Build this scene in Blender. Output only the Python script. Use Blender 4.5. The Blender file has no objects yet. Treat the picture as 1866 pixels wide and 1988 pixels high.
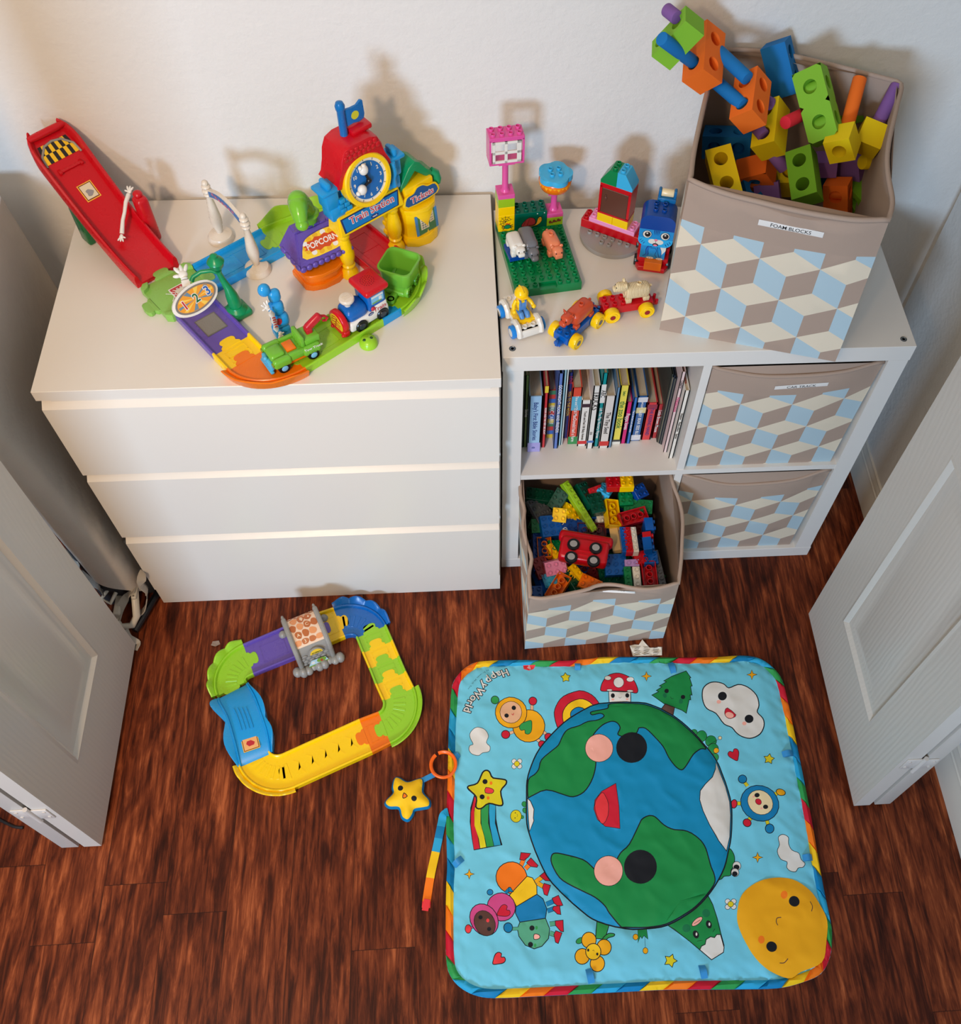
import bpy, bmesh, math, random
import numpy as np
from mathutils import Vector, Matrix, Euler, noise
from mathutils.geometry import delaunay_2d_cdt
random.seed(7)
PI = math.pi
SC = bpy.context.scene
COL = SC.collection

# ------------------------------------------------------------------ camera
CAM = (0.7469, -1.1182, 2.1028)
CROT = (0.5639, -0.0296, -0.0628)
CF, CCX, CCY = 1909.3, 103.2, 7.82          # focal length and principal point offset, 1866 px wide frame
cd = bpy.data.cameras.new('camera')
cam = bpy.data.objects.new('camera', cd); COL.objects.link(cam)
cam.location = CAM
cam.rotation_euler = Euler(CROT, 'XYZ')
cd.sensor_fit = 'HORIZONTAL'; cd.sensor_width = 36.0
cd.lens = CF * 36.0 / 1866.0
cd.shift_x = -CCX / 1866.0
cd.shift_y = CCY / 1866.0
cd.clip_start = 0.05; cd.clip_end = 60
SC.camera = cam
CM = Euler(CROT, 'XYZ').to_matrix()

# ------------------------------------------------------------------ light
SC.view_settings.view_transform = 'Standard'
SC.view_settings.look = 'None'
SC.view_settings.gamma = 1.0
SC.view_settings.use_curve_mapping = False
SC.view_settings.exposure = 0.0
w = bpy.data.worlds.new('room_light'); SC.world = w; w.use_nodes = True
wt = w.node_tree; bg = wt.nodes['Background']
# ambient in place of room bounce, raised from the right to brighten left door
_tc = wt.nodes.new('ShaderNodeTexCoord'); _dp = wt.nodes.new('ShaderNodeVectorMath'); _dp.operation = 'DOT_PRODUCT'
_dp.inputs[1].default_value = (0.20, -0.10, 0.0); wt.links.new(_tc.outputs['Generated'], _dp.inputs[0])
_ad = wt.nodes.new('ShaderNodeMath'); _ad.operation = 'ADD'; _ad.inputs[1].default_value = 0.25; wt.links.new(_dp.outputs['Value'], _ad.inputs[0])
_mx = wt.nodes.new('ShaderNodeMath'); _mx.operation = 'MAXIMUM'; _mx.inputs[1].default_value = 0.06; wt.links.new(_ad.outputs[0], _mx.inputs[0])
bg.inputs[0].default_value = (1.0, 0.92, 0.82, 1)
wt.links.new(_mx.outputs[0], bg.inputs[1])
def point_light(name, loc, energy, color, radius):
    l = bpy.data.lights.new(name, 'POINT'); l.energy = energy; l.color = color; l.shadow_soft_size = radius
    o = bpy.data.objects.new(name, l); COL.objects.link(o); o.location = loc; return o
def area_light(name, loc, target, energy, color, sx, sy):
    l = bpy.data.lights.new(name, 'AREA'); l.energy = energy; l.color = color; l.shape = 'RECTANGLE'; l.size = sx; l.size_y = sy
    o = bpy.data.objects.new(name, l); COL.objects.link(o); o.location = loc
    o.rotation_euler = (Vector(target) - Vector(loc)).to_track_quat('-Z', 'Y').to_euler(); return o
def spot_light(name, loc, target, energy, color, radius, ang, blend):
    l = bpy.data.lights.new(name, 'SPOT'); l.energy = energy; l.color = color; l.shadow_soft_size = radius; l.spot_size = math.radians(ang); l.spot_blend = blend
    o = bpy.data.objects.new(name, l); COL.objects.link(o); o.location = loc
    o.rotation_euler = (Vector(target) - Vector(loc)).to_track_quat('-Z', 'Y').to_euler(); return o
spot_light('ceiling_lamp', (0.05, -1.73, 2.45), (-0.20, -0.28, 0.80), 118, (1.0, 0.68, 0.42), 0.09, 90, 1.0)
area_light('added_bounce_fill', (-0.45, -1.3, 2.62), (-0.1, 0.0, 0.4), 22, (1.0, 0.88, 0.74), 1.4, 1.4)  # added soft fill, stands in for lamp light off a ceiling not built
area_light('window_daylight', (-0.75, -4.2, 1.75), (0.8, 0.4, 0.8), 135, (0.50, 0.72, 1.0), 0.8, 0.7)

# ------------------------------------------------------------------ materials
def s2l(c):
    return tuple(((v/255)/12.92 if v/255 <= 0.04045 else ((v/255+0.055)/1.055)**2.4) for v in c)
MATS = {}
def mat(name, rgb, rough=0.45, spec=0.5, bump=None, metal=0.0, coat=0.0, trans=0.0, alpha=1.0, sss=0.0):
    """plain procedural material; bump = (scale, strength[, distance])"""
    if name in MATS: return MATS[name]
    m = bpy.data.materials.new(name); m.use_nodes = True
    nt = m.node_tree; b = nt.nodes['Principled BSDF']
    c = s2l(rgb)
    b.inputs['Base Color'].default_value = (*c, 1)
    b.inputs['Roughness'].default_value = rough
    b.inputs['Specular IOR Level'].default_value = spec
    b.inputs['Metallic'].default_value = metal
    b.inputs['Coat Weight'].default_value = coat
    b.inputs['Transmission Weight'].default_value = trans
    b.inputs['Alpha'].default_value = alpha
    n = nt.nodes.new('ShaderNodeTexNoise'); tc = nt.nodes.new('ShaderNodeTexCoord')
    nt.links.new(tc.outputs['Object'], n.inputs['Vector'])
    if bump:
        n.inputs['Scale'].default_value = bump[0]; n.inputs['Detail'].default_value = 4
        bp = nt.nodes.new('ShaderNodeBump'); bp.inputs['Strength'].default_value = bump[1]
        bp.inputs['Distance'].default_value = bump[2] if len(bump) > 2 else 0.002
        nt.links.new(n.outputs[0], bp.inputs['Height']); nt.links.new(bp.outputs[0], b.inputs['Normal'])
    else:
        n.inputs['Scale'].default_value = 60
        r = nt.nodes.new('ShaderNodeMapRange')
        r.inputs['To Min'].default_value = max(0, rough-0.04); r.inputs['To Max'].default_value = min(1, rough+0.04)
        nt.links.new(n.outputs[0], r.inputs['Value']); nt.links.new(r.outputs[0], b.inputs['Roughness'])
    MATS[name] = m
    return m
def P(name, rgb, rough=0.28): return mat(name, rgb, rough)          # moulded plastic
PL = dict(red=(200, 8, 26), green=(124, 190, 62), blue=(24, 150, 214), dblue=(6, 98, 178), yellow=(250, 205, 6), orange=(240, 120, 8),
          purple=(100, 78, 168), white=(232, 228, 220), cream=(226, 214, 196), dgreen=(8, 140, 84), grey=(150, 148, 142),
          lime=(150, 205, 40), sky=(60, 178, 226), black=(22, 22, 24))
def pl(k): return P('plastic_' + k, PL[k])

# ------------------------------------------------------------------ mesh builder
def RM(rx=0, ry=0, rz=0): return Euler((math.radians(rx), math.radians(ry), math.radians(rz)), 'XYZ').to_matrix().to_4x4()
def TM(x, y, z): return Matrix.Translation((x, y, z))
class MB:
    def __init__(s, xf=None):
        s.v = []; s.f = []; s.m = []; s.xf = xf or Matrix.Identity(4)
    def add(s, vs, fs, m=0, xf=None):
        M = s.xf @ xf if xf is not None else s.xf
        o = len(s.v); s.v += [tuple(M @ Vector(v)) for v in vs]
        s.f += [tuple(i+o for i in f) for f in fs]
        s.m += (list(m) if isinstance(m, (list, tuple)) else [m]*len(fs))
        return s
    def addbm(s, bm, m=0, xf=None):
        bm.verts.ensure_lookup_table(); bm.verts.index_update()
        s.add([v.co.copy() for v in bm.verts], [[v.index for v in f.verts] for f in bm.faces], m, xf); bm.free(); return s
    def box(s, c, d, m=0, rot=None, bev=0.0, seg=2):
        bm = bmesh.new(); bmesh.ops.create_cube(bm, size=1)
        for v in bm.verts: v.co = Vector((v.co.x*d[0], v.co.y*d[1], v.co.z*d[2]))
        if bev: bmesh.ops.bevel(bm, geom=bm.edges[:], offset=min(bev, min(d)*0.49), segments=seg, affect='EDGES', profile=0.5)
        return s.addbm(bm, m, TM(*c) @ (rot or Matrix.Identity(4)))
    def lathe(s, prof, c=(0, 0, 0), m=0, seg=24, rot=None, cap=True):
        vs = []; fs = []; n = len(prof)
        for k in range(seg):
            a = 2*PI*k/seg
            for r, z in prof: vs.append((r*math.cos(a), r*math.sin(a), z))
        for k in range(seg):
            k2 = (k+1) % seg
            for i in range(n-1): fs.append((k*n+i, k2*n+i, k2*n+i+1, k*n+i+1))
        if cap:
            if prof[0][0] > 1e-6: fs.append(tuple(k*n for k in range(seg))[::-1])
            if prof[-1][0] > 1e-6: fs.append(tuple(k*n+n-1 for k in range(seg)))
        return s.add(vs, fs, m, TM(*c) @ (rot or Matrix.Identity(4)))
    def cyl(s, c, r, h, m=0, rot=None, seg=24, bev=0.0, r2=None):
        r2 = r if r2 is None else r2
        b = min(bev, r*0.5, h*0.49)
        prof = [(r, 0), (r2, h)] if not b else [(r-b, 0), (r-b*0.3, b*0.3), (r, b), (r2, h-b), (r2-b*0.3, h-b*0.3), (r2-b, h)]
        return s.lathe(prof, c, m, seg, rot)
    def sph(s, c, r, m=0, rot=None, seg=20, rings=12):
        r = (r, r, r) if not isinstance(r, (tuple, list)) else r
        bm = bmesh.new(); bmesh.ops.create_uvsphere(bm, u_segments=seg, v_segments=rings, radius=1)
        for v in bm.verts: v.co = Vector((v.co.x*r[0], v.co.y*r[1], v.co.z*r[2]))
        return s.addbm(bm, m, TM(*c) @ (rot or Matrix.Identity(4)))
    def prism(s, poly, z0, z1, m=0, xf=None, bev=0.0, seg=2):
        bm = bmesh.new(); n = len(poly)
        a = sum(poly[i][0]*poly[(i+1) % n][1]-poly[(i+1) % n][0]*poly[i][1] for i in range(n))
        if a < 0: poly = poly[::-1]
        b = [bm.verts.new((x, y, z0)) for x, y in poly]; t = [bm.verts.new((x, y, z1)) for x, y in poly]
        bm.faces.new(b[::-1]); top = bm.faces.new(t)
        for i in range(n): bm.faces.new((b[i], b[(i+1) % n], t[(i+1) % n], t[i]))
        if bev: bmesh.ops.bevel(bm, geom=list(top.edges), offset=bev, segments=seg, affect='EDGES', profile=0.5, clamp_overlap=True)
        bmesh.ops.triangulate(bm, faces=[f for f in bm.faces if len(f.verts) > 4])
        return s.addbm(bm, m, xf)
    def tube(s, pts, rad, m=0, seg=12, flat=1.0, closed=False):
        pts = [Vector(p) for p in pts]; n = len(pts)
        rad = rad if isinstance(rad, (list, tuple)) else [rad]*n
        vs = []; fs = []; up = None
        for i, p in enumerate(pts):
            d = (pts[(i+1) % n]-pts[i-1]) if closed else (pts[min(i+1, n-1)]-pts[max(i-1, 0)])
            d.normalize()
            if up is None: up = d.orthogonal().normalized()
            up = (up - d*up.dot(d)).normalized(); sd = d.cross(up)
            for k in range(seg):
                a = 2*PI*k/seg; vs.append(p + up*math.cos(a)*rad[i] + sd*math.sin(a)*rad[i]*flat)
        for i in range(n if closed else n-1):
            j = (i+1) % n
            for k in range(seg): fs.append((i*seg+k, i*seg+(k+1) % seg, j*seg+(k+1) % seg, j*seg+k))
        if not closed: fs += [tuple(range(seg))[::-1], tuple((n-1)*seg+k for k in range(seg))]
        return s.add(vs, fs, m)
    def poly(s, pts3, m=0, xf=None):
        return s.add(pts3, [tuple(range(len(pts3)))], m, xf)
    def text(s, txt, size, xf, m=0, bold=0.0, align='CENTER', depth=0.0, sx=1.0):
        cu = bpy.data.curves.new('t', 'FONT'); cu.body = txt; cu.size = size; cu.align_x = align; cu.align_y = 'CENTER'
        cu.offset = bold; cu.extrude = depth; cu.resolution_u = 3
        o = bpy.data.objects.new('t', cu); COL.objects.link(o)
        dg = bpy.context.evaluated_depsgraph_get(); me = bpy.data.meshes.new_from_object(o.evaluated_get(dg))
        s.add([v.co.copy() for v in me.vertices], [tuple(p.vertices) for p in me.polygons], m, xf @ Matrix.Diagonal((sx, 1, 1, 1)))
        bpy.data.objects.remove(o); bpy.data.curves.remove(cu); bpy.data.meshes.remove(me)
        return s
def resolve(m): return m if not isinstance(m, str) else pl(m)
def obj(name, mb, mats, parent=None, ang=35, world=False, flat=False):
    """links mb as ONE mesh object; vertices are in the parent's frame (or in world axes with world=True)"""
    me = bpy.data.meshes.new(name)
    vs = mb.v
    if world and parent is not None:
        r = parent
        while r.parent: r = r.parent
        iv = (Matrix.Translation(r.location) @ r.rotation_euler.to_matrix().to_4x4()).inverted()
        vs = [tuple(iv @ Vector(v)) for v in vs]
    me.from_pydata(vs, [], mb.f)
    mats = mats if isinstance(mats, (list, tuple)) else [mats]
    for m in mats: me.materials.append(resolve(m))
    me.polygons.foreach_set('material_index', mb.m)
    if not flat:
        me.polygons.foreach_set('use_smooth', [True]*len(me.polygons))
        me.set_sharp_from_angle(angle=math.radians(ang))
    me.validate(); me.update()
    o = bpy.data.objects.new(name, me); COL.objects.link(o)
    if parent is not None: o.parent = parent
    return o
def tag(o, label, cat, group=None, kind=None):
    if label: o['label'] = label
    if cat: o['category'] = cat
    if group: o['group'] = group
    if kind: o['kind'] = kind
    return o
def thing(name, label, cat, loc=(0, 0, 0), rz=0.0, group=None, rot=None):
    o = bpy.data.objects.new(name, None); COL.objects.link(o); o.empty_display_size = 0.05
    o.location = loc; o.rotation_euler = rot if rot is not None else (0, 0, rz)
    return tag(o, label, cat, group)
def struct(name, mb, mats, **k):
    o = obj(name, mb, mats, **k); o['kind'] = 'structure'; return o
def dup(root, loc, rot, label, group=None):
    r = root.copy(); COL.objects.link(r); r.location = loc; r.rotation_euler = rot; r['label'] = label
    if group: r['group'] = group
    for ch in list(root.children):
        c = ch.copy(); COL.objects.link(c); c.parent = r
        for g in ch.children:
            d = g.copy(); COL.objects.link(d); d.parent = c
    return r

# ---- measured photo points back to the room: the point of a given height (or wall distance) seen there
def ray(px, py): return CM @ Vector(((px-933-CCX)/CF, -(py-994-CCY)/CF, -1.0))
def atz(z, px, py):
    d = ray(px, py); t = (z-CAM[2])/d.z; return Vector(CAM)+d*t
def aty(y, px, py):
    d = ray(px, py); t = (y-CAM[1])/d.y; return Vector(CAM)+d*t

# ---- printed sheets: flat artwork cut into a (possibly wavy) surface as faces of one mesh
def inside(poly, X, Y):
    r = np.zeros(len(X), bool); n = len(poly); x0, y0 = poly[-1]
    for x1, y1 in poly:
        c = ((y1 > Y) != (y0 > Y))
        with np.errstate(divide='ignore', invalid='ignore'):
            xi = (x0-x1)*(Y-y1)/((y0-y1) if y0 != y1 else 1e-12)+x1
        r ^= c & (X < xi); x0, y0 = x1, y1
    return r
def clean(poly, eps=1e-5):
    out = []
    for q in poly:
        if not out or (abs(q[0]-out[-1][0])+abs(q[1]-out[-1][1])) > eps: out.append((float(q[0]), float(q[1])))
    if len(out) > 1 and (abs(out[0][0]-out[-1][0])+abs(out[0][1]-out[-1][1])) < eps: out.pop()
    return out
def offset(poly, d):
    poly = clean(poly); n = len(poly); out = []
    a = sum(poly[i][0]*poly[(i+1) % n][1]-poly[(i+1) % n][0]*poly[i][1] for i in range(n))
    sg = 1 if a > 0 else -1
    for i in range(n):
        p0 = Vector(poly[i-1]); p = Vector(poly[i]); p1 = Vector(poly[(i+1) % n])
        e0 = (p-p0).normalized(); e1 = (p1-p).normalized()
        n0 = Vector((e0.y, -e0.x)); n1 = Vector((e1.y, -e1.x)); nn = (n0+n1)
        nn = nn.normalized() if nn.length > 1e-6 else n0
        k = 1/max(0.5, nn.dot(n0)); out.append(tuple(p + nn*(sg*d*k)))
    return out
def stroke(pts, w):
    L = []; R = []; n = len(pts); pts = [Vector(p) for p in pts]
    for i in range(n):
        d = (pts[min(i+1, n-1)]-pts[max(i-1, 0)]).normalized(); q = Vector((d.y, -d.x))*w/2
        L.append(tuple(pts[i]+q)); R.append(tuple(pts[i]-q))
    return L+R[::-1]
def smooth(pts, n=6, closed=True):
    out = []; N = len(pts); pts = [Vector(p) for p in pts]
    rng = range(N) if closed else range(N-1)
    for i in rng:
        if closed: a, b, c, d = pts[i-1], pts[i], pts[(i+1) % N], pts[(i+2) % N]
        else: a, b, c, d = pts[max(i-1, 0)], pts[i], pts[i+1], pts[min(i+2, N-1)]
        for k in range(n):
            t = k/n
            out.append(tuple(0.5*((2*b)+(c-a)*t+(2*a-5*b+4*c-d)*t*t+(3*b-a-3*c+d)*t**3)))
    if not closed: out.append(tuple(pts[-1]))
    return out
def ell(cx, cy, rx, ry=None, rot=0, n=24, a0=0, a1=360):
    ry = rx if ry is None else ry; r = math.radians(rot); o = []
    full = abs(a1-a0) >= 360
    for k in range(n if full else n+1):
        a = math.radians(a0+(a1-a0)*k/n); x, y = rx*math.cos(a), ry*math.sin(a)
        o.append((cx+x*math.cos(r)-y*math.sin(r), cy+x*math.sin(r)+y*math.cos(r)))
    return o
def textpoly(txt, size, cx, cy, rot=0, bold=0.0, sx=1.0):
    """letter outlines as filled triangles in 2-D"""
    b = MB(); b.text(txt, size, TM(cx, cy, 0) @ RM(0, 0, rot), 0, bold, sx=sx)
    return [[(b.v[i][0], b.v[i][1]) for i in f] for f in b.f]
def sheet(outline, shapes, map3, grid=0.01, base=0, mb=None):
    """outline: 2-D polygon; shapes: [(polygon, material index)], later ones on top; map3(x, y) -> 3-D point"""
    V = []; E = []
    def addp(poly):
        poly = clean(poly); n = len(poly)
        if n < 3: return None
        o = len(V)
        for i, q in enumerate(poly): V.append(Vector(q)); E.append((o+i, o+(i+1) % n))
        return poly
    O = addp(outline); SH = []
    for pq, mi in shapes:
        pq = addp(pq)
        if pq: SH.append((pq, mi))
    xs = [p[0] for p in O]; ys = [p[1] for p in O]
    nx = max(1, int((max(xs)-min(xs))/grid)); ny = max(1, int((max(ys)-min(ys))/grid))
    gx, gy = np.meshgrid(np.linspace(min(xs), max(xs), nx+1)[:-1]+(max(xs)-min(xs))/nx/2, np.linspace(min(ys), max(ys), ny+1)[:-1]+(max(ys)-min(ys))/ny/2)
    gx = gx.ravel(); gy = gy.ravel(); k = inside(O, gx, gy)
    V += [Vector((a, b)) for a, b in zip(gx[k], gy[k])]
    vs, es, fs, _, _, _ = delaunay_2d_cdt(V, E, [], 0, 1e-6)
    A = np.array([(v.x, v.y) for v in vs]); F = np.array([f for f in fs if len(f) == 3])
    cen = A[F].mean(axis=1); keep = inside(O, cen[:, 0], cen[:, 1]); F = F[keep]; cen = cen[keep]
    M = np.full(len(F), base)
    for pq, mi in SH:
        q = np.array(pq); bb = (cen[:, 0] >= q[:, 0].min()) & (cen[:, 0] <= q[:, 0].max()) & (cen[:, 1] >= q[:, 1].min()) & (cen[:, 1] <= q[:, 1].max())
        idx = np.nonzero(bb)[0]
        if len(idx): M[idx[inside(pq, cen[idx, 0], cen[idx, 1])]] = mi
    a = A[F[:, 0]]; b = A[F[:, 1]]; c = A[F[:, 2]]
    ar = (b[:, 0]-a[:, 0])*(c[:, 1]-a[:, 1])-(b[:, 1]-a[:, 1])*(c[:, 0]-a[:, 0])
    F = np.where((ar < 0)[:, None], F[:, ::-1], F)
    mb = mb or MB()
    mb.add([map3(*q) for q in A], [tuple(int(i) for i in f) for f in F], [int(i) for i in M])
    return mb
# ================================================================== the room
WY = 0.49; WX = 1.750; HD = 0.78; HS = 0.7645
def wall_mat():
    m = bpy.data.materials.new('painted_wall'); m.use_nodes = True; nt = m.node_tree; b = nt.nodes['Principled BSDF']
    b.inputs['Base Color'].default_value = (*s2l((226, 222, 216)), 1); b.inputs['Roughness'].default_value = 0.75
    b.inputs['Specular IOR Level'].default_value = 0.25
    tc = nt.nodes.new('ShaderNodeTexCoord'); n = nt.nodes.new('ShaderNodeTexNoise'); n.inputs['Scale'].default_value = 95; n.inputs['Detail'].default_value = 5
    n2 = nt.nodes.new('ShaderNodeTexNoise'); n2.inputs['Scale'].default_value = 28; n2.inputs['Detail'].default_value = 3
    ad = nt.nodes.new('ShaderNodeMath'); ad.operation = 'ADD'
    bp = nt.nodes.new('ShaderNodeBump'); bp.inputs['Strength'].default_value = 0.55; bp.inputs['Distance'].default_value = 0.0022
    nt.links.new(tc.outputs['Object'], n.inputs['Vector']); nt.links.new(tc.outputs['Object'], n2.inputs['Vector'])
    nt.links.new(n.outputs[0], ad.inputs[0]); nt.links.new(n2.outputs[0], ad.inputs[1])
    nt.links.new(ad.outputs[0], bp.inputs['Height']); nt.links.new(bp.outputs[0], b.inputs['Normal'])
    return m
M_WALL = wall_mat()
def floor_mat():
    m = bpy.data.materials.new('mahogany_planks'); m.use_nodes = True; nt = m.node_tree; b = nt.nodes['Principled BSDF']; L = nt.links.new
    tc = nt.nodes.new('ShaderNodeTexCoord'); sp = nt.nodes.new('ShaderNodeSeparateXYZ'); L(tc.outputs['Object'], sp.inputs[0])
    def math_(op, a, bb=None, c=None):
        n = nt.nodes.new('ShaderNodeMath'); n.operation = op
        for i, v in enumerate((a, bb, c)):
            if v is None: continue
            if isinstance(v, (int, float)): n.inputs[i].default_value = v
            else: L(v, n.inputs[i])
        return n.outputs[0]
    PW, PLN = 0.125, 1.22
    u = math_('DIVIDE', math_('ADD', sp.outputs[0], 5.03), PW); iu = math_('FLOOR', u); fu = math_('SUBTRACT', u, iu)
    wn = nt.nodes.new('ShaderNodeTexWhiteNoise'); wn.noise_dimensions = '1D'; L(iu, wn.inputs['W'])
    v = math_('ADD', math_('DIVIDE', math_('ADD', sp.outputs[1], 9.0), PLN), wn.outputs['Value']); iv = math_('FLOOR', v); fv = math_('SUBTRACT', v, iv)
    wn2 = nt.nodes.new('ShaderNodeTexWhiteNoise'); wn2.noise_dimensions = '2D'
    cb = nt.nodes.new('ShaderNodeCombineXYZ'); L(iu, cb.inputs[0]); L(iv, cb.inputs[1]); L(cb.outputs[0], wn2.inputs['Vector'])
    # grain: noise stretched along the plank, shifted per plank
    cg = nt.nodes.new('ShaderNodeCombineXYZ'); L(sp.outputs[0], cg.inputs[0]); L(math_('MULTIPLY', sp.outputs[1], 0.10), cg.inputs[1]); L(math_('MULTIPLY', wn2.outputs['Value'], 37.0), cg.inputs[2])
    g1 = nt.nodes.new('ShaderNodeTexNoise'); g1.inputs['Scale'].default_value = 95; g1.inputs['Detail'].default_value = 9; g1.inputs['Roughness'].default_value = 0.66; g1.inputs['Distortion'].default_value = 0.5; L(cg.outputs[0], g1.inputs['Vector'])
    cg2 = nt.nodes.new('ShaderNodeCombineXYZ'); L(sp.outputs[0], cg2.inputs[0]); L(math_('MULTIPLY', sp.outputs[1], 0.28), cg2.inputs[1]); L(math_('MULTIPLY', wn2.outputs['Value'], 11.0), cg2.inputs[2])
    g2 = nt.nodes.new('ShaderNodeTexNoise'); g2.inputs['Scale'].default_value = 13; g2.inputs['Detail'].default_value = 4; g2.inputs['Distortion'].default_value = 1.6; L(cg2.outputs[0], g2.inputs['Vector'])
    t = math_('ADD', math_('MULTIPLY', g1.outputs[0], 0.62), math_('MULTIPLY', g2.outputs[0], 0.38))
    t = math_('ADD', t, math_('MULTIPLY', math_('SUBTRACT', wn2.outputs['Value'], 0.5), 0.05))
    cr = nt.nodes.new('ShaderNodeValToRGB'); L(t, cr.inputs[0]); e = cr.color_ramp.elements
    e[0].position = 0.34; e[0].color = (*s2l((36, 14, 8)), 1); e[1].position = 0.66; e[1].color = (*s2l((172, 92, 52)), 1)
    for ps, cc in ((0.44, (68, 28, 15)), (0.50, (96, 42, 22)), (0.57, (126, 60, 32))):
        q = cr.color_ramp.elements.new(ps); q.color = (*s2l(cc), 1)
    su = math_('LESS_THAN', math_('MINIMUM', fu, math_('SUBTRACT', 1.0, fu)), 0.006)
    sv = math_('LESS_THAN', math_('MINIMUM', fv, math_('SUBTRACT', 1.0, fv)), 0.0007)
    seam = math_('MAXIMUM', su, sv)
    mx = nt.nodes.new('ShaderNodeMix'); mx.data_type = 'RGBA'; L(math_('MULTIPLY', seam, 0.6), mx.inputs['Factor']); L(cr.outputs[0], mx.inputs['A']); mx.inputs['B'].default_value = (0.01, 0.005, 0.003, 1)
    L(mx.outputs['Result'], b.inputs['Base Color'])
    bp = nt.nodes.new('ShaderNodeBump'); bp.inputs['Strength'].default_value = 0.25; bp.inputs['Distance'].default_value = 0.001
    L(math_('SUBTRACT', g1.outputs[0], math_('MULTIPLY', seam, 2.0)), bp.inputs['Height']); L(bp.outputs[0], b.inputs['Normal'])
    b.inputs['Roughness'].default_value = 0.42; b.inputs['Specular IOR Level'].default_value = 0.14
    return m
b = MB(); b.box((0.5, -1.3, -0.02), (4.4, 3.9, 0.04)); struct('floor', b, floor_mat())
b = MB(); b.box((0.65, WY+0.05, 1.25), (2.40, 0.10, 2.6)); struct('wall_back', b, M_WALL)
b = MB(); b.box((WX+0.05, -1.2, 1.25), (0.10, 3.28, 2.6)); struct('wall_right', b, M_WALL)
b = MB(); b.box((-0.36, 0.08, 1.25), (0.10, 0.82, 2.6)); struct('wall_left', b, M_WALL)
M_TRIM = P('trim_white', (222, 214, 200), 0.4)
def baseboard(name, a, c, nrm):
    # stepped profile 11 cm tall, swept from a to c with outward normal nrm
    prof = [(0.0, 0.0), (0.014, 0.0), (0.014, 0.074), (0.011, 0.080), (0.011, 0.086), (0.0085, 0.089), (0.0085, 0.098), (0.005, 0.104), (0.005, 0.110), (0.0, 0.112)]
    vs = []
    for p0 in (a, c):
        for d, z in prof: vs.append((p0[0]+nrm[0]*d, p0[1]+nrm[1]*d, z))
    n = len(prof); b = MB(); b.add(vs, [(i, i+1, n+i+1, n+i) for i in range(n-1)]+[tuple(range(n)), tuple(range(n, 2*n))[::-1]])
    return struct(name, b, M_TRIM)
baseboard('baseboard_right', (WX, -2.6), (WX, WY), (-1, 0))
baseboard('baseboard_back', (-0.31, WY), (WX-0.014, WY), (0, -1))

# ---------------------------------------------------------------- bifold doors
M_DOOR = mat('door_paint', (205, 198, 188), 0.38, bump=(190, 0.0, 0.0005))
def door_mat():
    m = bpy.data.materials.new('embossed_door_paint'); m.use_nodes = True; nt = m.node_tree; b = nt.nodes['Principled BSDF']; L = nt.links.new
    b.inputs['Base Color'].default_value = (*s2l((206, 200, 190)), 1); b.inputs['Roughness'].default_value = 0.36
    tc = nt.nodes.new('ShaderNodeTexCoord'); mp = nt.nodes.new('ShaderNodeMapping'); mp.inputs['Scale'].default_value = (1, 1, 0.16); L(tc.outputs['Object'], mp.inputs[0])
    wv = nt.nodes.new('ShaderNodeTexWave'); wv.wave_type = 'RINGS'; wv.inputs['Scale'].default_value = 30; wv.inputs['Distortion'].default_value = 5; wv.inputs['Detail'].default_value = 3; wv.inputs['Detail Scale'].default_value = 1.5
    L(mp.outputs[0], wv.inputs['Vector'])
    bp = nt.nodes.new('ShaderNodeBump'); bp.inputs['Strength'].default_value = 0.16; bp.inputs['Distance'].default_value = 0.0008
    L(wv.outputs['Fac'], bp.inputs['Height']); L(bp.outputs[0], b.inputs['Normal']); return m
M_EMB = door_mat()
def leaf(sgn, x0, ya, yb, z0=0.015, z1=2.03, th=0.035):
    """door leaf between y=ya (far) and yb (near); panelled face towards sgn*x"""
    b = MB(); L = ya-yb
    xf = TM(x0, yb, z0)
    # face grid with moulded recesses, built as rings (outer -> groove -> raised field)
    H = z1-z0
    rects = [(0.108, 0.190, L-0.11, 0.80), (0.108, 0.93, L-0.11, H-0.14)]
    prof = [(0.0, 0.0), (0.006, 0.0015), (0.010, -0.001), (0.016, -0.006), (0.024, -0.0065), (0.030, -0.0085), (0.060, -0.003)]
    def pt(y, z, d): return (sgn*d, y, z)
    ys = [0, 0.108, L-0.11, L]; zs = [0, 0.19, 0.80, 0.93, H-0.14, H]
    vs = [pt(y, z, 0) for z in zs for y in ys]; fs = []
    for i in range(5):
        for j in range(3):
            if j == 1 and i in (1, 3): continue
            q = (i*4+j, i*4+j+1, (i+1)*4+j+1, (i+1)*4+j); fs.append(q if sgn > 0 else q[::-1])
    b.add(vs, fs, 0, xf)
    for (ya_, za_, yb_, zb_) in rects:
        vs = []; fs = []
        for d, h in prof:
            vs += [pt(ya_+d, za_+d, h), pt(yb_-d, za_+d, h), pt(yb_-d, zb_-d, h), pt(ya_+d, zb_-d, h)]
        for r in range(len(prof)-1):
            for k in range(4):
                q = (r*4+k, r*4+(k+1) % 4, (r+1)*4+(k+1) % 4, (r+1)*4+k); fs.append(q if sgn > 0 else q[::-1])
        n = (len(prof)-1)*4; q = (n, n+1, n+2, n+3); fs.append(q if sgn > 0 else q[::-1])
        b.add(vs, fs, 0, xf)
    # edges and back
    t = -sgn*th
    c = [(0, 0, 0), (0, L, 0), (0, L, H), (0, 0, H), (t, 0, 0), (t, L, 0), (t, L, H), (t, 0, H)]
    fs = [(0, 4, 5, 1), (1, 5, 6, 2), (2, 6, 7, 3), (3, 7, 4, 0), (4, 7, 6, 5)]
    b.add(c, [f if sgn > 0 else f[::-1] for f in fs], 1, xf)
    return b
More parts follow.
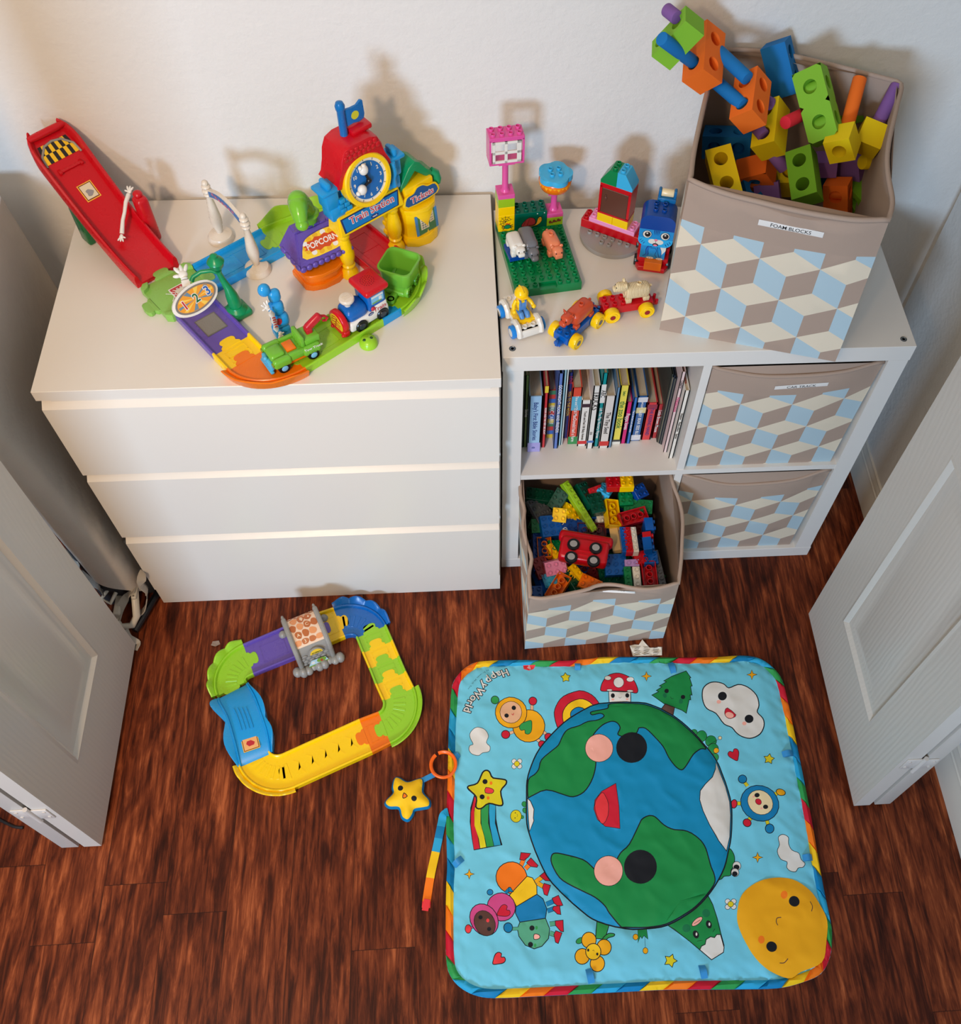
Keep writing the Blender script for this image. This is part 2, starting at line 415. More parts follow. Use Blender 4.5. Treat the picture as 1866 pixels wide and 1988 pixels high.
def hinge(xc, y, z):
    b = MB()
    b.box((xc-0.016, y-0.0015, z), (0.030, 0.003, 0.050), bev=0.001); b.box((xc+0.016, y-0.0015, z-0.004), (0.030, 0.003, 0.050), bev=0.001)
    b.cyl((xc, y-0.004, z-0.040), 0.0045, 0.075, seg=12)
    for dx, dz in ((-0.024, 0.014), (-0.024, -0.014), (0.024, 0.010), (0.024, -0.018)): b.cyl((xc+dx, y-0.003, z+dz), 0.0032, 0.0015, rot=RM(90), seg=10)
    return b
for nm, sgn, x0, x1, yf, yn, zh in (('door_1', 1, -0.043, -0.088, -0.110, -0.562, None), ('door_2', -1, 1.530, 1.575, -0.108, -0.566, None)):
    d = leaf(sgn, x0, yf, yn)
    root = struct(nm, d, [M_EMB, M_DOOR], ang=30)
    root['label'] = 'white folding closet door leaf with moulded panels, ' + ('left of the chest of drawers' if sgn > 0 else 'right of the cube shelf')
    d2 = MB(); d2.box((x1-sgn*0.0175, (yf+yn)/2, 1.0225), (0.035, yf-yn, 2.015), bev=0.0015)
    obj('folded_door_leaf', d2, M_DOOR, root)
    hz = aty(yn-0.0, 70, 1578)[2] if sgn > 0 else aty(yn, 1795, 1480)[2]
    obj('door_hinge', hinge((x0+x1)/2-sgn*0.0175, yn, hz), P('hinge_paint', (205, 198, 190), 0.3), root)
# ================================================================== chest of drawers
M_WHITE = mat('white_foil', (228, 222, 212), 0.33)
M_SHELF = mat('white_lacquer', (226, 221, 213), 0.36)
t = thing('chest_of_drawers', 'white three-drawer chest without handles against the wall, left of the cube shelf', 'chest of drawers', (0.4, 0.25, 0))
b = MB(); b.box((0.4, 0.24, HD-0.012), (0.80, 0.48, 0.024), bev=0.0008, seg=1); obj('top_panel', b, M_WHITE, t, world=True)
b = MB()
b.box((0.009, 0.252, 0.378), (0.018, 0.456, 0.756)); b.box((0.791, 0.252, 0.378), (0.018, 0.456, 0.756)); b.box((0.4, 0.475, 0.4), (0.764, 0.006, 0.70))
b.box((0.4, 0.25, 0.69), (0.764, 0.44, 0.004)); b.box((0.4, 0.022, 0.744), (0.764, 0.02, 0.022))
b.box((0.4, 0.250, 0.05), (0.764, 0.44, 0.012))
obj('carcass', b, M_WHITE, t, world=True)
b = MB(); b.box((0.4, 0.012, 0.0335), (0.797, 0.020, 0.067), bev=0.0006, seg=1); obj('plinth', b, M_WHITE, t, world=True)
for z0, z1 in ((0.532, 0.731), (0.302, 0.509), (0.069, 0.276)):
    b = MB()
    # front panel with a chamfered grip edge
    p = [(0.0, z0), (0.021, z0), (0.021, z1+0.012), (0.017, z1+0.012), (0.0, z1)]
    vs = [(0.001, y, z) for y, z in p]+[(0.7965, y, z) for y, z in p]; n = len(p)
    b.add(vs, [tuple(range(n)), tuple(range(n, 2*n))[::-1]]+[(i, n+i, n+(i+1) % n, (i+1) % n) for i in range(n)])
    b.box((0.4, 0.235, (z0+z1)/2), (0.74, 0.42, 0.10))
    d = obj('drawer', b, M_WHITE, t, world=True, ang=20)
# ================================================================== cube shelf
SX, SW, SY, SD, ST = 0.8043, 0.7625, 0.0612, 0.451, 0.0382
t = thing('cube_shelf', 'white two-by-two cube shelving unit standing right of the chest of drawers', 'shelf', (SX+SW/2, (SY+SD)/2, 0))
yc = (SY+SD)/2; dp = SD-SY; xm = SX+SW/2; zm = HS/2
b = MB(); b.box((xm, yc, HS-ST/2), (SW, dp, ST), bev=0.0008, seg=1); obj('top_panel', b, M_SHELF, t, world=True)
b = MB(); b.box((xm, yc, ST/2), (SW, dp, ST), bev=0.0008, seg=1); obj('bottom_panel', b, M_SHELF, t, world=True)
for x in (SX+0.0015+ST/2, SX+SW-0.0025-ST/2):
    b = MB(); b.box((x, yc, zm), (ST, dp-0.001, HS-2*ST)); obj('side_panel', b, M_SHELF, t, world=True)
b = MB(); b.box((xm, yc, zm), (SW-2*ST-0.004, dp-0.002, 0.016)); obj('middle_shelf', b, M_SHELF, t, world=True)
for z in ((ST+zm-0.008)/2, (HS-ST+zm+0.008)/2):
    b = MB(); b.box((xm, yc+0.0005, z), (0.016, dp-0.003, zm-0.008-ST)); obj('upright_divider', b, M_SHELF, t, world=True)
for px, py in ((995, 677), (1754.5, 658.5)):
    q = atz(HS, px, py)
    b = MB(); b.lathe([(0.0062, 0.0), (0.0062, 0.0006), (0.0054, 0.0010), (0.0045, 0.0002), (0.0028, 0.0002), (0.0025, -0.001)], (q.x, q.y, HS), seg=20)
    obj('cam_bolt', b, mat('zinc', (120, 124, 126), 0.35, metal=0.9), t, world=True)
# ================================================================== fabric bins
M_BEIGE = mat('taupe_fabric', (170, 148, 132), 0.85, 0.2, bump=(900, 0.25, 0.0006))
M_CREAM = mat('cream_fabric', (222, 208, 184), 0.85, 0.2, bump=(900, 0.25, 0.0006))
M_LBLUE = mat('pale_blue_fabric', (174, 196, 204), 0.85, 0.2, bump=(900, 0.25, 0.0006))
M_LABEL = mat('label_tape', (228, 224, 218), 0.5); M_INK = mat('black_ink', (24, 22, 24), 0.6)
RA, RW = 0.0577, 0.1000
def rhombs(W, H, band, star, phase):
    out = []; j = 0; y = H-band-star
    while y > -2*RA:
        x = phase+(RW/2 if j % 2 else 0)-2*RW
        while x < W+RW:
            out.append(([(x, y), (x+RW/2, y+RA/2), (x+RW, y), (x+RW/2, y-RA/2)], 1))
            out.append(([(x, y), (x+RW/2, y-RA/2), (x+RW/2, y-1.5*RA), (x, y-RA)], 2)); x += RW
        y -= 1.5*RA; j += 1
    # the row above the first stars, cut by the plain band
    y = H-band-star+1.5*RA; x = phase+RW/2-2*RW
    while x < W+RW:
        out.append(([(x, y), (x+RW/2, y-RA/2), (x+RW/2, y-1.5*RA), (x, y-RA)], 2)); x += RW
    out.append(([(-1, H-band), (W+1, H-band), (W+1, H+1), (-1, H+1)], 0))
    return out
def lerp_poly(pts, u):
    d = [0]
    for a, b in zip(pts, pts[1:]): d.append(d[-1]+(Vector(b)-Vector(a)).length)
    t = u*d[-1]
    for i in range(len(pts)-1):
        if t <= d[i+1]+1e-9: return Vector(pts[i]).lerp(Vector(pts[i+1]), (t-d[i])/max(1e-9, d[i+1]-d[i]))
    return Vector(pts[-1])
def make_bin(label, B4, rims, phases, loc, group, band=0.07, star=0.036, W=0.33, H=0.33, th=0.004, floor_lift=0.004):
    """B4: bottom corners front-left, front-right, back-right, back-left; rims: top edge curve of front, right, back, left wall"""
    t = thing('storage_bin', label, 'storage bin', loc, group=group)
    cen = sum((Vector(q) for q in B4), Vector())/4
    ob = MB(); maps = []
    for k in range(4):
        a, c = Vector(B4[k]), Vector(B4[(k+1) % 4]); rim = [tuple(q) for q in smooth3(rims[k], 5)]
        wl = (c-a).length
        out = (c-a).cross(Vector((0, 0, 1))).normalized()
        def m3(x, y, a=a, c=c, rim=rim, wl=wl, out=out, off=0.0):
            u = min(1, max(0, x/wl)); v = min(1, max(0, y/H))
            base = a.lerp(c, u); top = lerp_poly(rim, u)
            d = top-base; hz = Vector((d.x, d.y, 0))
            p = base + Vector((0, 0, d.z*v)) + hz*(v**1.35) + out*(off + 0.003*math.sin(PI*v)*math.sin(PI*u))
            return tuple(p)
        maps.append((m3, wl, out))
        O = [(0, 0), (wl, 0), (wl, H), (0, H)]
        if phases[k] is not None: sheet(O, rhombs(wl, H, band, star, phases[k]), m3, 0.022, 0, ob)
        else: sheet(O, [], m3, 0.03, 0, ob)
    ob.v = [tuple(v) for v in ob.v]
    # inner walls, base, and rim binding
    nu, nv = 14, 8
    ins = []
    for k in range(4):
        m3, wl, out = maps[k]; vs = []; fs = []
        for j in range(nv+1):
            for i in range(nu+1):
                p = Vector(m3(wl*i/nu, H*j/nv)); q = p-out*th
                q = q + (cen-q)*0.006
                vs.append(q)
        for j in range(nv):
            for i in range(nu):
                n = j*(nu+1)+i; fs.append((n+1, n, n+nu+1, n+nu+2))
        ob.add(vs, fs, 0)
    fl = [Vector(q)+Vector((0, 0, floor_lift)) for q in B4]
    ob.add([tuple(q) for q in fl], [(0, 1, 2, 3)], 0); ob.add([tuple(q) for q in B4], [(3, 2, 1, 0)], 0)
    body = obj('fabric_body', ob, [M_BEIGE, M_CREAM, M_LBLUE], t, world=True, ang=60)
    rb = MB(); pts = []
    for k in range(4):
        m3, wl, out = maps[k]
        for i in range(nu*2): pts.append(Vector(m3(wl*i/(nu*2), H))-out*th*0.5)
    rb.tube(pts, 0.0042, 0, seg=8, closed=True)
    obj('rim_binding', rb, M_BEIGE, t, world=True, ang=80)
    return t, maps
def smooth3(pts, n=4):
    out = []; N = len(pts); pts = [Vector(p) for p in pts]
    for i in range(N-1):
        a, b, c, d = pts[max(i-1, 0)], pts[i], pts[i+1], pts[min(i+2, N-1)]
        for k in range(n):
            s = k/n; out.append(0.5*((2*b)+(c-a)*s+(2*a-5*b+4*c-d)*s*s+(3*b-a-3*c+d)*s**3))
    out.append(pts[-1]); return out
def bin_label(t, mp, txt, u, y, rot=0.0, wl=0.098, hl=0.0115, fs=0.0098, sx=1.0):
    m3, W, out = mp; H = 0.33; b = MB()
    cx, cy = u*W, y; r = math.radians(rot)
    def m2(x, y2, off): return m3(cx+x*math.cos(r)-y2*math.sin(r), cy+x*math.sin(r)+y2*math.cos(r), off=off)
    O = [(-wl/2, -hl/2), (wl/2, -hl/2), (wl/2, hl/2), (-wl/2, hl/2)]
    shp = [(q, 1) for q in textpoly(txt, fs, 0, 0, 0, 0.0001, sx)]
    sheet(O, shp, lambda x, y2: m2(x, y2, 0.0012), 0.02, 0, b)
    obj('name_label', b, [M_LABEL, M_INK], t, world=True)
BG = 'patterned fabric storage bins'
# --- bin of foam blocks standing askew on the shelf
Zr = HS+0.327
B4 = [(1.096, 0.119, HS), (1.406, 0.030, HS), (1.492, 0.388, HS), (1.195, 0.474, HS)]
fr = [tuple(atz(Zr, *q)) for q in ((1339, 350), (1378, 367), (1421, 381), (1474, 394), (1528, 407), (1595, 420), (1662, 429), (1727, 428))]
rr = [tuple(atz(Zr, *q)) for q in ((1727, 428), (1735.5, 393), (1726, 335), (1727, 285), (1744, 207), (1753, 168), (1742, 157))]
br = [tuple(atz(Zr, *q)) for q in ((1742, 157), (1603, 122), (1520, 104), (1450, 96), (1393, 97))]
lr = [tuple(atz(Zr, *q)) for q in ((1393, 97), (1368, 190), (1346, 290), (1339, 350))]
br = [(x, min(y, 0.478), z) for x, y, z in br]; rr = rr[:-1]+[br[0]]; lr = [br[-1]]+lr[1:]
t, mp = make_bin('large fabric bin full of foam blocks, standing on top of the cube shelf', B4, [fr, rr, br, lr], [0.041, 0.02, None, 0.02], (1.30, 0.25, HS), BG, band=0.075, star=0.036)
bin_label(t, mp[0], 'FOAM BLOCKS', 0.545, 0.327-0.033, 0, wl=0.104)
# --- two bins pushed into the right-hand cells
xr0 = SX+ST+0.335+0.016+0.003; xr1 = SX+SW-ST-0.006
for z0, lab, ph, txt in ((zm+0.0082, 'fabric bin labelled for car track in the upper right cell of the shelf', 0.071, 'CAR TRACK'), (ST+0.0002, 'fabric bin without a label in the lower right cell of the shelf', 0.033, None)):
    y0 = SY+0.006; y1 = SD-0.02; zt = z0+0.325
    B4 = [(xr0+0.004, y0+0.004, z0), (xr1-0.008, y0+0.004, z0), (xr1-0.008, y1, z0), (xr0+0.004, y1, z0)]
    s = 0.020 if txt else 0.030
    fr = [(xr0, y0, zt), (xr0+0.03, y0-0.004, zt-0.008), (xr0+0.10, y0-0.010, zt-s), (xr0+0.19, y0-0.011, zt-s), (xr1-0.07, y0-0.008, zt-s*0.75), (xr1-0.02, y0-0.002, zt-0.003), (xr1, y0, zt)]
    rr = [(xr1, y0, zt), (xr1-0.006, 0.25, zt-0.004), (xr1, y1, zt)]; br = [(xr1, y1, zt), (xr0, y1, zt)]; lr = [(xr0, y1, zt), (xr0+0.008, 0.25, zt-0.004), (xr0, y0, zt)]
    t, mp = make_bin(lab, B4, [fr, rr, br, lr], [ph, 0.02, None, 0.02], (1.38, 0.25, z0), BG, band=0.062, star=0.034)
    if txt: bin_label(t, mp[0], txt, 0.55, 0.33-0.033, 1.5)
# --- bin of bricks, half pulled out and resting on the floor and the bottom board
TA = math.atan2(ST+0.0006, 0.217)
def tl(d, h): return (-0.158+d*math.cos(TA)-h*math.sin(TA)*0.95, 0.002+d*math.sin(TA)+h*math.cos(TA))
y0, z0 = tl(0, 0); y1, z1 = tl(0.335, 0)
B4 = [(0.8485, -0.160, 0.0015), (1.176, -0.148, 0.0015), (1.178, y1, z1), (0.850, y1, z1)]
def rz(px, py, z): return tuple(atz(z, px, py))
C7 = lambda x, y: (990+x/5.231, 900+y/5.231)
fr = [rz(*C7(*q), 0.322) for q in ((205, 1368), (330, 1380), (450, 1362), (620, 1325), (780, 1290), (880, 1250), (975, 1235), (1100, 1243), (1250, 1272), (1400, 1285), (1560, 1262), (1722, 1215))]
rr = [rz(*C7(1722, 1215), 0.322), rz(*C7(1748, 1000), 0.325), rz(*C7(1758, 800), 0.33), rz(*C7(1765, 560), 0.335), rz(*C7(1730, 380), 0.34), rz(*C7(1650, 150), 0.352), (1.178, 0.155, 0.360)]
lr = [(0.853, 0.155, 0.360), rz(*C7(100, 170), 0.352), rz(*C7(100, 330), 0.345), rz(*C7(140, 470), 0.34), rz(*C7(122, 620), 0.335), rz(*C7(160, 800), 0.33), rz(*C7(212, 960), 0.328), rz(*C7(185, 1130), 0.325), rz(*C7(205, 1368), 0.322)]
br = [(1.178, 0.155, 0.360), (1.01, 0.163, 0.356), (0.853, 0.155, 0.360)]
t, mp = make_bin('fabric bin full of toy bricks, pulled half out of the shelf onto the floor', B4, [fr, rr, br, lr], [0.093, 0.04, None, 0.05], (1.01, 0.0, 0.0), BG, band=0.066, star=0.036)
bin_label(t, mp[0], 'DUPLOS', 0.585, 0.33-0.019, 4.0, wl=0.078, fs=0.0088)
# ================================================================== foam blocks
FO = dict(lime=(126, 182, 48), orange=(238, 110, 30), blue=(22, 112, 176), yellow=(236, 204, 10), purple=(128, 88, 150), red=(222, 40, 56), green=(110, 166, 34))
def foam(k): return mat('foam_'+k, FO[k], 0.75, 0.25, bump=(700, 0.15, 0.0004))
def foam_block(dims, holes):
    """rounded-edge block; holes: axes ('y','z') drilled through once per unit of length"""
    L, W, H = dims; n = max(1, round(L/W)); b = MB(); r = 0.0118; N = 28
    def face(xf, lw, lh, k, hole, depth):
        u = lw/k
        for i in range(k):
            cx = -lw/2+u*(i+0.5)
            if not hole:
                b.add([(cx-u/2, -lh/2, 0), (cx+u/2, -lh/2, 0), (cx+u/2, lh/2, 0), (cx-u/2, lh/2, 0)], [(0, 1, 2, 3)], 0, xf); continue
            vs = []; fs = []
            for j in range(N):
                a = 2*PI*j/N+PI/4; c, s_ = math.cos(a), math.sin(a); m_ = max(abs(c)/(u/2), abs(s_)/(lh/2))
                vs.append((cx+c/m_, s_/m_, 0)); vs.append((cx+r*c, r*s_, 0)); vs.append((cx+r*c, r*s_, -depth))
            for j in range(N):
                q = (j+1) % N; fs += [(3*j, 3*q, 3*q+1, 3*j+1), (3*j+1, 3*q+1, 3*q+2, 3*j+2)]
            b.add(vs, fs, 0, xf)
    for ax, hole in (('z', 'z' in holes), ('y', 'y' in holes)):
        for s_ in (1, -1):
            if ax == 'z': face(TM(0, 0, s_*H/2) @ (RM(0) if s_ > 0 else RM(180)), L, W, n, hole, H/2)
            else: face(TM(0, s_*W/2, 0) @ RM(-90 if s_ > 0 else 90), L, H, n, hole, W/2)
    for s_ in (1, -1): face(TM(s_*L/2, 0, 0) @ (RM(0, 90*s_, 0) ) @ RM(0, 0, 90), W, H, 1, False, 0)
    return b
FG = 'foam blocks in the big bin'
def block(col, dims, holes, pos, eul, label, nm='foam_block'):
    o = obj(nm, foam_block(dims, holes), foam(col), ang=25)
    o.location = pos; o.rotation_euler = Euler(eul, 'XYZ'); tag(o, label, 'foam block', FG); return o
D2 = (0.088, 0.044, 0.044); D1 = (0.044, 0.044, 0.044)
block('lime', (0.080, 0.040, 0.040), 'z', (1.1019, 0.3686, 1.1765), (-3.0571, -0.9742, -0.2131), 'light green foam block at the very top of the leaning foam chain')
block('orange', (0.094, 0.047, 0.047), 'zy', (1.1555, 0.3862, 1.1315), (-6.99, 2.7837, 1.4119), 'orange foam block just below the top green block of the chain')
block('orange', D2, 'zy', (1.2305, 0.3198, 1.0963), (-3.9664, 0.2654, -1.8022), 'orange foam block second in the chain, between blue pegs and the yellow block')
block('blue', D2, 'y', (1.3123, 0.4386, 1.0758), (-1.1083, -0.9503, 2.2391), 'bright blue foam block sticking up above the back rim of the bin')
block('lime', (0.12, 0.05, 0.044), 'zy', (1.3546, 0.332, 1.0756), (-0.8242, -2.5381, -7.5563), 'tall light green foam block with two open holes, right of the blue block')
block('green', D2, 'z', (1.3343, 0.25, 0.995), (-0.6067, -2.7435, -1.5279), 'green foam block leaning at the front, between the purple and orange ones')
block('yellow', D2, 'y', (1.2806, 0.3283, 1.0343), (-4.0601, 0.3472, -1.7839), 'long yellow foam block under the lower orange block, with purple pegs in it')
block('blue', D2, 'zy', (1.2391, 0.4191, 0.9387), (-1.4207, 0.1557, -3.4251), 'dark blue foam block lying in the shade of the back left corner')
block('yellow', D2, 'z', (1.193, 0.253, 0.9968), (-0.2968, -0.3983, 1.7403), 'yellow foam block with a round hole at the front left of the bin')
block('orange', (0.06, 0.044, 0.044), 'y', (1.2739, 0.3238, 0.9454), (-2.7812, -0.5697, -0.4198), 'orange foam block lying between the front yellow block and the middle of the bin')
block('orange', (0.088, 0.044, 0.035), 'zy', (1.4313, 0.2913, 0.8998), (-1.1951, 4.3538, -0.8779), 'orange foam block standing on end near the front right of the bin')
block('yellow', D1, 'y', (1.3882, 0.2666, 1.0502), (-3.0256, -0.5189, -0.4886), 'yellow foam cube with a round dimple, on top of the purple blocks')
block('yellow', D1, '', (1.4541, 0.3091, 1.027), (0.166, -2.6236, -2.1018), 'yellow foam cube at the right edge, on the lower end of the long purple peg')
block('purple', (0.038, 0.04, 0.03), '', (1.4064, 0.34, 0.9488), (-3.2537, -0.1839, -0.2459), 'purple foam cube under the dimpled yellow cube, left of its twin')
block('purple', D1, '', (1.4642, 0.3575, 0.9354), (-2.9945, -0.3238, -0.6875), 'purple foam cube below the right-hand yellow cube')
block('purple', D1, 'z', (1.3006, 0.3039, 0.9114), (-3.754, -0.3666, -0.1762), 'dusky purple foam cube deep at the front, left of the leaning green block')
def fblk(col, px, py, z, dims, e, lab, holes='z'):
    q = atz(z, px, py); block(col, dims, holes, tuple(q), tuple(math.radians(a) for a in e), lab)
F1 = lambda x, y: (1250+x/6.22, y/6.22); F2 = lambda x, y: (1450+x/5.097, 50+y/5.097); F3 = lambda x, y: (1330+x/6.22, 200+y/6.22)
fblk('blue', *F3(770, 1080), 0.915, D1, (30, 10, 20), 'dark blue foam cube wedged right of the front yellow block')
fblk('yellow', *F3(1190, 930), 0.900, D1, (15, 5, 5), 'yellow foam cube glimpsed low behind the leaning green block')
fblk('green', *F2(1060, 800), 1.000, D2, (60, 20, 60), 'green foam block in shade behind the long orange peg')
fblk('green', *F2(1130, 1680), 0.900, D2, (80, 10, 100), 'green foam block low along the right wall of the bin')
fblk('purple', *F2(470, 1100), 0.900, D1, (20, 30, 10), 'purple foam cube in deep shade under the red peg')
fblk('blue', *F2(640, 1500), 0.880, D2, (0, 0, 40), 'blue foam block at the bottom of the bin, under the purple pair')
def peg(col, a, ya, c, yc_, lab, r=0.0108):
    p = aty(ya, *a); q = aty(yc_, *c); d = q-p; L = d.length
    b = MB(); b.cyl((0, 0, 0), r, L, bev=0.0012, seg=28)
    o = obj('foam_peg', b, foam(col)); o.location = p; o.rotation_euler = d.to_track_quat('Z', 'Y').to_euler(); tag(o, lab, 'foam peg', 'foam pegs in the big bin')
peg('purple', F1(275, 115), 0.40, F1(400, 215), 0.375, 'short purple foam peg poking out behind the top green block')
peg('blue', F1(215, 465), 0.335, F1(610, 760), 0.372, 'blue foam peg through the lower hole of the top green block')
peg('blue', F1(890, 610), 0.40, F1(1255, 950), 0.33, 'upper blue foam peg joining the two orange blocks', 0.0112)
peg('blue', F1(800, 930), 0.385, F1(1205, 1275), 0.30, 'lower blue foam peg joining the two orange blocks', 0.0112)
peg('purple', F1(1330, 1500), 0.325, F1(1450, 1640), 0.300, 'purple foam peg between the lower orange and the long yellow block')
peg('purple', F1(1480, 1230), 0.35, F1(1545, 1260), 0.35, 'dark purple foam peg end right of the lower orange block')
peg('red', F2(380, 960), 0.30, F2(570, 870), 0.34, 'red foam peg left of the tall green block', 0.0108)
peg('orange', F2(1120, 520), 0.375, F2(985, 1020), 0.305, 'long orange foam peg leaning behind the dimpled yellow cube', 0.0118)
peg('purple', F2(1490, 590), 0.372, F2(1290, 980), 0.325, 'long purple foam peg leaning into the back right corner', 0.0118)
peg('yellow', F2(1140, 1350), 0.32, F2(1245, 1350), 0.327, 'short yellow foam peg lying on the right purple cube', 0.0125)
peg('purple', F2(260, 1270), 0.300, F2(375, 1410), 0.290, 'purple foam peg coming out below the long yellow block', 0.0115)
# ================================================================== books
M_PAPER = mat('page_edges', (205, 190, 165), 0.9, 0.1, bump=(400, 0.2, 0.0005))
C5 = lambda x, y: (970+x/4.9105, 670+y/4.9105)
BZ = zm+0.008+0.0005
INK = {'k': (28, 26, 30), 'w': (238, 234, 228), 'r': (190, 40, 50), 'b': (28, 60, 130), 'g': (30, 120, 60), 'y': (235, 200, 60), 'p': (210, 60, 120)}
def book(xl, xr, yb, ht, col, lab, parts=(), depth=0.15, lean=0.0, txt=(), pages=True, soft=False, yaw=0.0):
    """spine bottom between photo columns xl, xr at row yb (crop units); ht height in m"""
    a = atz(BZ, *C5(xl, yb)); c = atz(BZ, *C5(xr, yb)); w = max(0.0035, (c.x-a.x)); y = (a.y+c.y)/2
    t = thing('book', lab, 'book', ((a.x+c.x)/2, y, BZ), rot=(0, math.radians(lean), math.radians(yaw)), group='childrens books in the upper left cell')
    b = MB(); cv = min(0.0022, w*0.18)
    ms = [mat('cover_%d_%d_%d' % tuple(col), col, 0.4)]
    b.box((0, cv/2, ht/2), (w, cv, ht), 0); b.box((-w/2+cv/2, depth/2, ht/2), (cv, depth, ht), 0); b.box((w/2-cv/2, depth/2, ht/2), (cv, depth, ht), 0)
    for z0, z1, c2 in parts:            # bands of other colours printed on the spine
        ms.append(mat('cover_%d_%d_%d' % tuple(c2), c2, 0.4)); b.box((0, -0.00015, (z0+z1)/2*ht), (w*0.995, 0.0004, (z1-z0)*ht), len(ms)-1)
    for s_, zc, size, ink in txt:        # spine lettering reading downwards
        ms.append(mat('ink_'+ink, INK[ink], 0.5))
        b.text(s_, size, TM(0, -0.0006, zc*ht) @ RM(90, 0, 0) @ RM(0, 0, -90), len(ms)-1, 0.00012)
    obj('cover', b, ms, t, ang=30)
    if pages:
        b = MB(); n = max(1, min(10, int(w/0.0025))); pw = (w-2*cv)/n
        for i in range(n): b.box((-w/2+cv+pw*(i+0.5), depth/2, ht/2), (pw*0.86, depth-0.004, ht-0.005))
        obj('pages', b, M_PAPER, t)
    return t
def H(yb, yt, x):   # height of a spine from its bottom and top rows
    a = atz(BZ, *C5(x, yb)); return max(0.05, aty(a.y, *C5(x, yt)).z-BZ)
book(200, 226, 975, 0.235, (44, 62, 44), 'thin dark green book against the left side of the shelf')
book(228, 258, 972, H(972, 290, 250), (92, 122, 62), 'narrow green book, second from the left', txt=(('Stories', 0.5, 0.009, 'w'),), depth=0.19)
book(265, 383, 1015, H(1015, 490, 330), (158, 194, 222), 'thick pale blue Bible story book with a lavender foot', parts=((0.0, 0.17, (168, 160, 214)),), txt=(("Baby's First Bible Stories", 0.56, 0.0128, 'b'), ('e', 0.08, 0.014, 'b')), depth=0.13)
book(400, 432, 975, H(975, 392, 420), (200, 52, 58), 'slim red book with small white lettering, right of the pale blue one', parts=((0.9, 1.0, (230, 200, 60)),), txt=(('NOAH AND THE VERY BIG BOAT', 0.45, 0.006, 'w'),))
book(446, 510, 882, H(882, 432, 480), (206, 60, 48), 'book with a patchwork spine of red, yellow and blue squares', parts=tuple((i/12, (i+1)/12-0.004, ((222, 190, 60), (60, 110, 180), (200, 60, 50), (70, 130, 90))[i % 4]) for i in range(12)), txt=(('ERIC CARLE', 0.5, 0.012, 'w'),))
book(512, 552, 985, 0.245, (92, 120, 186), 'tall blue book with white capital letters', txt=(('GOODNIGHT MOON AND FRIENDS', 0.55, 0.0095, 'w'),), depth=0.18, pages=False)
book(560, 582, 955, 0.250, (150, 190, 200), 'very thin pale teal paperback beside the tall blue book', pages=False, depth=0.2)
book(584, 600, 948, 0.245, (214, 220, 216), 'very thin whitish paperback beside the navy book', pages=False, depth=0.2)
book(603, 646, 885, 0.215, (38, 52, 120), 'tall navy blue book with small star-coloured lettering', txt=(('LOVE', 0.9, 0.010, 'r'), ('YOU TO THE MOON', 0.55, 0.0085, 'y')), depth=0.16)
book(648, 734, 942, H(942, 412, 700), (214, 74, 52), 'red nursery song book with a green foot', parts=((0.0, 0.14, (52, 140, 76)), (0.62, 0.86, (90, 170, 196))), txt=(('Old MacDonald had a Farm', 0.36, 0.0105, 'w'), ('Time and Tune', 0.74, 0.008, 'w')), depth=0.13)
book(738, 822, 962, H(962, 530, 800), (228, 222, 212), 'white touch and feel first words book with red boards', parts=((0.86, 0.93, (60, 40, 50)), (0.05, 0.12, (200, 40, 44))), txt=(('Touch and Feel 100 Baby Animals', 0.46, 0.0072, 'k'),), depth=0.12)
book(826, 886, 985, H(985, 395, 880), (222, 218, 210), 'white book with bold black TRUCKS on its spine', parts=((0.10, 0.135, (70, 110, 170)),), txt=(('TRUCKS', 0.78, 0.016, 'k'), ('co', 0.26, 0.010, 'k')), depth=0.14)
book(896, 938, 966, H(966, 272, 930), (0, 140, 140), 'teal nursery rhymes book with a white panel', parts=((0.62, 0.86, (224, 220, 212)),), txt=(('ABC', 0.74, 0.012, 'k'), ('Lift The Flap Nursery Rhymes', 0.34, 0.0085, 'w')), depth=0.17)
book(944, 1032, 982, H(982, 490, 1010), (216, 208, 198), 'thick speckled white book about a tiny seed', parts=((0.05, 0.14, (200, 46, 44)),), txt=(('The Tiny Seed', 0.5, 0.0125, 'k'),), depth=0.12)
book(1036, 1062, 975, 0.20, (106, 140, 168), 'thin grey-blue book right of the speckled book', depth=0.17)
book(1068, 1146, 945, H(945, 392, 1140), (232, 214, 84), 'yellow zoo book with dark teal letters', parts=((0.0, 0.05, (226, 220, 205)), (0.05, 0.085, (60, 60, 60))), txt=(('the zoo book', 0.52, 0.0165, 'g'), ('Safari', 0.88, 0.007, 'g')), depth=0.15)
book(1150, 1200, 938, H(938, 548, 1190), (206, 32, 110), 'magenta book with rounded white title', txt=(('Peppa loves', 0.55, 0.0115, 'w'),), depth=0.14)
book(1206, 1240, 938, H(938, 505, 1240), (52, 110, 180), 'slim bright blue book right of the magenta one', txt=(('Ten in the bed and other songs', 0.5, 0.0058, 'w'),), depth=0.15)
book(1246, 1336, 912, H(912, 492, 1310), (48, 96, 152), 'blue board book with a white animal panel', parts=((0.64, 0.76, (222, 206, 150)), (0.02, 0.14, (214, 212, 214)), (0.88, 0.98, (214, 212, 214))), txt=(('BABY BEAR SEES BLUE', 0.40, 0.0095, 'w'), ('WOLFF', 0.82, 0.006, 'w')), depth=0.13)
book(1348, 1436, 902, H(902, 555, 1420), (218, 62, 66), 'red board book with purple title letters', parts=((0.84, 0.96, (150, 50, 70)),), txt=(('THE KISSING HAND', 0.5, 0.0105, 'b'),), depth=0.12)
book(1448, 1496, 886, H(886, 570, 1500), (184, 52, 56), 'dark red board book with white title letters', txt=(('Little Brown Mouse', 0.52, 0.0095, 'w'),), depth=0.13)
xs = 1500
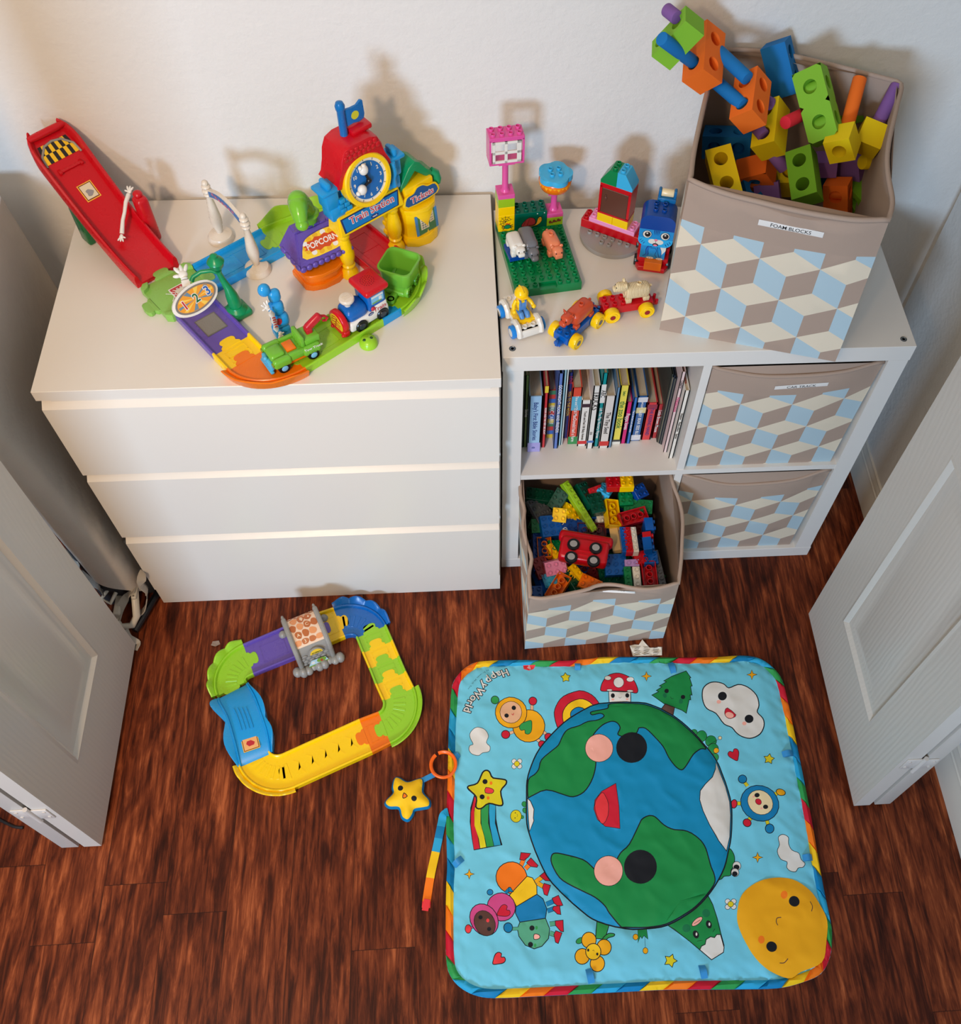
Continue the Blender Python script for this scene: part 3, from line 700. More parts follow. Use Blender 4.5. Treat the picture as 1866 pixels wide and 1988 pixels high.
for i, (wd, cc, lb) in enumerate(((9, (60, 66, 60), 'thin dark paperback, first of the floppy ones'), (9, (150, 140, 120), 'thin tan paperback between dark floppy ones'), (9, (40, 52, 66), 'thin navy paperback among the floppy ones'), (9, (112, 112, 104), 'thin grey paperback among the floppy ones'), (10, (48, 50, 56), 'thin black paperback, last of the floppy ones'))):
    book(xs, xs+wd, 925+i*6, 0.225-0.008*(i % 2), cc, lb, pages=False, depth=0.2); xs += wd+1
book(1560, 1594, 1020, H(1020, 262, 1590), (226, 200, 196), 'pale pink paperback with curly title near the right end', txt=(('Pinkalicious', 0.62, 0.010, 'p'), ('Cherry', 0.86, 0.008, 'k')), depth=0.21, pages=False)
book(1610, 1652, 1078, H(1078, 440, 1640), (232, 226, 214), 'cream book standing furthest forward at the right end', txt=(('Waiting    Peek-a-Boo    Spring', 0.5, 0.0068, 'k'),), depth=0.20)
book(1604, 1622, 1004, 0.225, (176, 40, 50), 'thin red book standing behind the cream book', depth=0.06, pages=False)
# ================================================================== play mat
def fab(n, rgb): return mat('mat_'+n, rgb, 0.62, 0.3, bump=(1200, 0.12, 0.0004))
MN = ['sky', 'ink', 'ocean', 'land', 'white', 'red', 'orange', 'yellow', 'blue', 'lblue', 'green', 'pink', 'skin', 'brown', 'sun', 'magenta', 'teal', 'gold', 'dgreen', 'cream', 'scarlet']
MC = dict(sky=(112, 200, 222), ink=(12, 16, 24), ocean=(0, 138, 184), land=(18, 136, 66), white=(224, 220, 212), red=(206, 22, 48), orange=(246, 120, 14), yellow=(246, 196, 20), blue=(0, 124, 178),
          lblue=(36, 160, 204), green=(44, 152, 74), pink=(246, 174, 156), skin=(232, 178, 138), brown=(88, 56, 46), sun=(240, 168, 10), magenta=(206, 70, 130), teal=(84, 164, 128), gold=(222, 204, 30), dgreen=(10, 112, 66), cream=(236, 214, 166), scarlet=(232, 54, 60))
MI = {n: i for i, n in enumerate(MN)}
MMATS = [fab(n, MC[n]) for n in MN]
m_ = MMATS[MI['gold']]; m_.node_tree.nodes['Principled BSDF'].inputs['Roughness'].default_value = 0.3
def cropf(ox, oy, s): return lambda x, y: (ox+x/s, oy+y/s)
Q1 = cropf(860, 1230, 4.9105); Q2 = cropf(1240, 1260, 4.665); Q3 = cropf(730, 1440, 4.665); Q4 = cropf(840, 1640, 4.665); Q5 = cropf(1230, 1620, 4.551)
Q0 = lambda x, y: (x, y)
def Wd(p): q = atz(0.009, *p); return (q.x, q.y)
def WP(Q, pts): return [Wd(Q(*p)) for p in pts]
OUT = WP(Q0, [(929, 1283), (976, 1280), (1023, 1280), (1094, 1281), (1134, 1278), (1174, 1274), (1240, 1274), (1321, 1275), (1390, 1274), (1437, 1271), (1471, 1275), (1496, 1289), (1517, 1313), (1529, 1350), (1549, 1446), (1561, 1506), (1578, 1594), (1590, 1665), (1603, 1734), (1614, 1787), (1617, 1818), (1613, 1857), (1595, 1890), (1555, 1908), (1509, 1918), (1428, 1920), (1296, 1921), (1230, 1924), (1170, 1927), (1054, 1933), (960, 1937), (921, 1931), (893, 1916), (875, 1895), (867, 1869), (865, 1811), (866, 1725), (868, 1683), (867, 1640), (866, 1590), (868, 1543), (870, 1461), (871, 1413), (874, 1372), (876, 1344), (880, 1323), (893, 1304), (909, 1291)])
OUT = smooth(OUT, 4); INN = offset(OUT, -0.0155)
n_ = len(OUT); per = [0]
for i in range(n_): per.append(per[-1]+(Vector(OUT[(i+1) % n_])-Vector(OUT[i])).length)
def at_loop(loop, s):
    s = s % per[-1]
    for i in range(n_):
        if s <= per[i+1]: return Vector(loop[i]).lerp(Vector(loop[(i+1) % n_]), (s-per[i])/(per[i+1]-per[i]))
    return Vector(loop[0])
S = []          # (polygon, material)
def add(Q, pts, m, ol=0.0, sm=0, oc='ink'):
    w = WP(Q, pts)
    if sm: w = smooth(w, sm)
    if ol: S.append((offset(w, ol/2), MI[oc])); w = offset(w, -ol/2)
    S.append((w, MI[m])); return w
def circ(Q, x, y, rx, m, ry=None, ol=0.0, rot=0, n=20): return add(Q, ell(x, y, rx, ry, rot, n), m, ol)
def line(Q, pts, w, m='ink'): S.append((stroke([Vector(p) for p in smooth(WP(Q, pts), 4, False)], w), MI[m]))
cyc = ['yellow', 'blue', 'lblue', 'green', 'red', 'orange']; ns = 60; sl = per[-1]/ns
for k in range(ns):
    a, c = k*sl, (k+1)*sl; pts = [tuple(at_loop(OUT, a+(c-a)*t)) for t in (0, .25, .5, .75, 1)]+[tuple(at_loop(INN, a+(c-a)*t-0.024)) for t in (1, .75, .5, .25, 0)]
    S.append((pts, MI[cyc[k % 6]]))
CIR = [(1164, 1366), (1240, 1364), (1272, 1371), (1304, 1388), (1334, 1410), (1368, 1446), (1390, 1474), (1401, 1500), (1411, 1528), (1419, 1556), (1421, 1582), (1419, 1625), (1414, 1653), (1406, 1684), (1388, 1719), (1362, 1752), (1335, 1774), (1296, 1795), (1258, 1802), (1213, 1802), (1161, 1788), (1130, 1768), (1073, 1714), (1047, 1669), (1028, 1618), (1023, 1590), (1023, 1548), (1024, 1515), (1033, 1484), (1049, 1452), (1084, 1413), (1120, 1386)]
OL = 0.0016
# things peeping from behind the globe
add(Q1, [(1120, 920), (1062, 790), (1080, 690), (1150, 600), (1300, 548), (1420, 585), (1500, 680), (1520, 760), (1300, 900)], 'red', OL, 3)
add(Q1, [(1180, 880), (1140, 770), (1190, 680), (1300, 625), (1400, 655), (1470, 740), (1400, 850)], 'yellow', OL, 3)
add(Q1, [(1240, 830), (1215, 770), (1240, 730), (1290, 705), (1350, 715), (1390, 760), (1330, 830)], 'blue', OL, 3)
add(Q1, [(1580, 550), (1588, 690), (1792, 690), (1790, 560)], 'white', OL)
add(Q1, [(1502, 530), (1520, 470), (1570, 405), (1650, 377), (1740, 400), (1820, 450), (1858, 530), (1846, 568), (1790, 560), (1720, 552), (1620, 548), (1560, 552), (1515, 550)], 'red', OL, 3)
for x, y, a, c in ((1675, 470, 50, 48), (1572, 428, 32, 22), (1785, 440, 36, 22), (1588, 541, 28, 9), (1785, 549, 32, 11)): circ(Q1, x, y, a, 'white', c, OL*0.6)
for x in (1620, 1757): circ(Q1, x, 592, 19, 'ink', 22); circ(Q1, x, 628, 14, 'pink', 9)
line(Q1, [(1676, 608), (1688, 620), (1700, 608)], 0.0008)
add(Q2, [(120, 418), (180, 390), (160, 378), (210, 345), (188, 335), (250, 300), (228, 290), (300, 250), (430, 198), (472, 262), (462, 265), (485, 335), (470, 340), (483, 420), (466, 418), (470, 465), (455, 465), (432, 582), (390, 555), (320, 530), (230, 500)], 'land', OL)
add(Q2, [(240, 500), (325, 530), (305, 640), (190, 560)], 'brown', OL)
for x, y in ((252, 384), (401, 437)): circ(Q2, x, y, 20, 'ink')
for x, y in ((237, 423), (382, 476)): circ(Q2, x, y, 19, 'dgreen', 22)
line(Q2, [(290, 432), (298, 450), (316, 446)], 0.0008)
for x, y, r in ((500, 760, 32), (570, 790, 48), (655, 835, 50), (675, 905, 48), (690, 980, 35)): circ(Q2, x, y, r, 'land', None, OL*0.7)
line(Q2, [(600, 890), (720, 820)], 0.0008); circ(Q2, 737, 806, 16, 'cream', None, OL*0.6); circ(Q2, 703, 920, 24, 'sun', None, OL*0.6)
add(Q5, [(840, 125), (880, 160), (895, 215), (885, 280), (860, 320), (855, 365), (800, 372), (775, 395), (730, 390), (760, 250)], 'land', OL, 3)
for x, y, a, c in ((912, 278, 37, 40), (896, 338, 35, 37)): circ(Q5, x, y, a, 'white', c, OL*0.7); circ(Q5, x-2, y+12, a*0.72, 'ink', c*0.6)
add(Q5, [(280, 780), (400, 870), (500, 950), (590, 1025), (685, 1105), (795, 1040), (800, 980), (770, 870), (740, 740), (700, 620), (650, 520), (400, 600)], 'land', OL)
add(Q5, [(585, 1020), (600, 988), (632, 972), (640, 930), (680, 905), (715, 912), (735, 885), (768, 885), (800, 1000), (795, 1042), (690, 1108)], 'white', OL)
for x, y in ((550, 885), (665, 796)): circ(Q5, x, y, 25, 'ink', 37, 0, -20); circ(Q5, x+5, y-2, 8, 'white', 15)
for x, y in ((467, 830), (641, 697)): circ(Q5, x, y, 36, 'dgreen')
circ(Q5, 561, 771, 58, 'pink', 24, OL*0.7, -40); line(Q5, [(535, 790), (590, 755)], 0.0008)
line(Q5, [(698, 866), (718, 835)], 0.0008); line(Q5, [(560, 945), (608, 938)], 0.0008)
add(Q5, [(40, 820), (38, 960), (60, 900), (75, 920), (92, 895), (128, 925), (115, 820)], 'land', OL*0.6)
for x, y in ((18, 907), (105, 1028)): circ(Q5, x, y, 23, 'sun', 27, OL*0.6)
line(Q5, [(100, 900), (104, 1000)], 0.0007)
add(Q4, [(1490, 680), (1475, 850), (1560, 860), (1610, 690)], 'green', OL)
add(Q4, [(1540, 850), (1590, 805), (1645, 808), (1640, 830), (1590, 845), (1555, 880)], 'green', OL, 3)
circ(Q4, 1335, 868, 40, 'green', 24, OL*0.7, -30)
for x, y in ((1415, 865), (1552, 930), (1492, 1078), (1355, 1012)): circ(Q4, x, y, 66, 'sun', 72, OL)
circ(Q4, 1455, 970, 69, 'yellow', 75, OL)
for x, y in ((1409, 955), (1491, 991)): circ(Q4, x, y, 10, 'ink', 14)
line(Q4, [(1448, 962), (1457, 954), (1464, 966)], 0.0007)
circ(Q3, 1345, 565, 24, 'green', None, OL*0.6); circ(Q3, 1352, 620, 24, 'green', None, OL*0.6); circ(Q3, 1325, 682, 14, 'green', 16, OL*0.5)
circ(Q3, 1268, 675, 50, 'gold', 56, OL*0.7); circ(Q3, 1262, 645, 5, 'ink'); circ(Q3, 1260, 690, 5, 'ink'); line(Q3, [(1276, 655), (1284, 668), (1276, 680)], 0.0006)
# bee-like figure
line(Q1, [(935, 925), (1000, 975)], 0.008, 'ink'); line(Q1, [(935, 925), (1000, 975)], 0.0062, 'skin')
line(Q1, [(880, 1000), (945, 1045)], 0.008, 'ink'); line(Q1, [(880, 1000), (945, 1045)], 0.0062, 'skin')
circ(Q1, 1010, 985, 40, 'red', 34, OL); circ(Q1, 948, 1055, 38, 'red', 32, OL)
line(Q1, [(850, 640), (848, 740)], 0.0075, 'ink'); line(Q1, [(850, 640), (848, 740)], 0.006, 'skin')
line(Q1, [(600, 965), (690, 935)], 0.0075, 'ink'); line(Q1, [(600, 965), (690, 935)], 0.006, 'skin')
line(Q1, [(500, 633), (560, 690)], 0.0055, 'ink'); line(Q1, [(500, 633), (560, 690)], 0.004, 'skin')
circ(Q1, 497, 633, 38, 'green', None, OL); circ(Q1, 857, 648, 38, 'red', None, OL); circ(Q1, 598, 965, 40, 'red', None, OL)
circ(Q1, 818, 884, 154, 'sun', 155, OL, -40); circ(Q1, 650, 755, 152, 'sun', 148, OL, 30); circ(Q1, 648, 752, 104, 'skin', 106, OL*0.7)
for x, y in ((676, 709), (607, 787)): circ(Q1, x, y, 21, 'ink')
line(Q1, [(655, 768), (668, 780), (676, 760)], 0.0014, 'red')
HEART = [(0, -60), (25, -85), (58, -70), (62, -30), (30, 25), (0, 55), (-30, 25), (-62, -30), (-58, -70), (-25, -85)]
def heart(Q, x, y, k, rot, m, ol):
    r = math.radians(rot); add(Q, [(x+k*(a*math.cos(r)-c*math.sin(r)), y+k*(a*math.sin(r)+c*math.cos(r))) for a, c in HEART], m, ol, 3)
heart(Q1, 812, 872, 0.95, 215, 'green', OL*0.7); heart(Q2, 872, 978, 0.78, -25, 'red', OL*0.8); heart(Q4, 582, 1050, 0.85, 50, 'scarlet', OL)
# clouds
add(Q1, [(262, 1000), (258, 950), (300, 905), (350, 898), (405, 920), (435, 980), (415, 1040), (450, 1080), (440, 1125), (378, 1140), (340, 1165), (275, 1150), (248, 1110), (258, 1070), (288, 1055)], 'white', OL*0.7, 3)
add(Q2, [(575, 400), (590, 350), (640, 310), (700, 300), (770, 320), (815, 355), (900, 322), (990, 345), (1065, 420), (1090, 510), (1075, 570), (1125, 630), (1135, 700), (1100, 770), (1030, 808), (960, 805), (890, 770), (845, 712), (775, 680), (700, 585), (620, 545), (582, 480)], 'white', OL*1.5, 3)
for x, y in ((757, 430), (1000, 633)): circ(Q2, x, y, 40, 'ink', 38)
for x, y in ((726, 480), (957, 675)): circ(Q2, x, y, 20, 'pink', 17)
add(Q2, [(805, 533), (880, 600), (850, 628), (815, 630), (785, 605), (780, 565)], 'red', OL*0.7, 2); circ(Q2, 822, 600, 38, 'pink', 26, 0, 20)
add(Q5, [(1280, 25), (1320, 0), (1368, 25), (1370, 80), (1398, 140), (1460, 168), (1480, 220), (1515, 258), (1495, 292), (1455, 298), (1430, 332), (1380, 322), (1352, 290), (1355, 245), (1300, 222), (1270, 150), (1290, 90)], 'white', OL*0.8, 3)
# small stars, sparkles and flowers
def starp(Q, x, y, R_, r, rot, m, ol, k=5, sm=2):
    add(Q, [(x+(R_ if i % 2 == 0 else r)*math.cos(math.radians(rot)+PI*i/k), y+(R_ if i % 2 == 0 else r)*math.sin(math.radians(rot)+PI*i/k)) for i in range(2*k)], m, ol, sm)
starp(Q1, 1170, 420, 48, 28, -95, 'gold', OL*0.8); starp(Q2, 1180, 997, 50, 28, -80, 'gold', OL*0.8); starp(Q5, 326, 1116, 60, 34, -70, 'gold', OL*0.8)
for Q, x, y in ((Q2, 70, 250), (Q2, 1025, 235), (Q4, 332, 268), (Q5, 1095, 205)): starp(Q, x, y, 46, 16, -90, 'sun', OL*0.7, 4, 0)
for Q, x, y in ((Q1, 705, 1243), (Q5, 858, 617)):
    for dx, dy in ((-26, -24), (26, -24), (26, 24), (-26, 24)): circ(Q, x+dx, y+dy, 23, 'white', None, OL*0.6)
    circ(Q, x, y, 25, 'gold', None, OL*0.6)
# shooting star with rainbow tail
add(Q3, [(890, 480), (855, 600), (850, 730), (868, 880), (886, 986), (1146, 938), (1112, 820), (1090, 700), (1086, 560)], 'ink')
for i, (c, xa, xb, xc, xd) in enumerate((('red', 893, 912, 888, 942), ('gold', 914, 962, 946, 1000), ('green', 965, 1026, 1003, 1068), ('lblue', 1030, 1083, 1071, 1132))):
    yb = 978-i*11
    add(Q3, [(xa, 500), (xa-32+i*9, 640), (xa-33+i*12, 760), (xc-14, 880), (xc, yb), (xd-2, yb-9), (xd-20, 860), (xb-6-(14-i*5), 740), (xb-(22-i*7), 620), (xb, 520)], c)
add(Q3, [(1000, 258), (1030, 275), (1062, 330), (1170, 345), (1178, 385), (1130, 450), (1150, 560), (1115, 580), (1025, 560), (950, 606), (905, 590), (910, 505), (840, 435), (838, 405), (920, 375), (965, 280)], 'gold', OL*2, 3)
for x, y in ((988, 362), (962, 500)): circ(Q3, x, y, 23, 'ink')
for x, y in ((1042, 376), (1016, 510)): circ(Q3, x, y, 13, 'orange', 16)
add(Q3, [(995, 415), (1050, 425), (1068, 445), (1050, 468), (990, 462)], 'scarlet', OL*0.8, 2)
# caterpillar family
for a, c, m in (((800, 190), (830, 120), 'orange'), ((840, 220), (890, 170), 'orange'), ((930, 340), (1000, 290), 'sun'), ((950, 350), (1020, 390), 'sun'), ((1030, 540), (1100, 510), 'blue'), ((1040, 600), (1110, 575), 'blue'), ((1060, 720), (1130, 710), 'teal'), ((1060, 800), (1120, 820), 'teal')):
    line(Q4, [a, c], 0.0095); line(Q4, [a, c], 0.0080, m)
for pts in ([(800, 72), (888, 80), (870, 110), (828, 145), (788, 138)], [(890, 120), (955, 190), (945, 208), (890, 200), (850, 165)], [(1012, 248), (1060, 290), (1066, 325), (1020, 325), (970, 285)], [(1010, 350), (1068, 368), (1040, 462), (1010, 450), (995, 390)], [(1140, 458), (1180, 548), (1140, 560), (1100, 530), (1082, 485)], [(1095, 560), (1150, 550), (1162, 632), (1130, 628), (1085, 585)], [(1110, 690), (1182, 682), (1186, 788), (1160, 785), (1112, 730)], [(1115, 780), (1172, 800), (1138, 896), (1112, 885), (1098, 815)]): add(Q4, pts, 'red', OL*0.8)
circ(Q4, 715, 300, 146, 'orange', 140, OL, 60)
add(Q4, [(855, 285), (905, 302), (943, 370), (945, 450), (760, 562), (728, 500), (695, 458)], 'yellow', OL)
add(Q4, [(945, 450), (1000, 490), (1035, 580), (1022, 668), (790, 702), (750, 620), (755, 562)], 'blue', OL)
add(Q4, [(790, 702), (1022, 668), (1060, 760), (1050, 850), (990, 920), (920, 942), (840, 910), (782, 830), (768, 760)], 'teal', OL)
line(Q4, [(660, 440), (700, 395)], 0.007); line(Q4, [(660, 440), (700, 395)], 0.0055, 'blue'); add(Q4, [(690, 385), (705, 385), (732, 428), (690, 430)], 'blue', OL*0.7)
circ(Q4, 622, 565, 130, 'magenta', 126, OL, 40); circ(Q4, 520, 430, 27, 'blue', 26, OL*0.8)
line(Q4, [(325, 762), (380, 745)], 0.0045); line(Q4, [(325, 762), (380, 745)], 0.003, 'magenta'); circ(Q4, 323, 764, 28, 'scarlet', 39, OL*0.8)
circ(Q4, 466, 680, 122, 'magenta', 152, OL, -30); circ(Q4, 472, 712, 92, 'brown', 120, OL*0.7, -25)
heart(Q4, 625, 615, 0.85, 60, 'red', OL*0.7)
for x, y in ((434, 658), (512, 764)): circ(Q4, x, y, 19, 'ink')
circ(Q4, 500, 688, 14, 'scarlet', 17)
line(Q4, [(720, 762), (775, 760)], 0.0068); line(Q4, [(720, 762), (775, 760)], 0.0053, 'teal'); circ(Q4, 684, 752, 40, 'blue', 45, OL)
for x, y in ((900, 755), (887, 903)): circ(Q4, x, y, 23, 'ink', 24)
for x, y in ((941, 753), (929, 910)): circ(Q4, x, y, 11, 'green', 17)
add(Q4, [(920, 810), (960, 815), (973, 838), (955, 855), (918, 855)], 'pink', OL*0.8, 2)
# blue round figure
for a, c in (((985, 1245), (955, 1205)), ((1230, 1320), (1265, 1302)), ((935, 1400), (890, 1400)), ((1015, 1530), (990, 1560)), ((1160, 1555), (1175, 1600))):
    line(Q2, [a, c], 0.0085); line(Q2, [a, c], 0.0070, 'gold')
circ(Q2, 940, 1180, 38, 'blue', 38, OL); circ(Q2, 1286, 1299, 43, 'sun', 30, OL, 15); circ(Q2, 865, 1402, 26, 'red', 38, OL); circ(Q2, 980, 1577, 38, 'red', 34, OL, 40); circ(Q2, 1186, 1627, 40, 'blue', 42, OL)
circ(Q2, 1096, 1400, 178, 'blue', 158, OL, 28); circ(Q2, 1100, 1392, 122, 'cream', 104, OL*0.7, 38)
for x, y in ((1070, 1327), (1148, 1432)): circ(Q2, x, y, 23, 'ink', 20)
circ(Q2, 1083, 1386, 30, 'red', 24, OL*0.6, 45)
for x, y in ((1040, 1340), (1112, 1445)): circ(Q2, x, y, 11, 'pink', 9)
# the globe
gl = smooth(WP(Q0, CIR), 3); S.append((offset(gl, 0.0020), MI['ink'])); S.append((offset(gl, -0.0008), MI['ocean']))
GREEN1 = [Q1(*p) for p in ((1575, 712), (1530, 728), (1430, 745), (1405, 760), (1425, 782), (1500, 768), (1535, 795), (1480, 832), (1380, 850), (1300, 885), (1190, 920), (1140, 985), (1100, 1070), (1040, 1120), (940, 1205), (912, 1300), (870, 1352))]+[(1026, 1514), (1025, 1546)]+[Q1(*p) for p in ((840, 1556), (985, 1498), (1150, 1543), (1240, 1563), (1340, 1518), (1410, 1420), (1450, 1300), (1455, 1180), (1420, 1040), (1440, 962), (1520, 882), (1600, 846), (1655, 855), (1688, 905), (1665, 965), (1700, 985), (1780, 1000), (1840, 960), (1862, 915))]+[Q2(*p) for p in ((5, 722), (60, 727), (140, 800), (220, 890), (270, 990), (330, 1070), (385, 1103), (430, 1060), (490, 965), (560, 908), (608, 905))]+[(1366, 1446), (1333, 1412), (1303, 1390), (1271, 1373.5), (1240, 1366.5), (1186, 1366)]
add(Q0, GREEN1, 'land', OL*1.5, 3)
GREEN2 = [(1240, 1603), (1246, 1592), (1259, 1585), (1272, 1588), (1289, 1603), (1309, 1612), (1334, 1615), (1356, 1629), (1367, 1643), (1374, 1664), (1380, 1684), (1387, 1701), (1386, 1718), (1360, 1751), (1334, 1772), (1295, 1793), (1258, 1800), (1215, 1800)]+[Q4(*p) for p in ((1700, 738), (1600, 622), (1560, 560), (1470, 480), (1350, 420), (1250, 370), (1150, 300), (1080, 180), (1075, 110), (1110, 82), (1200, 95), (1330, 130), (1400, 165), (1500, 240), (1640, 170), (1700, 80), (1780, 0))]
add(Q0, GREEN2, 'land', OL*1.5, 3)
add(Q0, [Q1(*p) for p in ((806, 1570), (835, 1600), (868, 1680), (862, 1760))]+[Q3(*p) for p in ((1430, 720), (1392, 812))]+[(1026, 1590)], 'white', OL)
add(Q0, [Q2(*p) for p in ((702, 1022), (694, 1090), (665, 1165), (600, 1230), (555, 1290), (550, 1370), (580, 1470), (640, 1600), (720, 1740), (798, 1828))]+[(1417, 1625), (1419, 1582), (1417, 1556), (1409, 1528)], 'white', OL)
mo = smooth(WP(Q0, [(1195, 1523), (1168, 1538), (1155, 1555), (1153, 1572), (1160, 1592), (1175, 1605), (1203, 1609), (1201, 1566)]), 1)
S.append((offset(mo, 0.001), MI['ink'])); S.append((mo, MI['red'])); add(Q0, [(1168, 1540), (1156, 1557), (1155, 1573), (1162, 1592), (1171, 1601), (1180, 1585), (1181, 1562), (1175, 1546)], 'scarlet', OL*0.7, 2)
circ(Q0, 1163, 1454, 27, 'pink', None, OL*0.7, 0, 28); circ(Q0, 1181, 1692, 28, 'pink', 29.5, OL*0.7, 0, 28); circ(Q0, 1226, 1453, 30, 'ink', 30, 0, 0, 28); circ(Q0, 1243, 1684, 32, 'ink', 33, 0, 0, 28)
# lettering
for ch, x, y, r in zip('HappyWorld', (590, 533, 486, 437, 392, 340, 292, 262, 246, 232), (372, 388, 412, 448, 498, 565, 622, 660, 692, 728), (199, 203, 208, 216, 222, 232, 238, 242, 245, 248)):
    q = Wd(Q1(x, y))
    for bold, m in ((0.0021, 'ink'), (0.0004, 'white')):
        for tri in textpoly(ch, 0.0245, q[0], q[1], r, bold): S.append((tri, MI[m]))
for i, ch in enumerate('by Friends With You'):
    if ch == ' ': continue
    t_ = i/18; q = Wd(Q1(432-185*t_-10*math.sin(PI*t_), 345+180*t_-14*math.sin(PI*t_)))
    for tri in textpoly(ch, 0.0062, q[0], q[1], 222+10*t_, 0.0): S.append((tri, MI['ink']))
add(Q1, [(765, 300), (770, 335), (820, 350), (865, 330), (882, 298)], 'scarlet', 0, 0)
q = Wd(Q1(822, 322))
for tri in textpoly('fp', 0.010, q[0], q[1], 180, 0.0002): S.append((tri, MI['white']))
OA = np.array(OUT); OB = np.roll(OA, -1, axis=0); GA = np.array(gl); GB = np.roll(GA, -1, axis=0)
def segd(A, B, x, y):
    d = B-A; t = np.clip(((x-A[:, 0])*d[:, 0]+(y-A[:, 1])*d[:, 1])/(d**2).sum(1), 0, 1)
    return float(np.sqrt(((A[:, 0]+t*d[:, 0]-x)**2+(A[:, 1]+t*d[:, 1]-y)**2).min()))
def mat3(x, y):
    d = segd(OA, OB, x, y); g = segd(GA, GB, x, y)
    v = Vector((x, y, 0)); nz = noise.noise(v*26)*0.0020+noise.noise(v*58+Vector((3, 1, 2)))*0.0012
    ridge = (1-abs(noise.noise(v*13+Vector((7, 0, 0)))))**6*0.0026
    if d < 0.0155: z = 0.0015+0.0105*math.sqrt(max(0, math.sin(PI*min(1, d/0.0155*0.96+0.02))))
    else:
        z = 0.0050+0.0045*min(1, (d-0.0155)/0.03)
        # short puckers pulled in by the binding seam
        pk = max(0, 1-(d-0.0155)/0.035); z += pk*0.0018*math.sin(240*(x+y*0.6))*math.sin(75*(x-y))
        z += nz+ridge
        z -= 0.0030*math.exp(-(g/0.006)**2)
        if inside([tuple(a) for a in GA[::3]], np.array([x]), np.array([y]))[0]: z += 0.004*min(1, g/0.03)
    return (x, y, max(0.0012, z))
t = thing('play_mat', 'square padded play mat printed with a smiling globe, rainbow striped edge', 'play mat', (1.05, -0.54, 0))
b = sheet(OUT, S, mat3, 0.0075, 0)
e = len(b.v); lo = [(x, y, 0.0004) for x, y in OUT]; hi = [mat3(*q) for q in OUT]; nn_ = len(OUT)
b.add(lo+hi, [(i, (i+1) % nn_, nn_+(i+1) % nn_, nn_+i) for i in range(nn_)]+[tuple(range(nn_))[::-1]], MI['blue'])
obj('printed_cover', b, MMATS, t, world=True, ang=60)
# sun flap sewn on one corner
S2 = []; SS = S; S = S2
def addS(Q, pts, m, ol=0, sm=0): return add(Q, pts, m, ol, sm)
sunp = smooth(WP(Q5, [(1240, 385), (1400, 400), (1550, 490), (1650, 630), (1708, 770), (1702, 950), (1662, 1130), (1480, 1215), (1365, 1272), (1150, 1170), (1020, 1010), (930, 820), (915, 680), (960, 530), (1080, 430)]), 4)
for x, y in ((1412, 598), (1213, 997)): circ(Q5, x, y, 49, 'ink', 46, 0, 40)
for x, y in ((1323, 540), (1122, 935)): circ(Q5, x, y, 29, 'orange', 35)
for pts in ([(1552, 598), (1573, 640), (1565, 686)], [(1285, 1140), (1325, 1138), (1357, 1102)], [(1298, 738), (1262, 745), (1255, 780), (1268, 808)]): line(Q5, pts, 0.0016, 'brown')
SA = np.array(sunp); SB = np.roll(SA, -1, axis=0)
def sun3(x, y):
    d = segd(SA, SB, x, y); v = Vector((x, y, 0)); base = mat3(x, y)[2] if inside(OUT, np.array([x]), np.array([y]))[0] else 0.006
    return (x, y, max(base, 0.010)+0.0012+0.0048*min(1, d/0.018)+noise.noise(v*24)*0.0010+noise.noise(v*70)*0.0003)
b = sheet(sunp, S2, sun3, 0.008, MI['sun'])
hi = [sun3(*q) for q in sunp]; lo = [(x, y, 0.0085) for x, y, z in hi]; k = len(sunp)
b.add(lo+hi, [(i, (i+1) % k, k+(i+1) % k, k+i) for i in range(k)], MI['sun'])
o = obj('sun_flap', b, MMATS, t, world=True, ang=60); S = SS
M_RIB = mat('ribbon_blue', (48, 140, 200), 0.4, 0.4)
def loop(Q, a, c, w=0.013, h=0.010):
    p = Vector((*Wd(Q(*a)), 0)); q = Vector((*Wd(Q(*c)), 0)); d = q-p; s_ = d.cross(Vector((0, 0, 1))).normalized()*w/2; b = MB()
    vs = []; fs = []; n = 8; prof = [(i/n, 0.010+h*math.sin(PI*i/n)*0.75) for i in range(n+1)]+[(1-i/n*0.98, 0.0105+h*0.12*math.sin(PI*i/n)) for i in range(1, n)]
    for u, z in prof:
        c_ = p+d*u; vs += [tuple(c_-s_+Vector((0, 0, z))), tuple(c_+s_+Vector((0, 0, z)))]
    m = len(prof)
    for i in range(m): j = (i+1) % m; fs.append((2*i, 2*i+1, 2*j+1, 2*j))
    b.add(vs, fs); obj('ribbon_loop', b, M_RIB, t, world=True, ang=80)
for Q, a, c in ((Q1, (1283, 285), (1283, 350)), (Q2, (285, 125), (318, 225)), (Q2, (1395, 945), (1300, 958)), (Q3, (705, 1125), (785, 1055)), (Q4, (1440, 1255), (1410, 1120)), (Q5, (628, 1275), (598, 1150)), (Q5, (1578, 205), (1495, 210)), (Q1, (95, 1150), (150, 1195))): loop(Q, a, c)
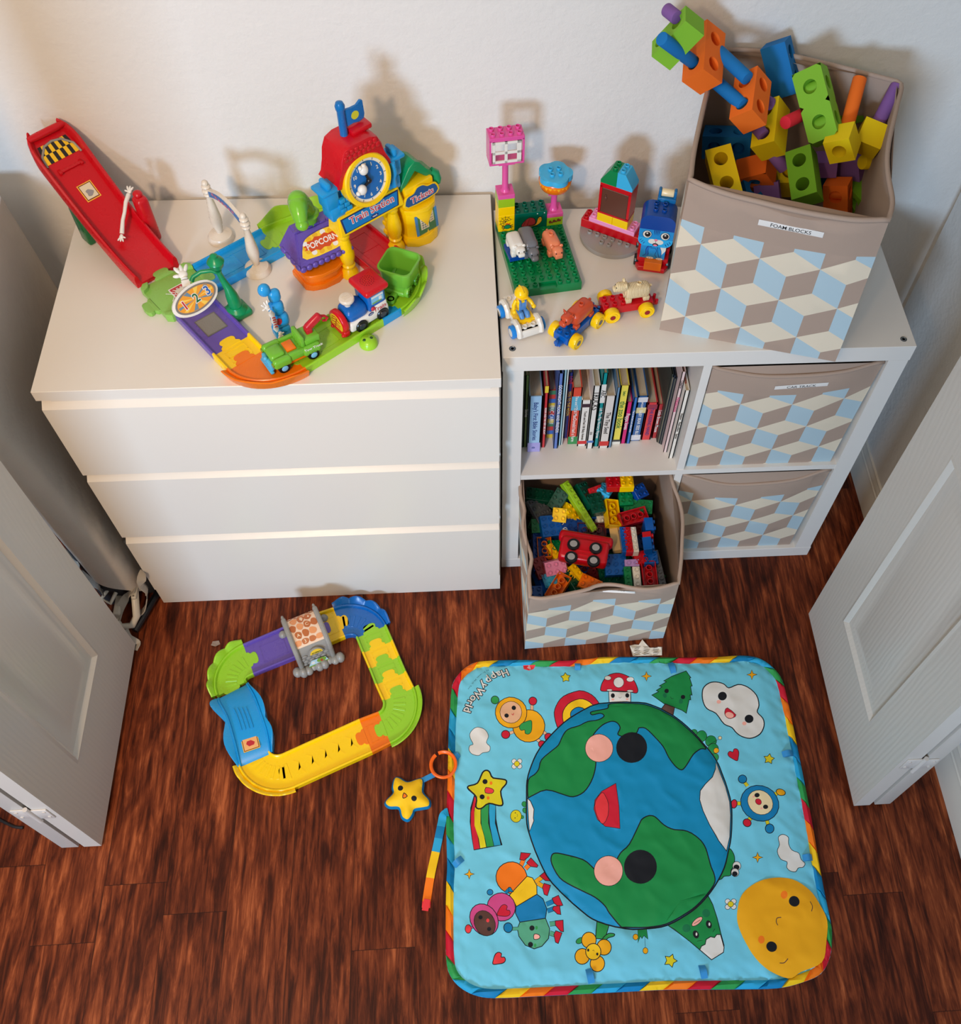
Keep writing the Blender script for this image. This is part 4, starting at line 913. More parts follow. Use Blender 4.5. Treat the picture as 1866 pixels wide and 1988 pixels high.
# striped strap hanging off the left edge
sp = [Wd(Q3(*p)) for p in ((655, 640), (610, 660), (592, 740), (560, 900), (520, 1080), (490, 1230), (462, 1400), (452, 1500))]
sp = smooth(sp, 6, False); n = len(sp); cs = ['lblue', 'lblue', 'lblue', 'blue', 'lblue', 'yellow', 'yellow', 'orange', 'orange', 'scarlet']
b = MB(); vs = []; fs = []; mi = []
for i, p in enumerate(sp):
    p = Vector(p); d = (Vector(sp[min(i+1, n-1)])-Vector(sp[max(i-1, 0)])).normalized(); s_ = Vector((d.y, -d.x))*0.0085; z = 0.013 if i < 4 else 0.0045+0.0015*math.sin(i*0.5); u = i/(n-1)
    tilt = 0.010*max(0, 1-abs(u-0.12)/0.12)
    for sg, dz in ((-1, tilt), (0, 0.0012), (1, 0)):
        q = p+s_*sg; vs.append((q.x, q.y, z+dz))
    for sg, dz in ((-1, tilt), (0, 0.0), (1, 0)):
        q = p+s_*sg; vs.append((q.x, q.y, z+dz-0.0028))
for i in range(n-1):
    c = MI[cs[min(9, int(i/(n-1)*10))]]
    for k, l in ((0, 1), (1, 2), (2, 5), (5, 4), (4, 3), (3, 0)): fs.append((i*6+k, (i+1)*6+k, (i+1)*6+l, i*6+l)); mi.append(c)
fs.append(((n-1)*6, (n-1)*6+1, (n-1)*6+2, (n-1)*6+5, (n-1)*6+4, (n-1)*6+3)); mi.append(MI['orange'])
b.add(vs, fs, mi)
q = Vector(sp[-3]); b.box((q.x, q.y, 0.0066), (0.013, 0.022, 0.0012), MI['scarlet'], rot=RM(0, 0, -12))
obj('fastening_strap', b, MMATS, t, world=True, ang=50)
# ------------------------------------------------ star toy and link ring beside the mat
SP = [(178, 345), (215, 345), (290, 382), (400, 350), (425, 380), (420, 470), (478, 540), (480, 590), (430, 605), (350, 620), (330, 665), (295, 712), (262, 705), (240, 680), (215, 605), (130, 598), (95, 570), (105, 540), (165, 478), (160, 420)]
star = smooth([Wd(Q3(*p)) for p in SP], 4); c0 = Wd(Q3(292, 520))
S2 = []; S = S2
for x, y in ((230, 448), (352, 541)): circ(Q3, x, y, 25, 'ink', 24)
add(Q3, [(262, 493), (292, 522), (262, 540), (250, 530)], 'orange', OL, 2)
SA2 = np.array(star); SB2 = np.roll(SA2, -1, axis=0)
def st3(x, y): d = segd(SA2, SB2, x, y); return (x, y, 0.020+0.013*math.sqrt(min(1, d/0.020))+0.0006*noise.noise(Vector((x, y, 0))*60))
t2 = thing('star_toy', 'yellow plush star with a smiling face on the floor left of the play mat', 'star toy', (c0[0], c0[1], 0))
b = sheet(star, S2, st3, 0.006, MI['yellow']); hi = [st3(*q) for q in star]; k = len(star)
md = [(x, y, 0.012) for x, y in offset(star, 0.004)]; lo = [(x, y, 0.001) for x, y in star]
b.add(hi+md+lo, [(k+i, k+(i+1) % k, (i+1) % k, i) for i in range(k)]+[(2*k+i, 2*k+(i+1) % k, k+(i+1) % k, k+i) for i in range(k)]+[tuple(range(2*k, 3*k))[::-1]], [MI['blue']]*(2*k+1))
obj('plush_body', b, MMATS, t2, world=True, ang=50)
b = MB(); p = Vector((*Wd(Q3(415, 360)), 0.014)); q = Vector((*Wd(Q3(535, 300)), 0.013)); d = (q-p); b.box(tuple((p+q)/2), (d.length, 0.011, 0.003), 0, rot=RM(0, 0, math.degrees(math.atan2(d.y, d.x)))); obj('hanging_tab', b, M_RIB, t2, world=True); S = SS
rc = Wd(Q3(612, 220)); pts = [(rc[0]+0.0265*math.cos(a), rc[1]+0.028*math.sin(a), 0.0185+0.0008*math.sin(2*a)) for a in [math.radians(128+k*345/44) for k in range(45)]]
b = MB(); b.tube(pts, 0.0042, 0, seg=10, flat=0.8); o = obj('link_ring', b, P('ring_orange', (250, 104, 14), 0.3)); tag(o, 'open orange plastic ring joining the plush star to the play mat', 'link ring')
# crumpled care label on the floor between bin and mat
b = MB(); C7b = lambda x, y: (990+x/5.231, 900+y/5.231)
cp = [atz(0.012, *C7b(*q)) for q in ((1345, 1785), (1420, 1870), (1550, 1855), (1545, 1945), (1250, 1955), (1218, 1850), (1270, 1830), (1310, 1840))]
def lab3(x, y): v = Vector((x, y, 0)); return (x, y, 0.011+0.006*noise.noise(v*60)+0.004*noise.noise(v*130))
sh = []
for i in range(9):
    for j in range(3):
        q0 = Vector(atz(0.012, *C7b(1262+(i % 2)*8+j*95, 1862+i*10))); q1 = Vector(atz(0.012, *C7b(1330+j*95-(i*7+j*5) % 24, 1852+i*10+j*2))); sh.append((stroke([(q0.x, q0.y), (q1.x, q1.y)], 0.0008), 1))
b = sheet([(q.x, q.y) for q in cp], sh, lab3, 0.006, 0)
o = obj('care_label', b, [mat('label_cloth', (226, 216, 200), 0.8), M_INK], ang=60); tag(o, 'crumpled white care label on the floor between brick bin and mat', 'label')
# ================================================================== building-brick toys
def K(n, rgb, rough=0.25): return P('brick_'+n, rgb, rough)
KB = dict(green=(0, 128, 70), dkgreen=(0, 92, 70), red=(196, 10, 26), dred=(150, 10, 26), blue=(0, 90, 178), dblue=(6, 66, 148), sky=(60, 176, 222), yellow=(250, 204, 0), lime=(150, 190, 30), pink=(222, 84, 156), lpink=(238, 150, 196), grey=(156, 152, 148),
          dgrey=(88, 92, 98), white=(228, 224, 214), cream=(236, 214, 168), orange=(240, 120, 10), brown=(96, 56, 44), salmon=(232, 134, 92), black=(20, 20, 22), cow=(200, 76, 42), azure=(30, 140, 204), teal=(0, 122, 120), lilac=(186, 150, 216), tan=(222, 190, 130), hippo=(112, 112, 116), maroon=(96, 24, 30), dkg=(0, 70, 50))
def kb(n): return K(n, KB[n])
U_ = 0.016
def stud(b, x, y, z, m=0, seg=16):
    b.lathe([(0.0047, 0), (0.0047, 0.0040), (0.0044, 0.0044), (0.0035, 0.0044), (0.0033, 0.0040), (0.0033, 0.0010), (0.0, 0.0010)], (x, y, z), m, seg, cap=False)
def bricks(b, x, y, z, nx, ny, h, m=0, studs=True, skip=(), hollow=False, bev=0.0007):
    """brick with its lower left front corner at stud x, y; z and h in metres"""
    w, d = nx*U_-0.0003, ny*U_-0.0003; cx, cy = (x+nx/2)*U_, (y+ny/2)*U_
    if not hollow: b.box((cx, cy, z+h/2), (w, d, h), m, bev=bev, seg=1)
    else:
        t = 0.0016; b.box((cx, cy, z+h-t/2), (w, d, t), m)
        for sx, sy, ww, dd in ((-1, 0, t, d), (1, 0, t, d), (0, -1, w, t), (0, 1, w, t)):
            b.box((cx+sx*(w-t)/2, cy+sy*(d-t)/2, z+h/2), (ww, dd, h), m, bev=0.0004, seg=1)
        if nx > 1 and ny > 1:
            for i in range(nx-1):
                for j in range(ny-1): b.lathe([(0.0066, 0), (0.0066, h-t), (0.0052, h-t), (0.0052, 0)], (cx-w/2+(i+1)*U_, cy-d/2+(j+1)*U_, z+0.0006), m, 16, cap=False); b.lathe([(0.0052, 0), (0.0066, 0)], (cx-w/2+(i+1)*U_, cy-d/2+(j+1)*U_, z+0.0006), m, 16, cap=False)
    if studs:
        for i in range(nx):
            for j in range(ny):
                if (i, j) in skip: continue
                stud(b, (x+i+0.5)*U_, (y+j+0.5)*U_, z+h, m)
    return b
# ------------------------------------------------------------------ green base with sign posts
BA = math.radians(8.6)
t = thing('brick_garden', 'green brick base plate with snail and spider bricks, pink window sign and flower lamp', 'toy building', (0.8347, 0.2068, HS), BA)
PT = 0.0190
b = MB()
# chamfered plate with a lowered notch in the middle of the front edge
b.prism([(0.0, 0.0), (2.95*U_, 0.0), (2.95*U_, 0.85*U_), (5.05*U_, 0.85*U_), (5.05*U_, 0.0), (8*U_, 0.0), (8*U_, 12*U_), (0.0, 12*U_)], 0.0, PT, 0, bev=0.0006, seg=1)
b.box((4*U_, 0.0068, 0.0065), (2.1*U_, 0.0135, 0.013), 0)
for i in range(8):
    for j in range(10):
        if j == 0 and i in (3, 4): continue
        stud(b, (i+0.5)*U_, (j+0.5)*U_, PT)
obj('base_plate', b, kb('green'), t)
def face_print(bb, x0, y, z0, w, h, shapes, cols):
    """flat print on a front face; shapes in 0..1 coordinates"""
    for pts, c in shapes:
        bb.add([(x0+px*w, y-0.00025-0.00012*cols.index(c)*0-0.00006*k_[0], z0+pz*h) for px, pz in pts], [tuple(range(len(pts)))], cols.index(c)+1); k_[0] += 1
k_ = [0]
def printed(name, col, x, y, z, nx, ny, h, shapes, cols, par, studs=True):
    bb = MB(); bricks(bb, x, y, z, nx, ny, h, 0, studs); k_[0] = 0
    face_print(bb, x*U_+0.001, y*U_, z+0.001, nx*U_-0.002, h-0.002, shapes, cols)
    return obj(name, bb, [kb(col)]+[K('print_'+c, PRC[c], 0.4) for c in cols], par)
PRC = dict(ink=(30, 26, 30), red=(150, 44, 50), yellow=(226, 170, 40), green=(20, 130, 70), scarlet=(210, 40, 40), brown=(120, 50, 40), white=(225, 222, 210), dblue=(10, 60, 130), pink=(236, 130, 150), sky=(90, 190, 230), deep=(20, 110, 190))
def ring(cx, cy, r, w, n=20, a0=0, a1=360, ry=None):
    return stroke(ell(cx, cy, r, ry, 0, n, a0, a1 if a1-a0 < 360 else a0+359.9), w)
web = [(stroke([(0.45, 0.62), (0.45+0.46*math.cos(a), 0.62+0.40*math.sin(a))], 0.02), 'ink') for a in [math.radians(q) for q in (20, 60, 95, 130, 165, 200, 235)]]
web += [(stroke([(0.45+r*math.cos(math.radians(q)), 0.62+r*0.9*math.sin(math.radians(q))) for q in (20, 60, 95, 130, 165, 200, 235)], 0.018), 'ink') for r in (0.2, 0.36)]
spider = [(stroke([(0.55, 0.30), (0.55+0.38*math.cos(a), 0.30+0.26*math.sin(a))], 0.045), 'ink') for a in [math.radians(q) for q in (-35, -10, 20, 160, 190, 215)]]
spider += [(ell(0.55, 0.30, 0.23, 0.15), 'ink'), (ell(0.55, 0.30, 0.20, 0.125), 'green'), (stroke([(0.42, 0.46), (0.5, 0.52), (0.62, 0.46), (0.74, 0.52)], 0.05), 'scarlet')]
printed('spider_brick', 'yellow', 0, 10, PT, 2, 2, 0.0384, web+spider, ['ink', 'green', 'scarlet'], t, False)
snail = [(smooth([(0.10, 0.06), (0.30, 0.14), (0.62, 0.20), (0.72, 0.62), (0.80, 0.70), (0.86, 0.52), (0.80, 0.26), (0.62, 0.10)], 4), 'ink'), (smooth([(0.13, 0.07), (0.30, 0.11), (0.64, 0.18), (0.73, 0.58), (0.80, 0.66), (0.845, 0.52), (0.79, 0.28), (0.61, 0.12)], 4), 'yellow'),
         (smooth([(0.20, 0.16), (0.28, 0.50), (0.45, 0.72), (0.60, 0.64), (0.66, 0.40), (0.58, 0.18)], 4), 'ink'), (smooth([(0.22, 0.18), (0.30, 0.50), (0.45, 0.69), (0.585, 0.62), (0.64, 0.40), (0.57, 0.20)], 4), 'red'),
         (stroke([(0.34, 0.56), (0.26, 0.20)], 0.012), 'ink'), (stroke([(0.46, 0.66), (0.38, 0.20)], 0.012), 'ink'), (stroke([(0.76, 0.66), (0.70, 0.90)], 0.010), 'ink'), (stroke([(0.82, 0.66), (0.92, 0.92)], 0.010), 'ink'), (ell(0.70, 0.92, 0.018, 0.035), 'white'), (ell(0.92, 0.93, 0.018, 0.035), 'white'),
         (ell(0.775, 0.56, 0.012, 0.03), 'ink'), (ell(0.825, 0.54, 0.012, 0.03), 'ink')]
printed('snail_brick', 'dkgreen', 2, 10, PT, 4, 2, 0.0384, snail, ['ink', 'yellow', 'red', 'white'], t)
ants = []
for i, cx in enumerate((0.18, 0.44, 0.72)): ants += [(ell(cx, 0.5+0.08*i, 0.09, 0.20), 'ink'), (ell(cx, 0.5+0.08*i, 0.075, 0.16), 'brown')]
ants += [(ell(cx, 0.42+0.08*i, 0.06, 0.12), 'brown') for i, cx in enumerate((0.31, 0.58, 0.84))]+[(stroke([(0.84, 0.6), (0.95, 0.9)], 0.02), 'ink')]
printed('beetle_brick', 'lime', 6, 10, PT, 2, 2, 0.0192, ants, ['ink', 'brown'], t, False)
b = MB(); bricks(b, 0, 10, PT+0.0384, 2, 2, 0.0192, 0, False); obj('yellow_brick', b, kb('yellow'), t)
b = MB(); bricks(b, 0, 10, PT+0.0576, 2, 2, 0.0192, 0, False); obj('lime_brick', b, kb('lime'), t)
def pole(cx, cy, z, h):
    b = MB(); bricks(b, cx-1, cy-1, z, 2, 2, 0.0096, 0, False)
    b.lathe([(0.0095, 0), (0.0080, 0.002), (0.0062, 0.007), (0.0058, 0.02), (0.0058, h-0.012), (0.0070, h-0.004), (0.0070, h)], (cx*U_, cy*U_, z+0.0096), 0, 24)
    b.box((cx*U_, cy*U_, z+0.0096+h+0.0012), (0.030, 0.030, 0.0024), 0, bev=0.0005, seg=1)
    return obj('pole', b, kb('pink'), t)
zw = 0.938-HS
pole(1, 11, PT+0.0768, zw-0.0024-0.0096-PT-0.0768)
b = MB(); wx0 = (1-2)*U_; wy0 = 10*U_; H_ = 0.0576
b.box((1*U_, 11*U_, zw+0.002), (0.064, 0.032, 0.004), 0, bev=0.0006, seg=1); b.box((1*U_, 11*U_, zw+H_-0.004), (0.064, 0.032, 0.008), 0, bev=0.0006, seg=1)
for sx in (-1, 1): b.box((1*U_+sx*0.0303, 11*U_, zw+H_/2), (0.0034, 0.032, H_-0.01), 0)
for i in range(4):
    for j in range(2): stud(b, (i-1+0.5)*U_, (10+j+0.5)*U_, zw+H_)
obj('window_frame', b, kb('pink'), t)
b = MB(); yw = wy0+0.0008; x0, x1, z0, z1 = 1*U_-0.0262, 1*U_+0.0262, zw+0.0045, zw+H_-0.0085
for xa, xb, za, zb in ((x0, x1, z0, z0+0.005), (x0, x1, z1-0.005, z1), (x0, x0+0.005, z0, z1), (x1-0.008, x1, z0, z1), ((x0+x1)/2-0.0045, (x0+x1)/2+0.001, z0, z1), (x0, x1, (z0+z1)/2-0.0035, (z0+z1)/2+0.0025)):
    b.box(((xa+xb)/2, yw, (za+zb)/2), (xb-xa, 0.0032, zb-za), 0, bev=0.0004, seg=1)
obj('window_pane_frame', b, kb('white'), t)
pole(7, 11, PT+0.0192, 0.0430)
zb_ = PT+0.0192+0.0096+0.0430+0.0024
b = MB(); b.lathe([(0.010, 0.0), (0.020, 0.002), (0.0275, 0.008), (0.0305, 0.016), (0.0310, 0.023), (0.0290, 0.027), (0.012, 0.0275)], (7*U_, 11*U_, zb_), 0, 36)
for k in range(24):
    a = 2*PI*k/24; r1 = 0.0312; zt = 0.010+0.006*((k*7) % 5)/5
    b.add([(7*U_+r1*math.cos(a-0.13), 11*U_+r1*math.sin(a-0.13), zb_+0.0235), (7*U_+r1*math.cos(a+0.13), 11*U_+r1*math.sin(a+0.13), zb_+0.0235), (7*U_+r1*math.cos(a)*1.0, 11*U_+r1*math.sin(a), zb_+zt+0.006)], [(0, 2, 1)], 1)
obj('bowl', b, [kb('orange'), K('amber', (250, 176, 20))], t)
b = MB(); pts = [( (0.0265+0.0065*abs(math.cos(2.5*a+0.3))**0.6)*math.cos(a), (0.0265+0.0065*abs(math.cos(2.5*a+0.3))**0.6)*math.sin(a)) for a in [2*PI*k/70 for k in range(70)]]
b.prism(pts, 0, 0.0105, 0, TM(7*U_, 11*U_, zb_+0.0275), 0.0008)
for i in (-0.5, 0.5):
    for j in (-0.5, 0.5): stud(b, (7+i)*U_, (11+j)*U_, zb_+0.038)
obj('flower_plate', b, kb('sky'), t)
# ------------------------------------------------------------------ small animals
def animal(name, label, col, loc, rz, L=0.050, W=0.026, H=0.026, head=(0.018, 0.018, 0.016), head_at=(0, -0.030, 0.020), ears=0.004, snout=0.0, stud_on=True, z=0.0, ridges=False, horns=False, tailr=0.0, base=None, leg=0.008):
    t = thing(name, label, 'toy animal', (loc[0], loc[1], loc[2]), rz); b = MB(); dk = 1
    b.box((0, 0, leg+(H-leg)/2), (W, L, H-leg), 0, bev=min(W, H-leg)*0.36, seg=4)
    for sx in (-1, 1):
        for sy in (-1, 1): b.box((sx*(W/2-0.0055), sy*(L/2-0.007), leg*0.75), (0.010, 0.012, leg*1.5), 0, bev=0.002)
    hx, hy, hz = head_at
    b.box((hx, hy, hz), head, 0, bev=min(head)*0.38, seg=4)
    if snout: b.box((hx, hy-head[1]/2-snout/2+0.002, hz-head[2]*0.18), (head[0]*0.72, snout+0.004, head[2]*0.55), 0, bev=min(head[0]*0.3, snout*0.5+0.001), seg=3)
    for sx in (-1, 1):
        b.sph((hx+sx*head[0]*0.42, hy+head[1]*0.2, hz+head[2]*0.42), (ears, ears*0.6, ears), 0, seg=12, rings=8)
        b.sph((hx+sx*head[0]*0.26, hy-head[1]*0.485, hz+head[2]*0.16), (0.0014, 0.0008, 0.0016), dk, seg=10, rings=6)
        if horns: b.tube([(hx+sx*0.005, hy+0.003, hz+head[2]*0.45), (hx+sx*0.009, hy+0.003, hz+head[2]*0.62), (hx+sx*0.010, hy+0.001, hz+head[2]*0.85)], [0.0022, 0.0019, 0.0008], 0, 8)
    if tailr: b.sph((0, L/2+0.001, H*0.8), tailr, 0, seg=10, rings=6)
    if stud_on: stud(b, 0, 0.003, H-0.0005)
    m0 = kb(col) if not ridges else mat('ridged_'+col, KB[col], 0.45)
    if ridges and not m0.node_tree.nodes.get('wv'):
        nt = m0.node_tree; wv = nt.nodes.new('ShaderNodeTexWave'); wv.name = 'wv'; wv.bands_direction = 'Y'; wv.inputs['Scale'].default_value = 110; wv.inputs['Distortion'].default_value = 1.2; tc = nt.nodes.new('ShaderNodeTexCoord')
        bp = nt.nodes.new('ShaderNodeBump'); bp.inputs['Strength'].default_value = 0.9; bp.inputs['Distance'].default_value = 0.0012
        nt.links.new(tc.outputs['Object'], wv.inputs['Vector']); nt.links.new(wv.outputs['Fac'], bp.inputs['Height']); nt.links.new(bp.outputs[0], nt.nodes['Principled BSDF'].inputs['Normal'])
    obj('body', b, [m0, kb('black')], t, ang=50)
    if base:
        b = MB(); bricks(b, -1, -1.3, -0.0098, 2, 2.6, 0.0096, 0, False); obj('standing_plate', b, kb(base), t)
    return t
R_ = math.radians
zp = HS+PT
animal('toy_polar_bear', 'white toy polar bear on a blue plate, left of the grey hippo', 'white', (0.8390, 0.3010, zp+0.0145), R_(14), L=0.044, W=0.026, H=0.029, head=(0.019, 0.017, 0.016), head_at=(0.003, -0.024, 0.018), ears=0.0038, snout=0.005, stud_on=False, base='dblue')
animal('toy_hippo', 'grey toy hippo between the polar bear and the pig', 'hippo', (0.8640, 0.3130, zp+0.0044), R_(12), L=0.056, W=0.030, H=0.036, head=(0.021, 0.020, 0.019), head_at=(0.002, -0.033, 0.019), ears=0.0032, snout=0.008, stud_on=False)
animal('toy_pig', 'salmon pink toy pig with a stud on its back, right of the hippo', 'salmon', (0.9085, 0.3110, zp+0.0044), R_(16), L=0.046, W=0.026, H=0.033, head=(0.021, 0.019, 0.020), head_at=(0.002, -0.028, 0.018), ears=0.004, snout=0.003, tailr=0.0026)
# ------------------------------------------------------------------ brick boat house
t = thing('brick_boat_house', 'brick tower with brown door and green and blue roof on a long red base', 'toy building', (0.9734, 0.3887, HS), R_(-29.7))
b = MB(); n = 40; rr_ = 4.0*U_; cx, cy = 4*U_, 0.9*U_
pts = [(cx+rr_*1.02*math.cos(a), cy+rr_*1.02*math.sin(a)) for a in [PI+PI*k/n for k in range(n+1)]]+[(cx+rr_*1.02, cy+0.9*U_), (cx-rr_*1.02, cy+0.9*U_)]
b.prism(pts, 0.0, 0.0094, 0, None, 0.0006)
for i, j in ((1, 0), (2, 0), (3, 0), (4, 0), (5, 0), (6, 0), (3, 1), (4, 1)): stud(b, (i+0.5)*U_, (-j-0.5)*U_, 0.0094)
obj('round_base_plate', b, kb('grey'), t)
b = MB(); bricks(b, 0, 0, 0.0096, 8, 2, 0.0192, 0, True, skip=[(i, j) for i in range(1, 7) for j in range(2)]); obj('long_red_brick', b, kb('red'), t)
b = MB(); bricks(b, 1, 0, 0.0288, 6, 2, 0.0096, 0, True, skip=[(i, j) for i in range(1, 5) for j in range(2)]); obj('pink_plate', b, kb('lpink'), t)
for x in (2, 4):
    b = MB(); bricks(b, x, 0, 0.0384, 2, 2, 0.0192, 0, False); obj('yellow_brick', b, kb('yellow'), t)
b = MB(); z0 = 0.0576; hh = 0.0700; w_ = 4*U_-0.0003; cx = 4*U_
b.box((cx, U_, z0+0.002), (w_, 2*U_, 0.004), 0); b.box((cx, U_, z0+hh-0.005), (w_, 2*U_, 0.010), 0, bev=0.0005, seg=1)
for s_ in (-1, 1): b.box((cx+s_*(w_/2-0.0025), U_, z0+hh/2), (0.005, 2*U_, hh-0.012), 0)
b.box((cx, 2*U_-0.002, z0+hh/2), (w_-0.01, 0.003, hh-0.012), 0)
obj('door_frame', b, kb('red'), t)
b = MB(); b.box((cx, 0.0012, z0+hh/2-0.003), (w_-0.0105, 0.0030, hh-0.0145), 0, bev=0.0006, seg=1)
b.box((cx-0.018, -0.0012, z0+hh/2+0.004), (0.0024, 0.0022, 0.016), 0, bev=0.0008); b.sph((cx-0.018, -0.0014, z0+hh/2+0.004), (0.0034, 0.0016, 0.004), 0, seg=12, rings=8)
obj('door', b, kb('brown'), t)
for s_, col in ((-1, 'green'), (1, 'sky')):
    b = MB(); z1 = z0+hh; prof = [(0, z1), (s_*2*U_, z1), (s_*2*U_, z1+0.0065), (s_*1.0*U_, z1+0.0320), (0, z1+0.0320)]
    vs = [(cx+x, y, z) for y in (0.0002, 2*U_-0.0002) for x, z in prof]; f = [tuple(range(5)), tuple(range(5, 10))[::-1]]+[(i, i+5, (i+1) % 5+5, (i+1) % 5) for i in range(5)]
    b.add(vs, f if s_ > 0 else [q[::-1] for q in f])
    for j in (0.5, 1.5): stud(b, cx+s_*0.5*U_, j*U_, z1+0.0320)
    obj('roof_slope', b, kb(col), t)['label'] = ('green' if s_ < 0 else 'sky blue')+' roof slope'
# ------------------------------------------------------------------ cat on a car
t = thing('brick_cat_car', 'blue cat face brick figure riding a small red car base, beside the big bin', 'toy car', (1.0975, 0.2640, HS), R_(-13))
b = MB(); b.prism([(-0.025, 0.0), (0.025, 0.0), (0.031, 0.010), (0.031, 0.080), (-0.031, 0.080), (-0.031, 0.010)], 0.004, 0.014, 0, None, 0.003, 3)
b.box((0, 0.046, 0.020), (0.060, 0.066, 0.016), 0, bev=0.003)
for s_ in (-1, 1): b.box((s_*0.024, 0.055, 0.032), (0.012, 0.055, 0.018), 0, bev=0.003)
obj('car_base', b, kb('red'), t)
for sx in (-1, 1):
    for y in (0.022, 0.066):
        b = MB(); b.cyl((sx*0.0305-0.0045, y, 0.0110), 0.0110, 0.009, 0, rot=RM(0, 90, 0), bev=0.0015); obj('wheel', b, kb('black'), t)
b = MB(); b.box((0.002, 0.006, 0.018), (0.033, 0.014, 0.019), 0, bev=0.0006, seg=1); obj('orange_brick', b, kb('orange'), t)
bx = -0.002
body_print = [(smooth([(0.10, 0.12), (0.22, 0.30), (0.20, 0.60), (0.28, 0.88), (0.42, 0.92), (0.44, 0.82), (0.34, 0.76), (0.32, 0.50), (0.34, 0.24)], 3), 'dblue'), (smooth([(0.14, 0.14), (0.25, 0.30), (0.23, 0.60), (0.30, 0.82), (0.36, 0.80), (0.29, 0.55), (0.31, 0.26)], 3), 'deep'),
              (stroke(smooth([(0.40, 0.72), (0.58, 0.74), (0.64, 0.55), (0.60, 0.30), (0.70, 0.10)], 4, False), 0.02), 'dblue'), ([(0.74, 1.0), (1.0, 1.0), (1.0, 0.66), (0.86, 0.34), (0.82, 0.60)], 'white'), (stroke(smooth([(0.72, 0.95), (0.84, 0.55), (0.84, 0.14)], 4, False), 0.02), 'dblue'), (stroke(smooth([(0.66, 0.9), (0.70, 0.5), (0.80, 0.1)], 4, False), 0.02), 'dblue'),
              (ell(0.42, 0.07, 0.15, 0.07), 'white'), (ell(0.80, 0.06, 0.14, 0.07), 'white'), (stroke([(0.38, 0.02), (0.38, 0.10)], 0.012), 'dblue'), (stroke([(0.46, 0.02), (0.46, 0.10)], 0.012), 'dblue'), (stroke([(0.76, 0.02), (0.76, 0.10)], 0.012), 'dblue'), (stroke([(0.84, 0.02), (0.84, 0.10)], 0.012), 'dblue')]
b = MB(); k_[0] = 0; b.box((bx, 0.026, 0.0455), (0.047, 0.032, 0.035), 0, bev=0.0006, seg=1); cl = ['ink', 'dblue', 'deep', 'white', 'pink', 'sky']
face_print(b, bx-0.0235, 0.010, 0.028, 0.047, 0.035, body_print, cl)
CM_ = [K('print_'+c, PRC[c], 0.4) for c in cl]
obj('cat_body', b, [kb('azure')]+CM_, t)
def rounded(w, h, r, top=True, bottom=False, n=8):
    pts = []
    for sx, sz, a0, on in ((1, 1, 0, top), (-1, 1, 90, top), (-1, -1, 180, bottom), (1, -1, 270, bottom)):
        cx_ = sx*(w/2-r); cz = h-r if sz > 0 else r
        if on: pts += [(cx_+r*math.cos(R_(a0+90*k/n)), cz+r*math.sin(R_(a0+90*k/n))) for k in range(n+1)]
        else: pts.append((sx*w/2, h if sz > 0 else 0))
    return pts
XZ = lambda x, y, z: Matrix.Translation((x, y, z)) @ RM(90, 0, 0)
hw = 0.064
b = MB(); k_[0] = 0; b.prism(rounded(hw, 0.0192, 0.015, False, True), -0.044, 0, 0, XZ(bx+0.001, 0.004, 0.0632), 0)
sn = [(ell(0.42, 0.62, 0.12, 0.30), 'white'), (ell(0.62, 0.62, 0.12, 0.30), 'white'), (ell(0.52, 0.26, 0.085, 0.20), 'ink'), (ell(0.52, 0.20, 0.06, 0.12), 'pink'), (ell(0.52, 0.84, 0.05, 0.14), 'pink'), (stroke([(0.52, 0.72), (0.52, 0.5)], 0.012), 'ink')]
sn += [(stroke([(x, z), (x+dx, z-0.22)], 0.018), 'dblue') for x, z, dx in ((0.10, 0.80, -0.05), (0.15, 0.62, -0.05), (0.20, 0.46, -0.04), (0.90, 0.80, 0.05), (0.85, 0.62, 0.05), (0.80, 0.46, 0.04))]
face_print(b, bx+0.001-hw/2, 0.004, 0.0632, hw, 0.0192, sn, cl); obj('cat_chin', b, [K('cat_sky', (40, 170, 226))]+CM_, t)
b = MB(); k_[0] = 0; b.box((bx+0.001, 0.026, 0.0922), (hw, 0.044, 0.0192), 0, bev=0.0004, seg=1); ey = []
for x in (0.24, 0.76): ey += [(ell(x, 0.42, 0.135, 0.46), 'ink'), (ell(x, 0.42, 0.12, 0.42), 'white'), (ell(x+0.015, 0.42, 0.085, 0.31), 'ink'), (ell(x+0.0, 0.54, 0.026, 0.09), 'white')]
ey += [([(x, 1.0), (x+0.03, 1.0), (x+0.015+(0.5-x)*0.3, 0.4)], 'dblue') for x in (0.42, 0.47, 0.52, 0.57)]
face_print(b, bx+0.001-hw/2, 0.004, 0.0826, hw, 0.0192, ey, cl); obj('cat_face', b, [kb('azure')]+CM_, t)
b = MB(); b.prism(rounded(hw, 0.032, 0.0175, True, False), -0.044, 0, 0, XZ(bx+0.001, 0.004, 0.1020), 0)
for i in (-0.5, 0.5):
    for j in (1.3, 2.3): stud(b, bx+0.001+i*U_, j*U_, 0.1338)
obj('cat_forehead', b, kb('dblue'), t)
b = MB(); b.box((bx+0.010, 0.050, 0.137), (0.034, 0.012, 0.010), 0, bev=0.002)
for s_ in (-1, 1): b.box((bx+0.010+s_*0.014, 0.053, 0.148), (0.0055, 0.012, 0.018), 0, bev=0.002)
obj('ear_bracket', b, K('cat_teal', (20, 104, 160)), t)
b = MB(); b.cyl((bx+0.010-0.0113, 0.053, 0.149), 0.0070, 0.0226, 0, rot=RM(0, 90, 0), bev=0.001); obj('beige_roller', b, kb('cream'), t)
